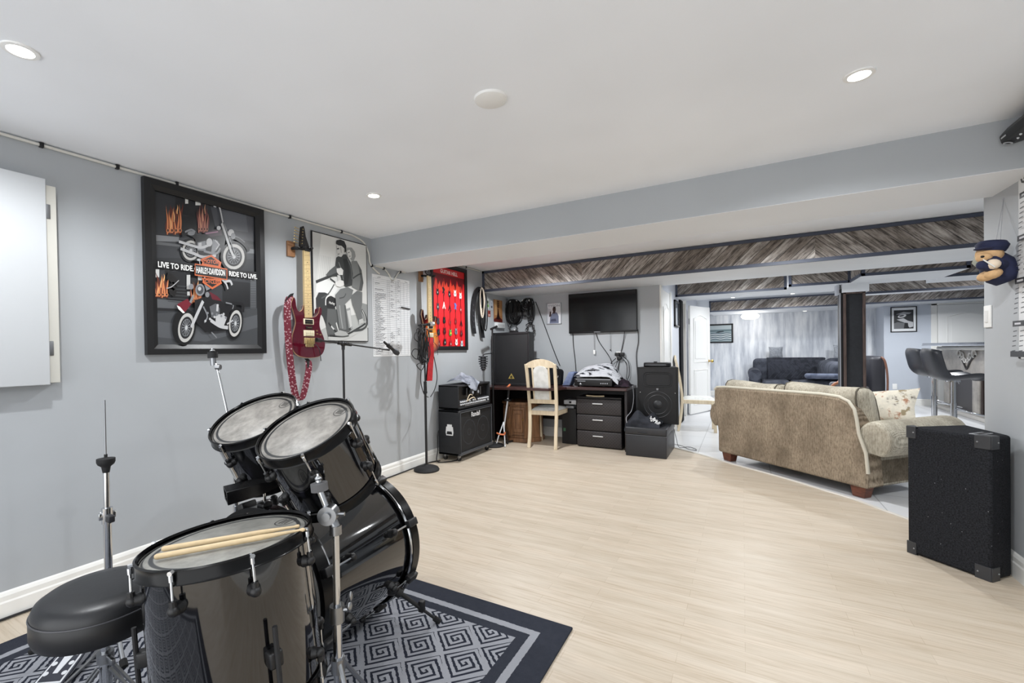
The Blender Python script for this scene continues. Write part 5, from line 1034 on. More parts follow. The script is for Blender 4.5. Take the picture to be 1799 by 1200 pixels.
# eight-sided wooden cabinet under the desk
OAK = NT('brown_oak'); OAK.set(.45); _v = OAK.coord(); OAK.col(ramp(OAK, OAK.noise(OAK.mapped(_v, (9, 9, 1.2)), 4, 5), [(.3, lin((96, 66, 45))), (.7, lin((158, 116, 82)))])); OAK = OAK.m
t = thing('octagonal_cabinet', 'brown wooden octagonal end cabinet with carved panel door under the desk', 'cabinet', (-2.56, 5.57, 0), .12)
def octo(r, k=8): return [(r*math.cos(PI/8+2*PI*i/8), r*math.sin(PI/8+2*PI*i/8)) for i in range(8)]
MB(OAK).prism(octo(.285), (0, 0, 0), (1, 0, 0), (0, 1, 0), .0, .055).build('plinth', parent=t, bevel=.006); MB(OAK).prism(octo(.265), (0, 0, 0), (1, 0, 0), (0, 1, 0), .055, .49).build('body', parent=t, bevel=.004); MB(OAK).prism(octo(.29), (0, 0, 0), (1, 0, 0), (0, 1, 0), .49, .525).build('top', parent=t, bevel=.006)
for i in (5, 6):        # the two faces turned to the room
    a = 2*PI*i/8; n_ = Vector((math.cos(a), math.sin(a), 0)); u_ = Vector((-n_.y, n_.x, 0)); o_ = n_*.265*math.cos(PI/8); m = MB(OAK)
    for k, (hw_, z0, z1) in enumerate(((.085, .09, .46), (.06, .13, .42), (.03, .18, .37))): m.tube([o_+u_*x+Vector((0, 0, z))+n_*.004 for x, z in ((-hw_, z0), (hw_, z0), (hw_, z1), (-hw_, z1))], .012, 6, closed=True); m.prism([(-hw_, z0), (hw_, z0), (hw_, z1), (-hw_, z1)], o_, u_, (0, 0, 1), -.004, .004*k+.003)
    m.build('door', parent=t)
    MB(BRASS).ball(o_+u_*.075+n_*.02+Vector((0, 0, .3)), .010, 10).build('handle', parent=t)
# ---- big PA speaker on the desk
t = thing('pa_speaker', 'large black loudspeaker with gold triangle badge standing on the desk', 'loudspeaker', (-2.86, 5.30, .742), -.03)
pw, ph, pd = .535, .695, .30
MB(M((14, 14, 16), .6)).prism([(0, 0), (pw, 0), (pw-.08, pd), (.08, pd)], (0, 0, 0), (1, 0, 0), (0, 1, 0), 0, ph).build('body', parent=t, bevel=.008)
MB(GRILLE).box((.03, -.006, .035), (pw-.03, .0, ph-.03), .002).build('grille', parent=t); m = MB(M((22, 22, 25), .5)).box((0, -.012, 0), (.03, .004, ph), .004).box((pw-.03, -.012, 0), (pw, .004, ph), .004).box((0, -.012, ph-.03), (pw, .004, ph), .004).box((0, -.012, 0), (pw, .004, .035), .004); m.build('front_frame', parent=t)
m = MB(M((200, 176, 96), .35, .5, name='gold_badge')).prism([(-.045, 0), (.045, 0), (0, .07)], (pw*.5, -.006, .09), (1, 0, 0), (0, 0, 1), 0, .004); m.use(BLK).lathe([(.008, 0), (.014, .0008), (.017, 0)], (pw*.5, -.0105, .112), (0, -1, 0), 16).prism([(-.004, .0), (.006, .02), (.001, .02), (.006, .038), (-.006, .016), (-.001, .016)], (pw*.5, -.0105, .098), (1, 0, 0), (0, 0, 1), 0, .001); m.build('badge', parent=t, smooth=0)
MB(BLK).box((pw, .15, ph*.45), (pw+.02, .25, ph*.5), .005).build('handle', parent=t)
t = thing('small_box', 'small black box standing on top of the large loudspeaker', 'box', (-2.68, 5.42, .742+ph)); MB(BLK).box((0, 0, 0), (.10, .07, .03), .004).build('housing', parent=t); MB(M((210, 210, 206), .4)).cyl((.06, .03, .03), (.06, .03, .05), .005, n=8).build('antenna', parent=t)
# ---- coiled cables on a hook rail
t = thing('hook_rail', 'row of white wall hooks in the corner carrying black cable coils', 'hook rail', (0, YT, 0))
for x in (-2.873, -2.772, -2.672, -2.575): MB(M((232, 232, 230), .4)).ball((x, -.085, 1.905), .014, 12).tube(spline([(x, 0, 1.90), (x, -.05, 1.885), (x, -.085, 1.905)], 4), .006, 8).lathe([(.018, 0), (.014, .006), (0, .007)], (x, 0, 1.90), (0, -1, 0), 12).build('hook', parent=t)
MB(M((190, 194, 200), .5)).box((-2.91, -.010, 1.88), (-2.53, 0, 1.92), .003).build('backboard', parent=t)
def hank(label, x, zt_, w, h, n, grp='black cable coils on the wall hooks', loops=0):
    t = thing('cable_coil', label, 'cable coil', (x, YT-.05, zt_), 0, grp); m = MB(CABLE)
    for k in range(n):
        a, b = w*rs.uniform(.2 if n > 20 else .5, 1), h*rs.uniform(.55, 1); ox = rs.uniform(-.02, .02); oy = -.05+.085*k/n
        m.tube([(ox+a/2*math.cos(q)*(1-.25*math.sin(q)), oy+.006*math.sin(2*q+k), -b/2+b/2*math.sin(q)) for q in [2*PI*i/26 for i in range(26)]], .0058, 6, closed=True)
    m.build('coil', parent=t)
    for k in range(loops): MB(CABLE).tube([(rs.uniform(-.03, .03)+.05*math.cos(q), -.03+.01*k, -h-.03-.03*k+(.09+.02*k)*math.sin(q)) for q in [2*PI*i/24 for i in range(24)]], .005, 6, closed=True).build('loop', parent=t)
hank('thickest hank of black cable on the hooks, nearest the corner', -2.835, 1.93, .23, .36, 64, loops=2)
hank('smaller hank of black cable hanging right of the thickest one', -2.62, 1.93, .17, .17, 10)
hank('long loose hank of black cable on the rightmost wall hook', -2.57, 1.93, .10, .40, 8, loops=3)
t = thing('headphones', 'black headphones hanging from the wall hooks among the cable coils', 'headphones', (-2.672, YT-.07, 1.73)); MB(BLK).tube(spline([(-.07, 0, .0), (-.07, 0, .1), (0, 0, .17), (.07, 0, .1), (.07, 0, 0)], 6), .008, 8).build('headband', parent=t)
for x in (-.055, .035): MB(BLK).lathe([(0, .02), (.03, .02), (.046, .01), (.046, -.01), (.03, -.02), (0, -.02)], (x, -.01, -.01), (.35, -1, 0), 22).build('ear_cup', parent=t)
# ---- magazine picture
t = thing('framed_picture', 'small silver-framed magazine picture of a man between cables and television', 'picture', (0, YT, 0)); x0, x1, z0, z1 = -2.345, -2.13, 1.555, 1.85
m = MB(M((176, 180, 186), .35, .4)); [m.box(a, b, .003) for a, b in (((x0, -.016, z0), (x1, 0, z0+.012)), ((x0, -.016, z1-.012), (x1, 0, z1)), ((x0, -.016, z0), (x0+.012, 0, z1)), ((x1-.012, -.016, z0), (x1, 0, z1)))]; m.build('frame', parent=t)
class BPrint(Print):      # printed sheet facing -Y
    def pt(s, p): return Vector((s.q(*p)[0], s.X-s.k*.0002, s.q(*p)[1]))
    def text(s, rgb, txt, c, size, span=None, bold=.02):
        s.k += 1; s.m.use(M(rgb, .4)); o = s.pt(c); s.m.text(txt, size, o, (1, 0, 0), (0, 0, 1), 0, bold=bold, width=span); return s
P = BPrint(-.006, lambda u, v: (x0+.01+u*(x1-x0-.02), z0+.01+v*(z1-z0-.02)))
P.shape((222, 224, 228), [(0, 0), (1, 0), (1, 1), (0, 1)]); P.shape((198, 200, 206), [(0, 0), (.4, 0), (.3, .7), (0, .8)]); P.text((150, 152, 158), 'TYSON', (.5, .88), .04, .17)
P.shape((104, 112, 134), [(.16, 0), (.84, 0), (.84, .35), (.74, .52), (.58, .58), (.36, .5), (.22, .4)]); P.shape((60, 66, 88), [(.22, .1), (.68, .1), (.62, .24), (.28, .22)]); P.shape((52, 40, 40), [(.12, .34), (.2, .62), (.27, .6), (.3, .36)]); P.disc((60, 44, 42), (.52, .70), .12, .14); P.shape((52, 38, 38), [(.36, .5), (.5, .66), (.62, .6), (.56, .5)]); P.disc((28, 26, 28), (.53, .79), .10, .05)
P.m.build('print', parent=t, smooth=0)
# ---- television
t = thing('television', 'black flat wall television hung high on the back wall', 'television', (0, 5.88, 0)); x0, x1, z0, z1 = -2.015, -1.128, 1.415, 1.945
m = MB(M((14, 14, 16), .35)).box((x0, -.0, z0), (x1, .035, z1), .008); m.build('casing', parent=t); SCR = NT('dark_screen'); SCR.col(lin((8, 9, 11))); SCR.set(.12, spec=.5); MB(SCR.m).box((x0+.012, -.0015, z0+.022), (x1-.012, .0, z1-.012)).build('screen', parent=t)
MB(M((120, 122, 126), .4)).box(((x0+x1)/2-.1, -.003, z0+.004), ((x0+x1)/2-.02, .0, z0+.014)).build('emblem', parent=t); MB(BLK).box((x0+.25, .035, z0+.12), (x1-.25, .05, z1-.12), .003).build('wall_mount', parent=t)
def cord(label, pts, r=.005, grp=None, mat=None, nm='television_cable'):
    t = thing(nm, label, 'cable', (0, 0, 0), 0, grp); MB(mat or CABLE).tube(spline([(x, YT+y, z) for x, y, z in pts], 6), r, 6).build('cord', parent=t); return t
cord('black cable hanging from the left corner of the television', [(-1.97, -.02, 1.43), (-1.965, -.012, 1.25), (-1.94, -.012, 1.0), (-1.93, -.012, .75)])
cord('black cable slanting from under the television to the grey blanket', [(-1.66, -.03, 1.43), (-1.62, -.012, 1.3), (-1.5, -.012, 1.12), (-1.46, -.012, 1.03), (-1.45, -.02, .9)])
cord('black cable slanting down left from under the right half of the television', [(-1.285, -.03, 1.43), (-1.31, -.012, 1.28), (-1.36, -.012, 1.05), (-1.4, -.012, .76)])
cord('black cable hanging from the right corner of the television', [(-1.125, -.02, 1.44), (-1.125, -.012, 1.28), (-1.15, -.012, 1.12), (-1.14, -.012, .9), (-1.13, -.012, .76)])
cord('long black cable slanting from the rightmost hook to the desk', [(-2.50, -.03, 1.88), (-2.38, -.012, 1.55), (-2.25, -.012, 1.2), (-2.16, -.012, .98)], .006)
for lab, x, z, tagc in (('white-tagged pull cord hanging below the left half of the television', -1.68, 1.19, 1), ('dark-tipped pull cord hanging below the middle of the television', -1.47, 1.19, 0)):
    t = cord(lab, [(x, -.025, 1.43), (x, -.02, 1.35), (x, -.02, z)], .0025, None, M((90, 90, 94), .5), 'pull_cord')
    (MB(WHT).box((x-.014, YT-.027, z-.06), (x+.014, YT-.015, z), .004) if tagc else MB(BLK).ball((x, YT-.02, z-.005), .009, 10)).build('tag' if tagc else 'bead', parent=t)
t = thing('wall_outlet', 'wall outlet crowded with black plugs behind the grey blanket', 'outlet', (-1.365, YT, 1.11)); MB(WHT).box((-.035, -.006, -.055), (.035, 0, .055), .002).build('plate', parent=t)
for x, z in ((-.045, .02), (.015, .02), (-.02, -.03)): MB(BLK).box((x, -.05, z-.022), (x+.055, -.006, z+.022), .006).build('plug', parent=t)
for pts in ([(-.03, -.04, -.03), (-.1, -.03, -.1), (-.14, -.02, -.22)], [(0, -.04, -.04), (-.04, -.03, -.14), (-.07, -.02, -.24)], [(.05, -.04, .0), (.12, -.03, -.08), (.13, -.02, -.24), (.08, -.03, -.34)], [(.04, -.04, -.02), (.1, -.03, -.12), (.09, -.02, -.3)]): MB(CABLE).tube(spline(pts, 6), .0045, 6).build('cord', parent=t)
# ---- things on the desk
t = thing('audio_player', 'black audio player box on the desk under the grey blanket', 'audio player', (-1.79, 5.40, .742)); MB(BLK).box((0, 0, .012), (.46, .38, .105), .006).build('housing', parent=t); MB(M((150, 152, 158), .4)).box((.02, -.003, .088), (.44, .0, .096)).box((.04, -.003, .066), (.14, 0, .074)).build('trim', parent=t); MB(M((200, 202, 206), .4)).prism([(-.014, 0), (.014, 0), (0, .022)], (.08, -.001, .03), (1, 0, 0), (0, 0, 1), 0, .002).build('emblem', parent=t, smooth=0)
m = MB(M((170, 172, 178), .4)); [m.cyl((.33+.025*k, 0, .045), (.33+.025*k, -.006, .045), .007, n=10) for k in range(4)]; m.build('buttons', parent=t)
for x in (.04, .42): MB(RUB).cyl((x, .05, 0), (x, .05, .013), .014, n=12).cyl((x, .33, 0), (x, .33, .013), .014, n=12).build('foot', parent=t)
def blanket_mat():
    nt = NT('grey_black_patterned_blanket'); nt.set(.95, spec=.1); v = nt.coord(); n = nt.noise(nt.mapped(v, (5, 14, 14)), 1.3, 3); nt.col(ramp(nt, n, [(.36, lin((28, 29, 33))), (.41, lin((176, 178, 184))), (.58, lin((196, 198, 203))), (.63, lin((60, 62, 68)))])); return nt.m
crumple('blanket', 'grey blanket with black pattern heaped over the audio player', 'blanket', (-1.82, 5.38, .852), lambda u, v: (.02+.54*u, .03+.42*v, 0), 22, 18, lambda u, v: .012+.15*math.sin(PI*min(1, v*1.05))*math.sin(PI*(.06+.80*u))**.7*(1 if u < .84 else 1)-(.23*((u-.80)/.2)**1.1 if u > .80 else 0)*.42, .006, blanket_mat(), 9, amp=.014)
crumple('cloth', 'dark purple cloth bunched at the right end of the desk', 'cloth', (-1.33, 5.42, .746), lambda u, v: (.19*u, .30*v, 0), 14, 12, lambda u, v: .07*math.sin(PI*u)*math.sin(PI*v)+.008, .004, cloth_mat('dark_plum_cloth', (52, 40, 50), (22, 20, 24)), 13, amp=.018)
t = thing('shoulder_bag', 'black soft bag leaning on the desk beside the large loudspeaker', 'bag', (-2.21, 5.52, .742), 0); m = MB(cloth_mat('black_nylon', (30, 31, 34), (18, 18, 20))); bm_ = [(0, 0, 0), (.2, 0, 0), (.215, .0, .18), (.19, .0, .205), (.02, .0, .225), (-.01, 0, .2)]
m.prism([(x, z) for x, y, z in bm_], (0, 0, 0), (1, 0, 0), (0, 0, 1), -.10, .0); m.build('body', parent=t, smooth=50, bevel=.015); MB(BLKM).tube(spline([(.03, .05, .22), (.06, .05, .25), (.13, .05, .245), (.16, .05, .21)], 5), .008, 8).build('handle', parent=t); MB(M((210, 210, 210), .4)).tube(spline([(.14, -.005, .1), (.165, -.006, .105), (.17, -.006, .125)], 4), .004, 6).build('zip_pull', parent=t)
t = thing('folded_jeans', 'folded pale blue cloth leaning between the black bag and blanket', 'cloth', (-1.985, 5.50, .742), 0); MB(cloth_mat('pale_denim', (128, 140, 170), (96, 108, 140))).prism([(0, 0), (.10, 0), (.17, .17), (.09, .175)], (0, 0, 0), (1, 0, 0), (0, 0, 1), -.16, 0).build('folded_stack', parent=t, bevel=.012)
# ---- plastic drawers under the desk
DRK = NT('dark_woven_plastic'); DRK.set(.5); _v = DRK.coord(); ck = DRK.n('ShaderNodeTexChecker'); ck.inputs['Scale'].default_value = 55; DRK.l(_v, ck.inputs['Vector']); ck.inputs['Color1'].default_value = lin((52, 47, 48)); ck.inputs['Color2'].default_value = lin((38, 35, 36)); DRK.col(ck.outputs[0]); DRK.bump(ck.outputs[1], .5, .003); DRK = DRK.m
t = thing('drawer_unit', 'dark brown woven plastic three-drawer unit under the right end of the desk', 'drawer unit', (-1.775, 5.44, 0)); MB(M((36, 33, 34), .5)).box((.005, .02, 0), (.54, .40, .60), .006).build('body', parent=t); MB(M((30, 28, 29), .5)).box((0, .0, .60), (.545, .41, .618), .006).build('top', parent=t)
for k in range(3):
    z = .012+.197*k; d = MB(DRK).box((.0, -.012, z), (.545, .02, z+.188), .012).build('drawer', parent=t); m = MB(M((206, 206, 206), .35)).box((.20, -.024, z+.125), (.325, -.012, z+.138), .004); m.build('handle', parent=d)
t = thing('carry_handle', 'pale curved wooden handle lying on top of the drawer unit', 'handle', (-1.66, 5.47, .618)); MB(M((214, 196, 160), .5)).tube(spline([(0, 0, .012), (.04, 0, .008), (.11, 0, .006), (.18, 0, .008), (.22, 0, .012)], 5), .009, 8).build('bar', parent=t)
# stuff under the desk behind the chair
t = thing('games_console', 'white and grey stacked box device on a black shelf under the desk', 'device', (-1.98, 5.55, .50)); MB(M((200, 202, 206), .5)).box((0, 0, .0), (.16, .2, .055), .005).build('housing', parent=t); MB(BLK).box((.07, -.003, .015), (.10, .0, .04), .002).build('port', parent=t); MB(M((150, 152, 156), .5)).box((.03, -.0, -.05), (.13, .18, -.02), .003).build('lower_tray', parent=t)
t = thing('computer_tower', 'black shelf box standing on the floor under the desk middle', 'box', (-2.0, 5.52, 0)); MB(BLKM).box((0, .0, 0), (.19, .30, .45), .005).build('housing', parent=t); MB(M((40, 90, 60), .5)).box((.02, -.002, .16), (.05, 0, .2)).build('label', parent=t)

# ---- cream dining chair at the desk (facing the desk)
CREAM = NT('limed_cream_wood'); CREAM.set(.5); _v = CREAM.coord(); CREAM.col(ramp(CREAM, CREAM.noise(CREAM.mapped(_v, (12, 12, 1.5)), 3, 4), [(.3, lin((206, 188, 158))), (.7, lin((228, 214, 188)))])); CREAM = CREAM.m
FAB = cloth_mat('ivory_fabric', (226, 227, 224), (212, 213, 209), 14)
def make_chair(label, loc, rz):
    t = thing('dining_chair', label, 'chair', loc, rz, 'cream dining chairs'); wb, wt = .165, .180
    def bar(m, pts, a, b):                # swept rectangular bar
        pts = [Vector(p) for p in pts]; V, F = [], []
        for p in pts: V += [p+Vector((x, y, 0)) for x, y in ((-a, -b), (a, -b), (a, b), (-a, b))]
        for i in range(len(pts)-1):
            for k in range(4): F.append((i*4+k, i*4+(k+1) % 4, i*4+4+(k+1) % 4, i*4+4+k))
        F += [(3, 2, 1, 0), tuple(len(V)-4+k for k in range(4))]; return m.add(V, F)
    for s_ in (-1, 1):
        bar(MB(CREAM), spline([(s_*(wb+.005), -.055, 0), (s_*wb, -.02, .2), (s_*(wb+.005), 0, .42), (s_*(wb+.008), -.01, .6), (s_*(wb+.012), -.045, .85), (s_*wt, -.085, 1.03)], 5), .019, .017).build('leg', parent=t, smooth=30, bevel=.004)
        bar(MB(CREAM), [(s_*.175, .42, 0), (s_*.185, .415, .25), (s_*.19, .41, .435)], .019, .019).build('leg', parent=t, smooth=30, bevel=.004)
    m = MB(CREAM).prism([(-.185, -.005), (.185, -.005), (.215, .435), (-.215, .435)], (0, 0, 0), (1, 0, 0), (0, 1, 0), .40, .455); m.build('seat_frame', parent=t, bevel=.006)
    m = MB(FAB); n = 12; V = []
    for j in range(n):
        for i in range(n):
            u, v = i/(n-1)*2-1, j/(n-1)*2-1; e = (1-abs(u)**4)*(1-abs(v)**4); V.append((u*(.172+.028*(v+1)/2), .215+v*.212, .452+.042*e**.6))
    m.add(V, [(j*n+i, j*n+i+1, (j+1)*n+i+1, (j+1)*n+i) for j in range(n-1) for i in range(n-1)]); m.build('seat_cushion', parent=t, smooth=80)
    by = lambda z: -.01-(.075*((z-.55)/.48)**1.4 if z > .55 else 0)
    def across(z, h, x, nm, arch=0):
        m = MB(CREAM); V = []; K = 14
        for i in range(K+1):
            u = -1+2*i/K; top = z+h+arch*(1-u*u); V += [(u*x, by(z)-.012, z), (u*x, by(z)+.012, z), (u*x, by(z+h)+.012, top), (u*x, by(z+h)-.012, top)]
        m.add(V, [(i*4+k, i*4+(k+1) % 4, i*4+4+(k+1) % 4, i*4+4+k) for i in range(K) for k in range(4)]+[(0, 1, 2, 3), (K*4+3, K*4+2, K*4+1, K*4)]); m.build(nm, parent=t, smooth=40)
    across(.985, .05, .175, 'crest_rail', .055); across(.545, .05, .168, 'lower_rail')
    def panel(x0, x1, z0, z1, mat, th, nm, round_top=False):
        m = MB(mat); P_ = [(x0, z0), (x1, z0), (x1, z1)]+([((x0+x1)/2+(x1-x0)/2*math.cos(a), z1+(x1-x0)/2*.75*math.sin(a)) for a in [PI*i/10 for i in range(1, 10)]] if round_top else [])+[(x0, z1)]
        V = [(x, by(z)+s_*th, z) for s_ in (-1, 1) for x, z in P_]; n = len(P_); m.add(V, [tuple(range(n)), tuple(range(2*n-1, n-1, -1))]+[(i, (i+1) % n, n+(i+1) % n, n+i) for i in range(n)]); m.build(nm, parent=t, smooth=30)
    panel(-.092, .092, .595, .94, FAB, .014, 'back_pad', True)
    for s_ in (-1, 1): panel(min(s_*.092, s_*.112), max(s_*.092, s_*.112), .59, 1.0, CREAM, .012, 'slat')
    return t
chair = make_chair('cream dining chair pulled up to the desk, its back to the room', (-2.108, 5.16, 0), .06)
ch2 = copy_tree(chair); ch2['label'] = 'cream dining chair seen from the side beyond the small loudspeaker'; ch2.location = (-.77, 7.25, 0); ch2.rotation_euler = (0, 0, -PI/2+.12)
# ---- ottoman, loudspeaker on it, shirt
t = thing('storage_ottoman', 'black vinyl storage ottoman at the right end of the desk', 'ottoman', (-1.14, 5.205, 0)); VIN = M((40, 41, 45), .42, bump=.05, nscale=120, name='black_leatherette')
MB(VIN).box((0, 0, .0), (.43, .66, .238), .008).build('body', parent=t); MB(VIN).box((-.004, -.004, .242), (.434, .664, .325), .014).build('lid', parent=t); MB(M((120, 122, 126), .5)).box((-.001, -.003, .238), (.431, .0, .241)).build('piping', parent=t)
t = thing('pa_speaker', 'small black two-way loudspeaker standing on the ottoman', 'loudspeaker', (-1.075, 5.56, .325), .0)
pw, ph, pd = .45, .655, .30
MB(M((13, 13, 15), .6)).prism([(0, 0), (pw, 0), (pw-.07, pd), (.07, pd)], (0, 0, 0), (1, 0, 0), (0, 1, 0), 0, ph).build('body', parent=t, bevel=.006); MB(grille_mat('perforated_grille', (14, 14, 16), 420)).box((.022, -.006, .022), (pw-.022, 0, ph-.022), .002).build('grille', parent=t)
m = MB(M((34, 35, 38), .45)); cxr = pw/2
for k, (hw_, hh) in enumerate(((.155, .085), (.135, .068))): m.tube([(cxr+hw_*math.copysign(abs(math.cos(q))**.35, math.cos(q)), -.007, .515+hh*math.copysign(abs(math.sin(q))**.35, math.sin(q))) for q in [2*PI*i/32 for i in range(32)]], .005, 6, closed=True)
m.build('horn', parent=t)
m = MB(M((36, 37, 40), .45)); [m.lathe([(r_-.006, 0), (r_, .003), (r_+.006, 0)], (cxr, -.006, .22), (0, -1, 0), 40) for r_ in (.15, .11)]; m.lathe([(.05, 0), (.04, .008), (0, .012)], (cxr, -.006, .22), (0, -1, 0), 28); m.build('speaker_cone', parent=t)
for x in (.035, pw-.035): MB(M((210, 210, 210), .3)).cyl((x, -.006, .36), (x, -.008, .36), .004, n=8).build('screw', parent=t)
MB(M((120, 122, 126), .4)).prism([(-.012, .01), (.012, .01), (.008, -.012), (-.008, -.012)], (cxr, -.006, .40), (1, 0, 0), (0, 0, 1), 0, .002).build('emblem', parent=t)
t = thing('portable_player', 'flat black player lying on top of the small loudspeaker', 'player', (-1.02, 5.60, .325+ph)); MB(BLK).prism([(x*.15+.15, y*.1+.1) for x, y in [(math.copysign(abs(math.cos(q))**.6, math.cos(q)), math.copysign(abs(math.sin(q))**.6, math.sin(q))) for q in [2*PI*i/28 for i in range(28)]]], (0, 0, 0), (1, 0, 0), (0, 1, 0), 0, .05).build('housing', parent=t, bevel=.010); MB(M((80, 82, 86), .3)).box((.03, -.002, .018), (.26, .004, .03), .002).build('display', parent=t); MB(BLK).cyl((.13, .1, .05), (.13, .1, .062), .02, n=14).build('dial', parent=t)
SH = cloth_mat('black_tshirt', (54, 56, 62), (34, 35, 39), 5)
def shirt_h(u, v): return .018+.13*math.exp(-((u-.30)/.2)**2-((v-.6)/.35)**2)+.11*math.exp(-((u-.72)/.16)**2-((v-.7)/.3)**2)-(.09*(1-v/.13) if v < .13 else 0)
st = crumple('shirt', 'black shirt with white print dropped across the top of the ottoman', 'shirt', (-1.15, 5.19, .335), lambda u, v: (.0+.37*u, .01+.36*v, 0), 20, 18, shirt_h, .004, SH, 21, amp=.012)
_vs = [o for o in bpy.data.objects if o.parent == st][0].data.vertices
def on_shirt(u, v, nx=20, ny=18):
    x, y = u*(nx-1), v*(ny-1); i, j = int(x), int(y); fx, fy = x-i, y-j; g = lambda a, b: _vs[b*nx+a].co
    return g(i, j)*(1-fx)*(1-fy)+g(i+1, j)*fx*(1-fy)+g(i, j+1)*(1-fx)*fy+g(i+1, j+1)*fx*fy+Vector((0, -.004, .004))
m = MB(M((222, 222, 222), .6))
for st_ in (((.70, .50), (.74, .30), (.78, .46)), ((.79, .34), (.80, .50), (.84, .44), (.80, .38)), ((.85, .28), (.86, .50)), ((.88, .50), (.88, .30), (.92, .34)), ((.92, .24), (.93, .52)), ((.95, .50), (.955, .26)), ((.68, .44), (.97, .42))):
    m.tube([on_shirt(*p) for k in range(len(st_)-1) for p in [(st_[k][0]+(st_[k+1][0]-st_[k][0])*q/4, st_[k][1]+(st_[k+1][1]-st_[k][1])*q/4) for q in range(5)]], .0045, 5)
m.build('print', parent=st)
t = thing('white_cable', 'pale thin cable curling between the desk side and ottoman', 'cable'); MB(M((150, 152, 156), .5)).tube(spline([(-1.135, 5.6, .75), (-1.11, 5.52, .62), (-1.115, 5.42, .48), (-1.14, 5.27, .42), (-1.13, 5.24, .36)], 6), .004, 6).build('cord', parent=t)
t = thing('thin_cable', 'thin black cable curling on the pale tiles right of the ottoman', 'cable'); MB(CABLE).tube(spline([(-.70, 5.75, .24), (-.69, 5.85, .12), (-.66, 5.86, .01), (-.58, 5.95, .006), (-.50, 5.90, .006), (-.47, 5.79, .006), (-.55, 5.82, .006), (-.64, 5.98, .006), (-.75, 6.05, .006)], 6), .003, 6).build('cord', parent=t)
# ================================================================== SOFA, WEDGE SPEAKER, RIGHT WALL
def chenille(name, a, b, sc=1.0):
    nt = NT(name); nt.set(.9, spec=.15); v = nt.coord('Generated'); o = nt.coord('Object')
    w = nt.n('ShaderNodeTexWave', wave_type='BANDS', bands_direction='X'); w.inputs['Scale'].default_value = 48*sc; w.inputs['Distortion'].default_value = 1.5; w.inputs['Detail'].default_value = 2; nt.l(o, w.inputs['Vector'])
    n = nt.noise(nt.mapped(o, (60, 60, 22)), 1.3, 4, .75); n2 = ramp(nt, nt.noise(nt.mapped(o, (1, 1, .6)), 4.5, 4, .6), [(.38, (0, 0, 0, 1)), (.66, (1, 1, 1, 1))])
    f = nt.math('ADD', nt.math('MULTIPLY', w.outputs['Fac'], .22), nt.math('MULTIPLY', n, .78))
    c = ramp(nt, f, [(.28, lin(b)), (.62, lin(a))]); nt.col(nt.mix(nt.math('MULTIPLY', n2, .55), c, lin(tuple(int(x*.82) for x in b)))); nt.bump(f, .5, .004); return nt.m
SOFA_B = chenille('taupe_chenille', (178, 162, 141), (94, 81, 66)); SOFA_C = chenille('pale_ribbed_chenille', (212, 205, 188), (138, 130, 114), 1.1)
U, N = Vector((.739, -.673, 0)), Vector((.673, .739, 0))
SW, SD = 1.425, .92
t = thing('sofa', 'taupe chenille sofa seen from behind, standing on the tile edge', 'sofa', (-.232, 5.462, 0), math.atan2(-.673, .739))
def rounded(w, h, r, n=8):      # outline of a back board with rounded top corners, x from 0 to w
    return [(0, 0), (w, 0)]+[(w-r+r*math.cos(a), h-r+r*math.sin(a)) for a in [PI/2*i/n for i in range(n+1)]]+[(r-r*math.sin(a), h-r+r*math.cos(a)) for a in [PI/2*i/n for i in range(n+1)]]
# outer back, slightly wider at the top left, leaning back a little
bk = [(0, .085), (SW, .085), (SW-.02, .35), (SW-.07, .50), (SW-.085, .62), (SW-.10, .69), (SW-.14, .745), (SW-.21, .775), (SW-.35, .785), (.1, .775), (-.02, .765), (-.05, .74), (-.05, .6), (-.02, .42), (0, .30)]
m = MB(SOFA_B).prism(bk, (0, 0, 0), (1, 0, 0), (0, 0, 1), -.20, 0); m.build('back', parent=t, smooth=45, bevel=.03)
pipe = [(x, -.004, z) for x, z in [(SW-.005, .20), (SW-.02, .36), (SW-.068, .50), (SW-.085, .62), (SW-.10, .69), (SW-.14, .747), (SW-.21, .778), (SW-.35, .788), (.1, .778), (-.02, .768), (-.052, .74)]]
MB(M((206, 200, 184), .8)).tube([(x, y+.02, z+.004) for x, y, z in pipe], .013, 8).build('piping', parent=t, smooth=60)
MB(SOFA_B).box((.02, .05, .085), (SW-.02, SD-.05, .31), .02).build('base', parent=t, smooth=40)
def arm(x0, sgn, nm):
    """rolled arm: scroll section in (x, z) swept front to back"""
    sec = [(0, .085), (0, .36)]+[(sgn*(.06+.125*math.cos(a))-sgn*.01, .475+.14*math.sin(a)) for a in [(-.75*PI/2)+i*(1.75*PI/2+PI*.42)/14 for i in range(15)]]+[(-sgn*.16, .50), (-sgn*.16, .085)]
    m = MB(SOFA_C if sgn > 0 else SOFA_B); k = len(sec); V = []; ys = [.03, .05, .10, .5, .85, .92, .945]; sc = [.90, .97, 1, 1, 1, .97, .9]
    cz = .40
    for y, s_ in zip(ys, sc): V += [(x0+(x)*s_, y, (z-cz)*s_+cz if z > .2 else z) for x, z in sec]
    m.add(V, [(i*k+j, i*k+(j+1) % k, i*k+k+(j+1) % k, i*k+k+j) for i in range(len(ys)-1) for j in range(k)]+[tuple(range(k)), tuple(len(V)-k+j for j in range(k))]); return m.build(nm, parent=t, smooth=50, bevel=.008)
arm(SW-.02, 1, 'armrest'); arm(.02, -1, 'armrest')
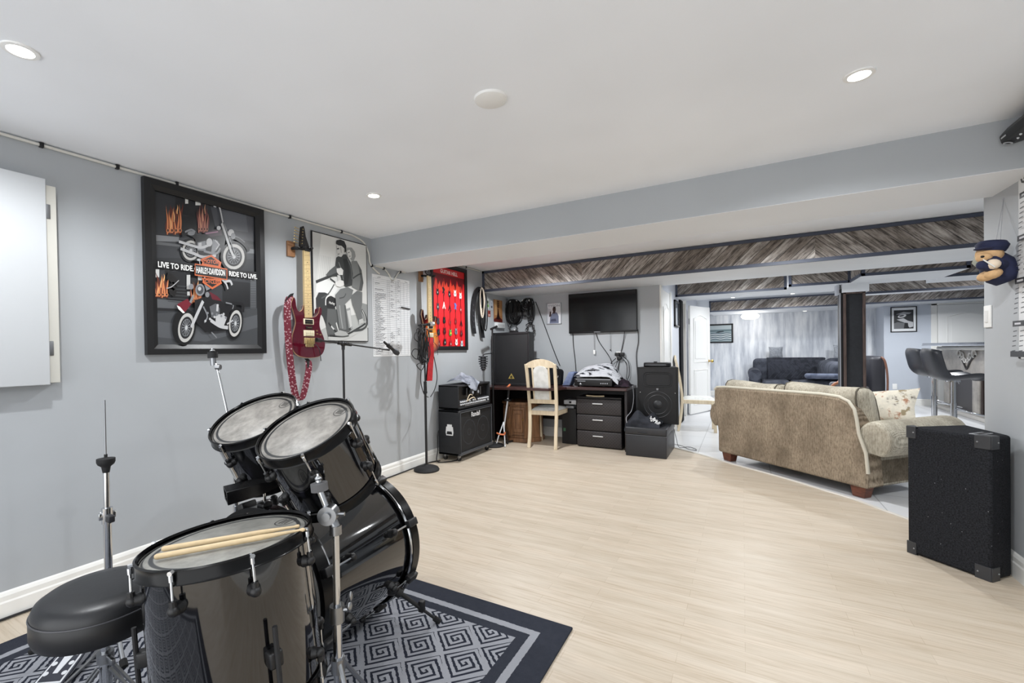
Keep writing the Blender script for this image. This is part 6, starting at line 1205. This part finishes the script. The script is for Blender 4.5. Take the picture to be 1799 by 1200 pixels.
def pad(x0, x1, y0, y1, z0, z1, mat, nm, puff=.05, lean=0, n=14):
    m = MB(mat); V = []; F = []
    def pt(u, v, top):
        e = max(0, (1-abs(u)**5)*(1-abs(v)**5)); z = (z1-.03+puff*e**.5 if top else z0+.02-.02*e**.5); return (x0+(x1-x0)*(u+1)/2*1.0, y0+(y1-y0)*(v+1)/2+lean*(z-z0), z)
    for top in (0, 1):
        o = len(V)
        for j in range(n):
            for i in range(n): V.append(pt(2*i/(n-1)-1, 2*j/(n-1)-1, top))
        for j in range(n-1):
            for i in range(n-1): q = (o+j*n+i, o+j*n+i+1, o+(j+1)*n+i+1, o+(j+1)*n+i); F.append(q if top else q[::-1])
    N2 = n*n
    for i in range(n-1):
        for a, b in ((i, i+1), ((n-1)*n+i+1, (n-1)*n+i), ((i+1)*n, i*n), (i*n+n-1, (i+1)*n+n-1)): F.append((a, b, N2+b, N2+a))
    m.add(V, F); return m.build(nm, parent=t, smooth=70)
hw = (SW-.26)/2
for k in (0, 1): pad(.13+k*hw+.004, .13+(k+1)*hw-.004, .30, SD-.02, .30, .46, SOFA_C, 'seat_cushion', .04)
def back_cushion(x0, x1, zt_, nm):
    m = MB(SOFA_C); V = []; n, k = 15, 16
    for i in range(n):
        u = i/(n-1); e = (1-abs(2*u-1)**6)**.5; x = x0+(x1-x0)*u
        for j in range(k):
            a = 2*PI*j/k; cy, cz = .25, (zt_+.44)/2; ry, rz = .105*e+.035, (zt_-.44)/2*(.86+.14*e)
            y = cy+ry*math.copysign(abs(math.cos(a))**.7, math.cos(a)); z = cz+rz*math.copysign(abs(math.sin(a))**.6, math.sin(a))+.012*math.sin(5*u+a); V.append((x, y-.10*((z-.44)/.4), z))
    m.add(V, [(i*k+j, i*k+(j+1) % k, i*k+k+(j+1) % k, i*k+k+j) for i in range(n-1) for j in range(k)]+[tuple(range(k))[::-1], tuple((n-1)*k+j for j in range(k))]); c = m.build(nm, parent=t, smooth=70)
    [MB(M((92, 86, 74), .8)).tube([Vector(V[i*k+j]) for j in range(k)], .006, 6, closed=True).build('seam', parent=c) for i in (1, n-2)]
back_cushion(.0, .655, .845, 'back_cushion'); back_cushion(.66, 1.36, .865, 'back_cushion')
LEG = NT('red_brown_wood'); LEG.set(.4); _v = LEG.coord(); LEG.col(ramp(LEG, LEG.noise(LEG.mapped(_v, (6, 6, 22)), 3, 3), [(.3, lin((82, 44, 30))), (.7, lin((116, 66, 46)))])); LEG = LEG.m
for x in (.03, SW-.14):
    for y in (.02, SD-.13): m = MB(LEG); a = .012; m.add([(x+a, y+a, 0), (x+.11-a, y+a, 0), (x+.11-a, y+.09, 0), (x+a, y+.09, 0), (x, y, .09), (x+.115, y, .09), (x+.115, y+.10, .09), (x, y+.10, .09)], [(0, 3, 2, 1), (4, 5, 6, 7), (0, 1, 5, 4), (1, 2, 6, 5), (2, 3, 7, 6), (3, 0, 4, 7)]); m.build('leg', parent=t, smooth=0, bevel=.004)
# patterned throw pillow lying on the seat against the right arm
def floral():
    nt = NT('floral_pillow_fabric'); nt.set(.85, spec=.15); v = nt.coord(); n = nt.noise(v, 9, 4, .7); n2 = nt.noise(nt.mapped(v, loc=(4, 2, 1)), 13, 4)
    c = ramp(nt, n, [(.36, lin((96, 88, 84))), (.44, lin((206, 200, 186))), (.6, lin((220, 212, 196))), (.68, lin((170, 128, 104)))]); nt.col(nt.mix(ramp(nt, n2, [(.6, (0, 0, 0, 1)), (.66, (1, 1, 1, 1))]), c, lin((150, 136, 110)))); return nt.m
def pillow(name, label, loc, w, h, d, mat, rot, group=None):
    p = thing(name, label, 'cushion', loc, 0, group); p.rotation_euler = rot; m = MB(mat); n = 14; V = []
    for s_ in (1, -1):
        for j in range(n):
            for i in range(n):
                u, v = 2*i/(n-1)-1, 2*j/(n-1)-1; e = max(0, (1-u*u)*(1-v*v)); k = 1-.10*(1-abs(u))*(abs(v)**3)-.0; k2 = 1-.10*(1-abs(v))*(abs(u)**3); V.append((u*w/2*k2, v*h/2*k, s_*d/2*e**.42))
    m.add(V, [q for o in (0, n*n) for j in range(n-1) for i in range(n-1) for q in [((o+j*n+i, o+j*n+i+1, o+(j+1)*n+i+1, o+(j+1)*n+i) if o == 0 else (o+j*n+i, o+(j+1)*n+i, o+(j+1)*n+i+1, o+j*n+i+1))]]); m.build('cover', parent=p, smooth=80); return p
o = Vector((-.232, 5.462, 0)); pc = o+U*1.16+N*.60
pillow('throw_pillow', 'floral patterned throw pillow leaning on the right arm of the taupe sofa', (pc.x, pc.y, .655), .50, .34, .17, floral(), (math.radians(58), math.radians(-9), -.62))

# ---- carpet-covered wedge speaker by the right wall
CAR = NT('black_speaker_carpet'); CAR.set(.95, spec=.12); _v = CAR.coord(); _n = CAR.noise(_v, 160, 3, .7); _s = CAR.n('ShaderNodeTexVoronoi'); _s.inputs['Scale'].default_value = 26; CAR.l(_v, _s.inputs['Vector'])
_c = ramp(CAR, _n, [(.35, lin((24, 25, 27))), (.62, lin((46, 47, 51)))]); CAR.col(CAR.mix(ramp(CAR, _s.outputs[0], [(.035, (1, 1, 1, 1)), (.055, (0, 0, 0, 1))]), _c, lin((150, 152, 156)))); CAR.bump(_n, .6, .004); CAR = CAR.m
A_, B_, D_, E_ = Vector((.812, 3.492, 0)), Vector((1.066, 3.238, 0)), Vector((1.178, 3.36, 0)), Vector((1.118, 3.70, 0))
t = thing('floor_monitor', 'black carpet-covered wedge speaker cabinet standing on end by the right wall', 'loudspeaker', A_)
P4 = [(p.x-A_.x, p.y-A_.y) for p in (A_, B_, D_, E_)]
MB(CAR).prism(P4, (0, 0, 0), (1, 0, 0), (0, 1, 0), .003, .727).build('body', parent=t, smooth=40, bevel=.014)
CAPM = M((58, 59, 62), .4, .2, name='grey_corner_cap'); b = B_-A_; u_ = b.normalized(); d_ = (D_-B_).normalized(); n1 = Vector((u_.y, -u_.x, 0)); n2 = Vector((d_.y, -d_.x, 0))
for z0, z1 in ((.0, .07), (.665, .731)):
    m = MB(CAPM).prism([(0, z0), (.062, z0), (.062, z1), (0, z1)], b+n1*.0, -u_, (0, 0, 1), -.004, .004).prism([(0, z0), (.062, z0), (.062, z1), (0, z1)], b, d_, (0, 0, 1), -.004, .004)
    m.prism([(0, 0), (.062, 0), (.062*.75, .05), (0, .06)], b+Vector((0, 0, z0 if z0 < .1 else z1)), -u_, d_, -.002, .002); m.use(STEEL)
    for q in (b-u_*.05+n1*.004, b+d_*.05+n2*.004): m.ball(q+Vector((0, 0, (z0+z1)/2)), .005, 8)
    m.build('corner_cap', parent=t, bevel=.003)
    m = MB(CAPM).prism([(0, z0), (.045, z0), (.045, z1), (0, z1)], (0, 0, 0), u_, (0, 0, 1), -.004, .004); m.prism([(0, 0), (.055, 0), (0, .05)], (0, 0, z0 if z0 < .1 else z1), u_, (E_-A_).normalized(), -.002, .002); m.use(STEEL).ball(u_*.035+n1*.004+Vector((0, 0, (z0+z1)/2)), .005, 8); m.build('corner_cap', parent=t, bevel=.003)
hc = (B_+D_)/2-A_+(E_-D_)*.28-d_*.055; hu = (E_-D_).normalized(); MB(M((170, 172, 176), .35, .5)).prism([(-.055, -.022), (.055, -.022), (.055, .022), (-.055, .022)], hc+Vector((0, 0, .7275)), d_, Vector((0, 0, 1)).cross(d_), -.001, .003).build('handle_plate', parent=t, bevel=.001); MB(BLKM).prism([(-.045, -.014), (.045, -.014), (.045, .008), (-.045, .008)], hc+Vector((0, 0, .7305)), d_, Vector((0, 0, 1)).cross(d_), 0, .001).build('handle_recess', parent=t)

# ---- right wall fittings
t = thing('light_switch', 'white rocker light switch on the right wall below the plush bear', 'light switch', (XR, 3.665, 1.35)); MB(WHT).box((-.008, -.04, -.062), (0, .04, .062), .003).build('plate', parent=t); MB(M((222, 222, 220), .35)).box((-.013, -.016, -.033), (-.007, .016, .033), .002).build('rocker', parent=t)
class RPrint(Print):      # sheet on the right wall, facing -X; u runs to the right as seen
    def pt(s, p): return Vector((s.X-s.k*.00015, *s.q(*p)))
    def text(s, rgb, txt, c, size, span=None, bold=.02, align='CENTER'):
        s.k += 1; s.m.use(M(rgb, .4)); s.m.text(txt, size, s.pt(c), (0, -1, 0), (0, 0, 1), 0, bold=bold, width=span, align=align); return s
t = thing('wall_chart', 'tall white chart with black bars and dashes at the right edge of the view', 'poster', (XR, 0, 0)); y1, y0, z0, z1 = 3.335, 2.70, 1.12, 2.06
MB(M((226, 227, 228), .25)).box((-.003, y0, z0), (0, y1, z1)).build('sheet', parent=t); MB(BLK).ball((-.004, y1-.01, z1-.005), .006, 8).ball((-.004, y1-.01, z0+.005), .006, 8).build('pin', parent=t)
P = RPrint(-.0035, lambda u, v: (y1-u*(y1-y0), z0+v*(z1-z0)))
P.text((30, 30, 34), 'GU', (.03, .945), .075, None, .03, 'LEFT')
for k in range(4):
    v = .875-.225*k; P.shape((34, 34, 38), [(.02, v-.03), (.97, v-.03), (.97, v), (.02, v)]); P.shape((200, 200, 204), [(.05, v-.02), (.14, v-.02), (.14, v-.01), (.05, v-.01)])
    for r_ in range(6):
        for c_ in range(9): P.shape((60, 62, 66), [(.03+.105*c_, v-.058-.026*r_), (.085+.105*c_, v-.055-.026*r_), (.085+.105*c_, v-.050-.026*r_), (.03+.105*c_, v-.053-.026*r_)])
P.shape((34, 34, 38), [(.02, .01), (.97, .01), (.97, .04), (.02, .04)])
P.m.build('print', parent=t, smooth=0)
# plush bear in navy cap and jacket hanging on a thread
FUR = M((206, 168, 124), .95, noise=.1, nscale=60, bump=.6, name='tan_plush'); NAV = M((30, 36, 66), .85, noise=.15, nscale=40, name='navy_felt'); CRMF = M((226, 208, 186), .95)
BO = Vector((1.12, 3.38, 1.60)); t = thing('plush_bear', 'small tan plush bear in navy cap and jacket hanging by thread on right wall', 'plush toy', BO)
q = lambda x, y, dy=0: py(x, y, 3.38+dy)-BO
m = MB(FUR).ball(q(1738, 448), (.052, .05, .048), 20).ball(q(1729, 453, -.035), (.032, .03, .026), 14); m.build('head', parent=t, smooth=80)
MB(BLK).ball(q(1726, 451, -.06), (.008, .008, .006), 10).build('nose', parent=t)
for x, y, dy in ((1723, 446, .0), (1750, 441, .03)): MB(FUR).ball(q(x, y, dy), (.022, .012, .022), 12).build('ear', parent=t, smooth=80)
m = MB(NAV).lathe([(0, .045), (.05, .04), (.062, .022), (.056, 0), (.05, -.012), (.0, -.012)], q(1742, 438), (.1, 0, 1), 24).ball(q(1730, 437, -.03), (.042, .035, .008), 14); m.build('cap', parent=t, smooth=60)
m = MB(NAV).lathe([(0, -.10), (.05, -.095), (.072, -.06), (.068, 0), (.05, .05), (.03, .075), (0, .08)], q(1751, 466, .03), (-.38, 0, .72), 24); m.build('jacket', parent=t, smooth=80)
m = MB(NAV).tube([q(1746, 460, -.03), q(1736, 468, -.06), q(1726, 466, -.07)], [.034, .03, .022], 12).ball(q(1725, 466, -.07), .023, 12); m.build('sleeve', parent=t, smooth=60)
MB(NAV).tube([q(1757, 466, -.02), q(1750, 464, -.05)], [.032, .028], 12).build('sleeve', parent=t, smooth=60)
MB(CRMF).ball(q(1745, 464, -.075), (.028, .026, .026), 14).build('paw', parent=t, smooth=80)
for x, y, dy in ((1733, 485, -.01), (1744, 481, -.04)): MB(FUR).ball(q(x, y, dy), (.036, .045, .026), 14, Matrix.Rotation(-.35, 4, 'Y')).build('leg', parent=t, smooth=80)
MB(M((226, 226, 222), .5)).tube([q(1727, 456, -.10), q(1748, 469, -.10)], .003, 8).build('strap', parent=t)
nt = NT('clear_wing_film'); nt.set(.25); nt.col(lin((206, 210, 196))); nt.b.inputs['Alpha'].default_value = .5
m = MB(nt.m); m.add([q(1723, 444), q(1711, 452), q(1707, 463), q(1716, 471), q(1728, 476), q(1727, 458)], [(0, 1, 2, 3, 4, 5)]); wg = m.build('wing', parent=t); wg.modifiers.new('thickness', 'SOLIDIFY').thickness = .003
nl = px(1763, 350, XR)-BO; MB(M((170, 172, 178), .6)).tube([q(1748, 434), nl], .0012, 5).tube([q(1756, 440), nl], .0012, 5).ball(nl, .006, 8).build('thread', parent=t)
# black bar device under the ceiling on the right wall
t = thing('wall_bar', 'black angular bar device mounted high on the right wall under the ceiling', 'wall device', (XR, 3.095, 2.155))
pr = [(-.02, .05), (-.12, .055), (-.152, .012), (-.145, -.024), (-.112, -.031), (-.02, -.01)]
m = MB(BLK).prism(pr, (0, .0, 0), (1, 0, 0), (0, 0, 1), 0, .95); m.build('housing', parent=t, smooth=0, bevel=.008)
m = MB(M((190, 192, 196), .35, .4)).lathe([(.010, 0), (.016, .002), (.016, .004), (.010, .004)], (-.131, -.03, -.029), (-.3, 0, -1), 18); m.build('bolt_ring', parent=t); MB(M((200, 202, 206), .4)).ball((-.12, -.085, -.031), .005, 8).ball((-.128, -.13, -.030), .005, 8).box((-.1515, -.06, -.004), (-.147, -.02, .002)).build('screw', parent=t); MB(BLK).box((-.03, -.5, -.005), (0, -.3, .04), .004).build('bracket', parent=t)
# ================================================================== FAR ROOM
# dark clad column with brown edges
t = thing('column', 'black-panelled column with brown wooden edges standing behind the sofa', 'column', (1.11, 7.30, 0))
BRW = NT('dark_brown_edge'); BRW.set(.4); _v = BRW.coord(); BRW.col(ramp(BRW, BRW.noise(BRW.mapped(_v, (20, 20, 1.5)), 3, 3), [(.3, lin((56, 42, 38))), (.7, lin((104, 86, 78)))])); BRW = BRW.m
h = 1.868
MB(M((34, 35, 39), .75, noise=.18, nscale=30, name='black_panel')).box((.02, .02, 0), (.20, .20, h-.008)).build('panel', parent=t)
m = MB(BRW); 
for x, y in ((0, 0), (.19, 0), (0, .19), (.19, .19)): m.box((x, y, 0), (x+.028, y+.028, h), .003)
m.box((0, 0, h-.02), (.218, .02, h), .002).box((0, 0, h-.02), (.02, .218, h), .002); m.build('edge_trim', parent=t, smooth=0)
MB(M((26, 26, 29), .5)).box((-.03, .03, .0), (.0, .20, h+.05), .003).build('side_board', parent=t); MB(M((150, 152, 158), .4)).box((-.034, .02, 0), (-.024, .032, h), .002).build('edge_strip', parent=t)
MB(SOFFIT).box((-.012, -.012, h), (.25, .25, ZS)).build('capital', parent=t); MB(M((190, 194, 202), .6)).box((-.06, .05, h-.02), (-.034, .2, ZS)).build('side_block', parent=t)

# ---- pictures
def wall_frame(name, label, x0, x1, z0, z1, y, fw, fmat, cat='picture'):
    t = thing(name, label, cat, (0, y, 0)); m = MB(fmat)
    for a, b in (((x0, -.022, z0), (x1, 0, z0+fw)), ((x0, -.022, z1-fw), (x1, 0, z1)), ((x0, -.022, z0), (x0+fw, 0, z1)), ((x1-fw, -.022, z0), (x1, 0, z1))): m.box(a, b, .003)
    m.build('frame', parent=t); MB(M((226, 228, 230), .5)).box((x0+.004, -.008, z0+.004), (x1-.004, 0, z1-.004)).build('mount', parent=t); return t
t = wall_frame('framed_picture', 'black-framed picture of breaking sea waves beside the open white door', -.72, -.185, 1.305, 1.77, YF, .035, BLK)
P = BPrint(-.0085, lambda u, v: (-.685+u*.465, 1.34+v*.395))
P.shape((150, 166, 172), [(0, 0), (1, 0), (1, 1), (0, 1)]); P.shape((178, 190, 194), [(0, .75), (1, .75), (1, 1), (0, 1)]); P.shape((104, 124, 130), [(0, .60), (1, .62), (1, .75), (0, .72)]); P.shape((44, 56, 62), [(.25, .56), (.4, .64), (.62, .66), (.66, .6), (.4, .54)])
for k in range(7): P.line((216, 222, 224) if k % 2 else (84, 104, 112), [(.02, .10+.065*k), (.25, .16+.06*k), (.5, .09+.065*k), (.75, .15+.062*k), (.98, .1+.066*k)], .05, 4)
P.m.build('print', parent=t, smooth=0)
t = wall_frame('framed_picture', 'black-framed black and white photograph on the far grey wall', 2.56, 2.95, 1.445, 1.945, YG, .016, BLK)
P = BPrint(-.0085, lambda u, v: (2.61+u*.29, 1.51+v*.37))
P.shape((40, 41, 44), [(0, 0), (1, 0), (1, 1), (0, 1)]); P.shape((150, 151, 154), [(.1, .78), (.5, .9), (.9, .85), (.8, .78), (.4, .74)]); P.disc((206, 206, 208), (.42, .68), .22, .09, .2); P.disc((90, 91, 94), (.40, .69), .13, .05, .2); P.shape((196, 196, 198), [(.15, .50), (.5, .56), (.72, .42), (.98, .34), (.98, .1), (.8, .05), (.6, .3), (.3, .42)]); P.shape((110, 111, 114), [(.0, .0), (.5, 0), (.55, .3), (.2, .36), (0, .3)]); P.shape((24, 25, 27), [(.55, 0), (.75, 0), (.72, .3), (.58, .32)])
P.m.build('print', parent=t, smooth=0)
t = thing('framed_picture', 'narrow dark-framed glass picture on the side wall, seen nearly edge on', 'picture', (XS, 0, 0)); a, b, z0, z1 = 7.24, 7.72, 1.52, 1.915
m = MB(BLK)
for p, q_ in (((0, a, z0), (.028, b, z0+.025)), ((0, a, z1-.025), (.028, b, z1)), ((0, a, z0), (.028, a+.03, z1)), ((0, b-.03, z0), (.028, b, z1))): m.box(p, q_, .003)
m.build('frame', parent=t); G = NT('picture_glass'); G.col(lin((150, 158, 170))); G.set(.06, spec=.8); MB(G.m).box((.0, a+.02, z0+.02), (.012, b-.02, z1-.02)).build('print_glass', parent=t)

# ---- dark grey sectional sofa along the far wall
GRY = cloth_mat('charcoal_upholstery', (74, 77, 86), (54, 57, 65), 6); GRY2 = cloth_mat('quilted_dark_grey', (56, 58, 66), (42, 44, 50), 14)
t = thing('sectional_sofa', 'dark grey sectional sofa with quilted throw along the far wall', 'sofa', (.18, 12.50, 0))
def soft(a, b, nm, mat=GRY, r=.06, par=None): return MB(mat).box(a, b, r).build(nm, parent=par or t, smooth=60)
soft((0, -.92, .05), (1.84, -.06, .30), 'base', GRY, .03)
for k in range(3): soft((.17+.55*k, -.95, .28), (.17+.55*(k+1)-.01, -.30, .46), 'seat_cushion')
for k in range(4): soft((.03+.45*k, -.36, .40), (.03+.45*(k+1)-.008, -.08, .93), 'back_cushion', GRY, .09)
soft((-.05, -.95, .05), (.16, -.1, .56), 'armrest', GRY, .09); MB(GRY).tube([(.055, -.96, .58), (.055, -.14, .60)], .125, 18).build('arm_pad', parent=t, smooth=60)
q_ = soft((.30, -.40, .44), (1.36, -.335, .91), 'quilted_throw', GRY2, .03); MB(GRY2).box((.30, -.37, .90), (1.36, -.05, .945), .02).build('throw_top', parent=t, smooth=60)
m = MB(M((70, 73, 81), .9, name='quilt_stitching'))
for k in range(10): x = .34+.1*k; m.tube([(x, -.404, .50), (x+.12, -.404, .66), (x, -.404, .82)], .003, 5)
m.build('stitching', parent=q_)
soft((.85, -2.3, .05), (1.46, -.9, .30), 'chaise_base', GRY, .03); soft((.80, -2.3, .28), (1.20, -.9, .50), 'chaise_seat', GRY, .08); soft((1.18, -2.3, .30), (1.47, -.5, .90), 'chaise_back', GRY, .12); soft((.76, -2.45, .05), (1.47, -2.22, .60), 'chaise_arm', GRY, .11)
pillow('back_cushion_loose', 'grey square cushion perched on the far sofa, left one of the two', (.66, 12.36, 1.055), .27, .27, .10, cloth_mat('pale_grey_weave', (138, 142, 148), (120, 124, 131), 30), (PI/2-.12, 0, .0), 'grey cushions on the far sofa')
pillow('back_cushion_loose', 'pale grey cushion on the far sofa beside the dark column', (1.87, 12.34, 1.06), .34, .30, .10, cloth_mat('pale_grey_weave_b', (150, 154, 160), (134, 138, 145), 30), (PI/2-.12, 0, -.1), 'grey cushions on the far sofa')
t = thing('throw_blanket', 'grey blue blanket folded over the chaise arm of the far sofa', 'blanket', (.98, 9.98, .605)); MB(cloth_mat('slate_blanket', (92, 98, 114), (66, 72, 88), 9)).box((0, 0, 0), (.62, .28, .09), .04).build('folded_cloth', parent=t, smooth=60)
# bentwood chair and small dark armchair by the column
t = thing('bentwood_chair', 'low chair with curved orange wood arms in front of the far sofa', 'chair', (1.20, 8.85, 0)); BW = M((176, 116, 82), .35, name='orange_bentwood')
for dx in (0, .30): MB(BW).tube(spline([(dx+.02, .55, .02), (dx, -.0, .02), (dx-.02, -.06, .12), (dx-.02, -.04, .5), (dx+.03, .0, .60), (dx+.1, .1, .615), (dx+.16, .55, .60)], 6), .022, 10).build('arm_frame', parent=t, smooth=60)
MB(cloth_mat('grey_seat_cloth', (120, 122, 128), (96, 98, 104))).box((.02, .0, .34), (.40, .55, .43), .04).build('seat', parent=t, smooth=60); MB(cloth_mat('grey_seat_cloth', (120, 122, 128), (96, 98, 104))).box((.04, .52, .40), (.40, .62, .60), .04).build('backrest', parent=t, smooth=60)
t = thing('armchair', 'dark leather armchair partly hidden behind the column beside the grey wall', 'armchair', (1.68, 10.35, 0)); soft((0, 0, .12), (.46, .6, .46), 'seat', M((70, 66, 68), .5), .06, t); soft((.24, -.06, .30), (.46, .62, 1.0), 'backrest', M((44, 44, 50), .5), .07, t); MB(M((120, 84, 70), .4)).tube(spline([(.46, -.07, .1), (.47, -.08, .6), (.44, -.08, .9), (.39, -.06, .99)], 5), .016, 8).build('side_rail', parent=t)
for x in (.06, .40):
    for y in (.05, .55): MB(M((60, 44, 38), .4)).cyl((x, y, 0), (x, y, .13), .02, n=10).build('leg', parent=t)
t = thing('wall_socket', 'white wall socket low on the far grey wall near the column', 'socket', (2.62, YG, .36)); MB(WHT).box((-.035, -.006, -.055), (.035, 0, .055), .002).build('plate', parent=t)

# ---- bar counter: front faces -X
t = thing('bar_counter', 'grey stone bar counter with carved scroll ornament behind the two stools', 'bar', (3.22, 0, 0))
STN = NT('mottled_taupe_stone'); STN.set(.35); _v = STN.coord(); STN.col(ramp(STN, STN.noise(_v, 4, 6, .65), [(.3, lin((128, 122, 116))), (.7, lin((186, 180, 172)))])); STN = STN.m
TOPM = NT('dark_gloss_top'); TOPM.set(.15, coat=.6); TOPM.col(lin((58, 62, 72))); TOPM = TOPM.m
m = MB(TOPM); pts = [(-.36, 8.2), (-.36, 11.3), (-.30, 11.6), (-.15, 11.75), (.5, 11.78), (.5, 8.2)]; m.prism(pts, (0, 0, 0), (1, 0, 0), (0, 1, 0), 1.18, 1.215); m.use(M((190, 194, 202), .25, .5)); m.prism([(a*1.0-.004 if a < 0 else a, b) for a, b in pts], (0, 0, 0), (1, 0, 0), (0, 1, 0), 1.165, 1.18); m.build('counter_top', parent=t, smooth=30)
MB(STN).box((0, 8.4, .70), (.45, 11.72, 1.165), .01).build('front_panel', parent=t); MB(M((70, 68, 70), .5)).box((.06, 8.4, 0), (.45, 11.72, .72)).build('recess', parent=t); MB(M((200, 198, 192), .4)).tube([(-.10, 8.4, 1.12), (-.10, 11.5, 1.12)], .03, 10).build('moulding', parent=t); MB(M((180, 176, 170), .4)).box((-.02, 8.4, .685), (.02, 11.72, .715), .006).build('lower_moulding', parent=t)
for y in (8.9, 10.3, 11.5): MB(STN).box((.0, y-.13, 0), (.10, y+.13, .70), .012).build('pilaster', parent=t); MB(M((56, 44, 40), .4)).box((.02, y-.19, 0), (.09, y-.13, .70), .006).build('pilaster_edge', parent=t)
MB(M((190, 186, 180), .4)).box((-.10, 8.4, .0), (.06, 11.72, .06), .008).build('plinth', parent=t)
m = MB(M((206, 204, 200), .35, name='carved_scroll')); dk = M((50, 48, 48), .4)
for s_ in (-1, 1):
    for R0, c_, a0 in ((.10, .28, 0), (.08, .16, 1.5), (.07, .06, 3.0)): m.use(M((206, 204, 200), .35)).tube([(-.012, 10.6+s_*(c_+R0*(1-i/16)*math.cos(a0+i*.45)), 1.02-.35*(.30-c_)+R0*(1-i/16)*math.sin(a0+i*.45)) for i in range(15)], .014, 6)
    m.use(dk).tube(spline([(-.01, 10.6+s_*.32, 1.0), (-.01, 10.6+s_*.18, .93), (-.01, 10.6+s_*.06, .82), (-.01, 10.6, .77)], 5), .014, 6)
m.build('scroll_ornament', parent=t, smooth=60)
# ---- bar stools
BSM = M((52, 54, 60), .35, name='dark_grey_leatherette')
def bar_stool(label, loc, rz):
    t = thing('bar_stool', label, 'bar stool', loc, rz, 'bar stools'); sh = .80
    sec = [(-.225, sh+.33), (-.235, sh+.28), (-.215, sh+.17), (-.185, sh+.06), (-.13, sh+.0), (-.03, sh-.012), (.08, sh+.005), (.17, sh+.012), (.215, sh-.005), (.235, sh-.04)]
    C_ = spline([(x, 0, z) for x, z in sec], 4); V = []; K = 12; n = len(C_)
    for s_ in (0, 1):
        for i, p in enumerate(C_):
            tt = (C_[min(i+1, n-1)]-C_[max(i-1, 0)]).normalized(); nn = Vector((-tt.z, 0, tt.x)); f = i/(n-1); wd = .235*(.78+.22*math.sin(PI*min(1, f*1.4+.12)))*(1-.18*max(0, f-.8)/.2)
            for k in range(K+1): u = 2*k/K-1; V.append(p+Vector((0, u*wd, 0))-nn*(.05*s_)*(1-abs(u)**6*.7)+nn*(.045*u*u if f < .45 else .03*u*u))
    o = n*(K+1); F = []
    for i in range(n-1):
        for k in range(K): a = i*(K+1)+k; F += [(a, a+1, a+K+2, a+K+1), (o+a, o+a+K+1, o+a+K+2, o+a+1)]
    for i in range(n-1): a = i*(K+1); b = a+K; F += [(a, a+K+1, o+a+K+1, o+a), (b, o+b, o+b+K+1, b+K+1)]
    for k in range(K): F += [(k, o+k, o+k+1, k+1), ((n-1)*(K+1)+k, (n-1)*(K+1)+k+1, o+(n-1)*(K+1)+k+1, o+(n-1)*(K+1)+k)]
    MB(BSM).add(V, F).build('seat', parent=t, smooth=60)
    MB(CHROME).lathe([(0, .0), (.205, .0), (.205, .008), (.19, .016), (.06, .03), (.03, .05)], n=40).build('base', parent=t, smooth=40)
    MB(CHROME).cyl((0, 0, .03), (0, 0, .46), .03, n=20).build('lower_column', parent=t); MB(CHROME).cyl((0, 0, .45), (0, 0, sh-.055), .024, n=18).cyl((0, 0, sh-.075), (0, 0, sh-.05), .07, n=20).build('upper_column', parent=t)
    MB(CHROME).tube(spline([(.02, -.03, .40), (.10, -.15, .36), (.22, -.15, .33), (.26, 0, .32), (.22, .15, .33), (.10, .15, .36), (.02, .03, .40)], 5), .010, 8).build('footrest', parent=t, smooth=60)
    MB(STEEL).tube([(.05, .03, sh-.07), (.10, .14, sh-.08), (.12, .17, sh-.11)], .005, 6).build('lever', parent=t); return t
s1 = bar_stool('dark grey bar stool nearer the camera at the bar', (2.257, 7.83, 0), .10)
s2 = copy_tree(s1); s2['label'] = 'dark grey bar stool farther from the camera, left of its twin'; s2.location = (2.343, 8.81, 0); s2.rotation_euler = (0, 0, .14)
t = thing('extension_cable', 'black cord lying on the tiles by the side wall behind the cream chair', 'cable'); MB(CABLE).tube(spline([(-.84, 9.0, .006), (-.75, 9.3, .006), (-.5, 9.6, .006), (-.2, 9.7, .006)], 6), .008, 6).build('cord', parent=t)
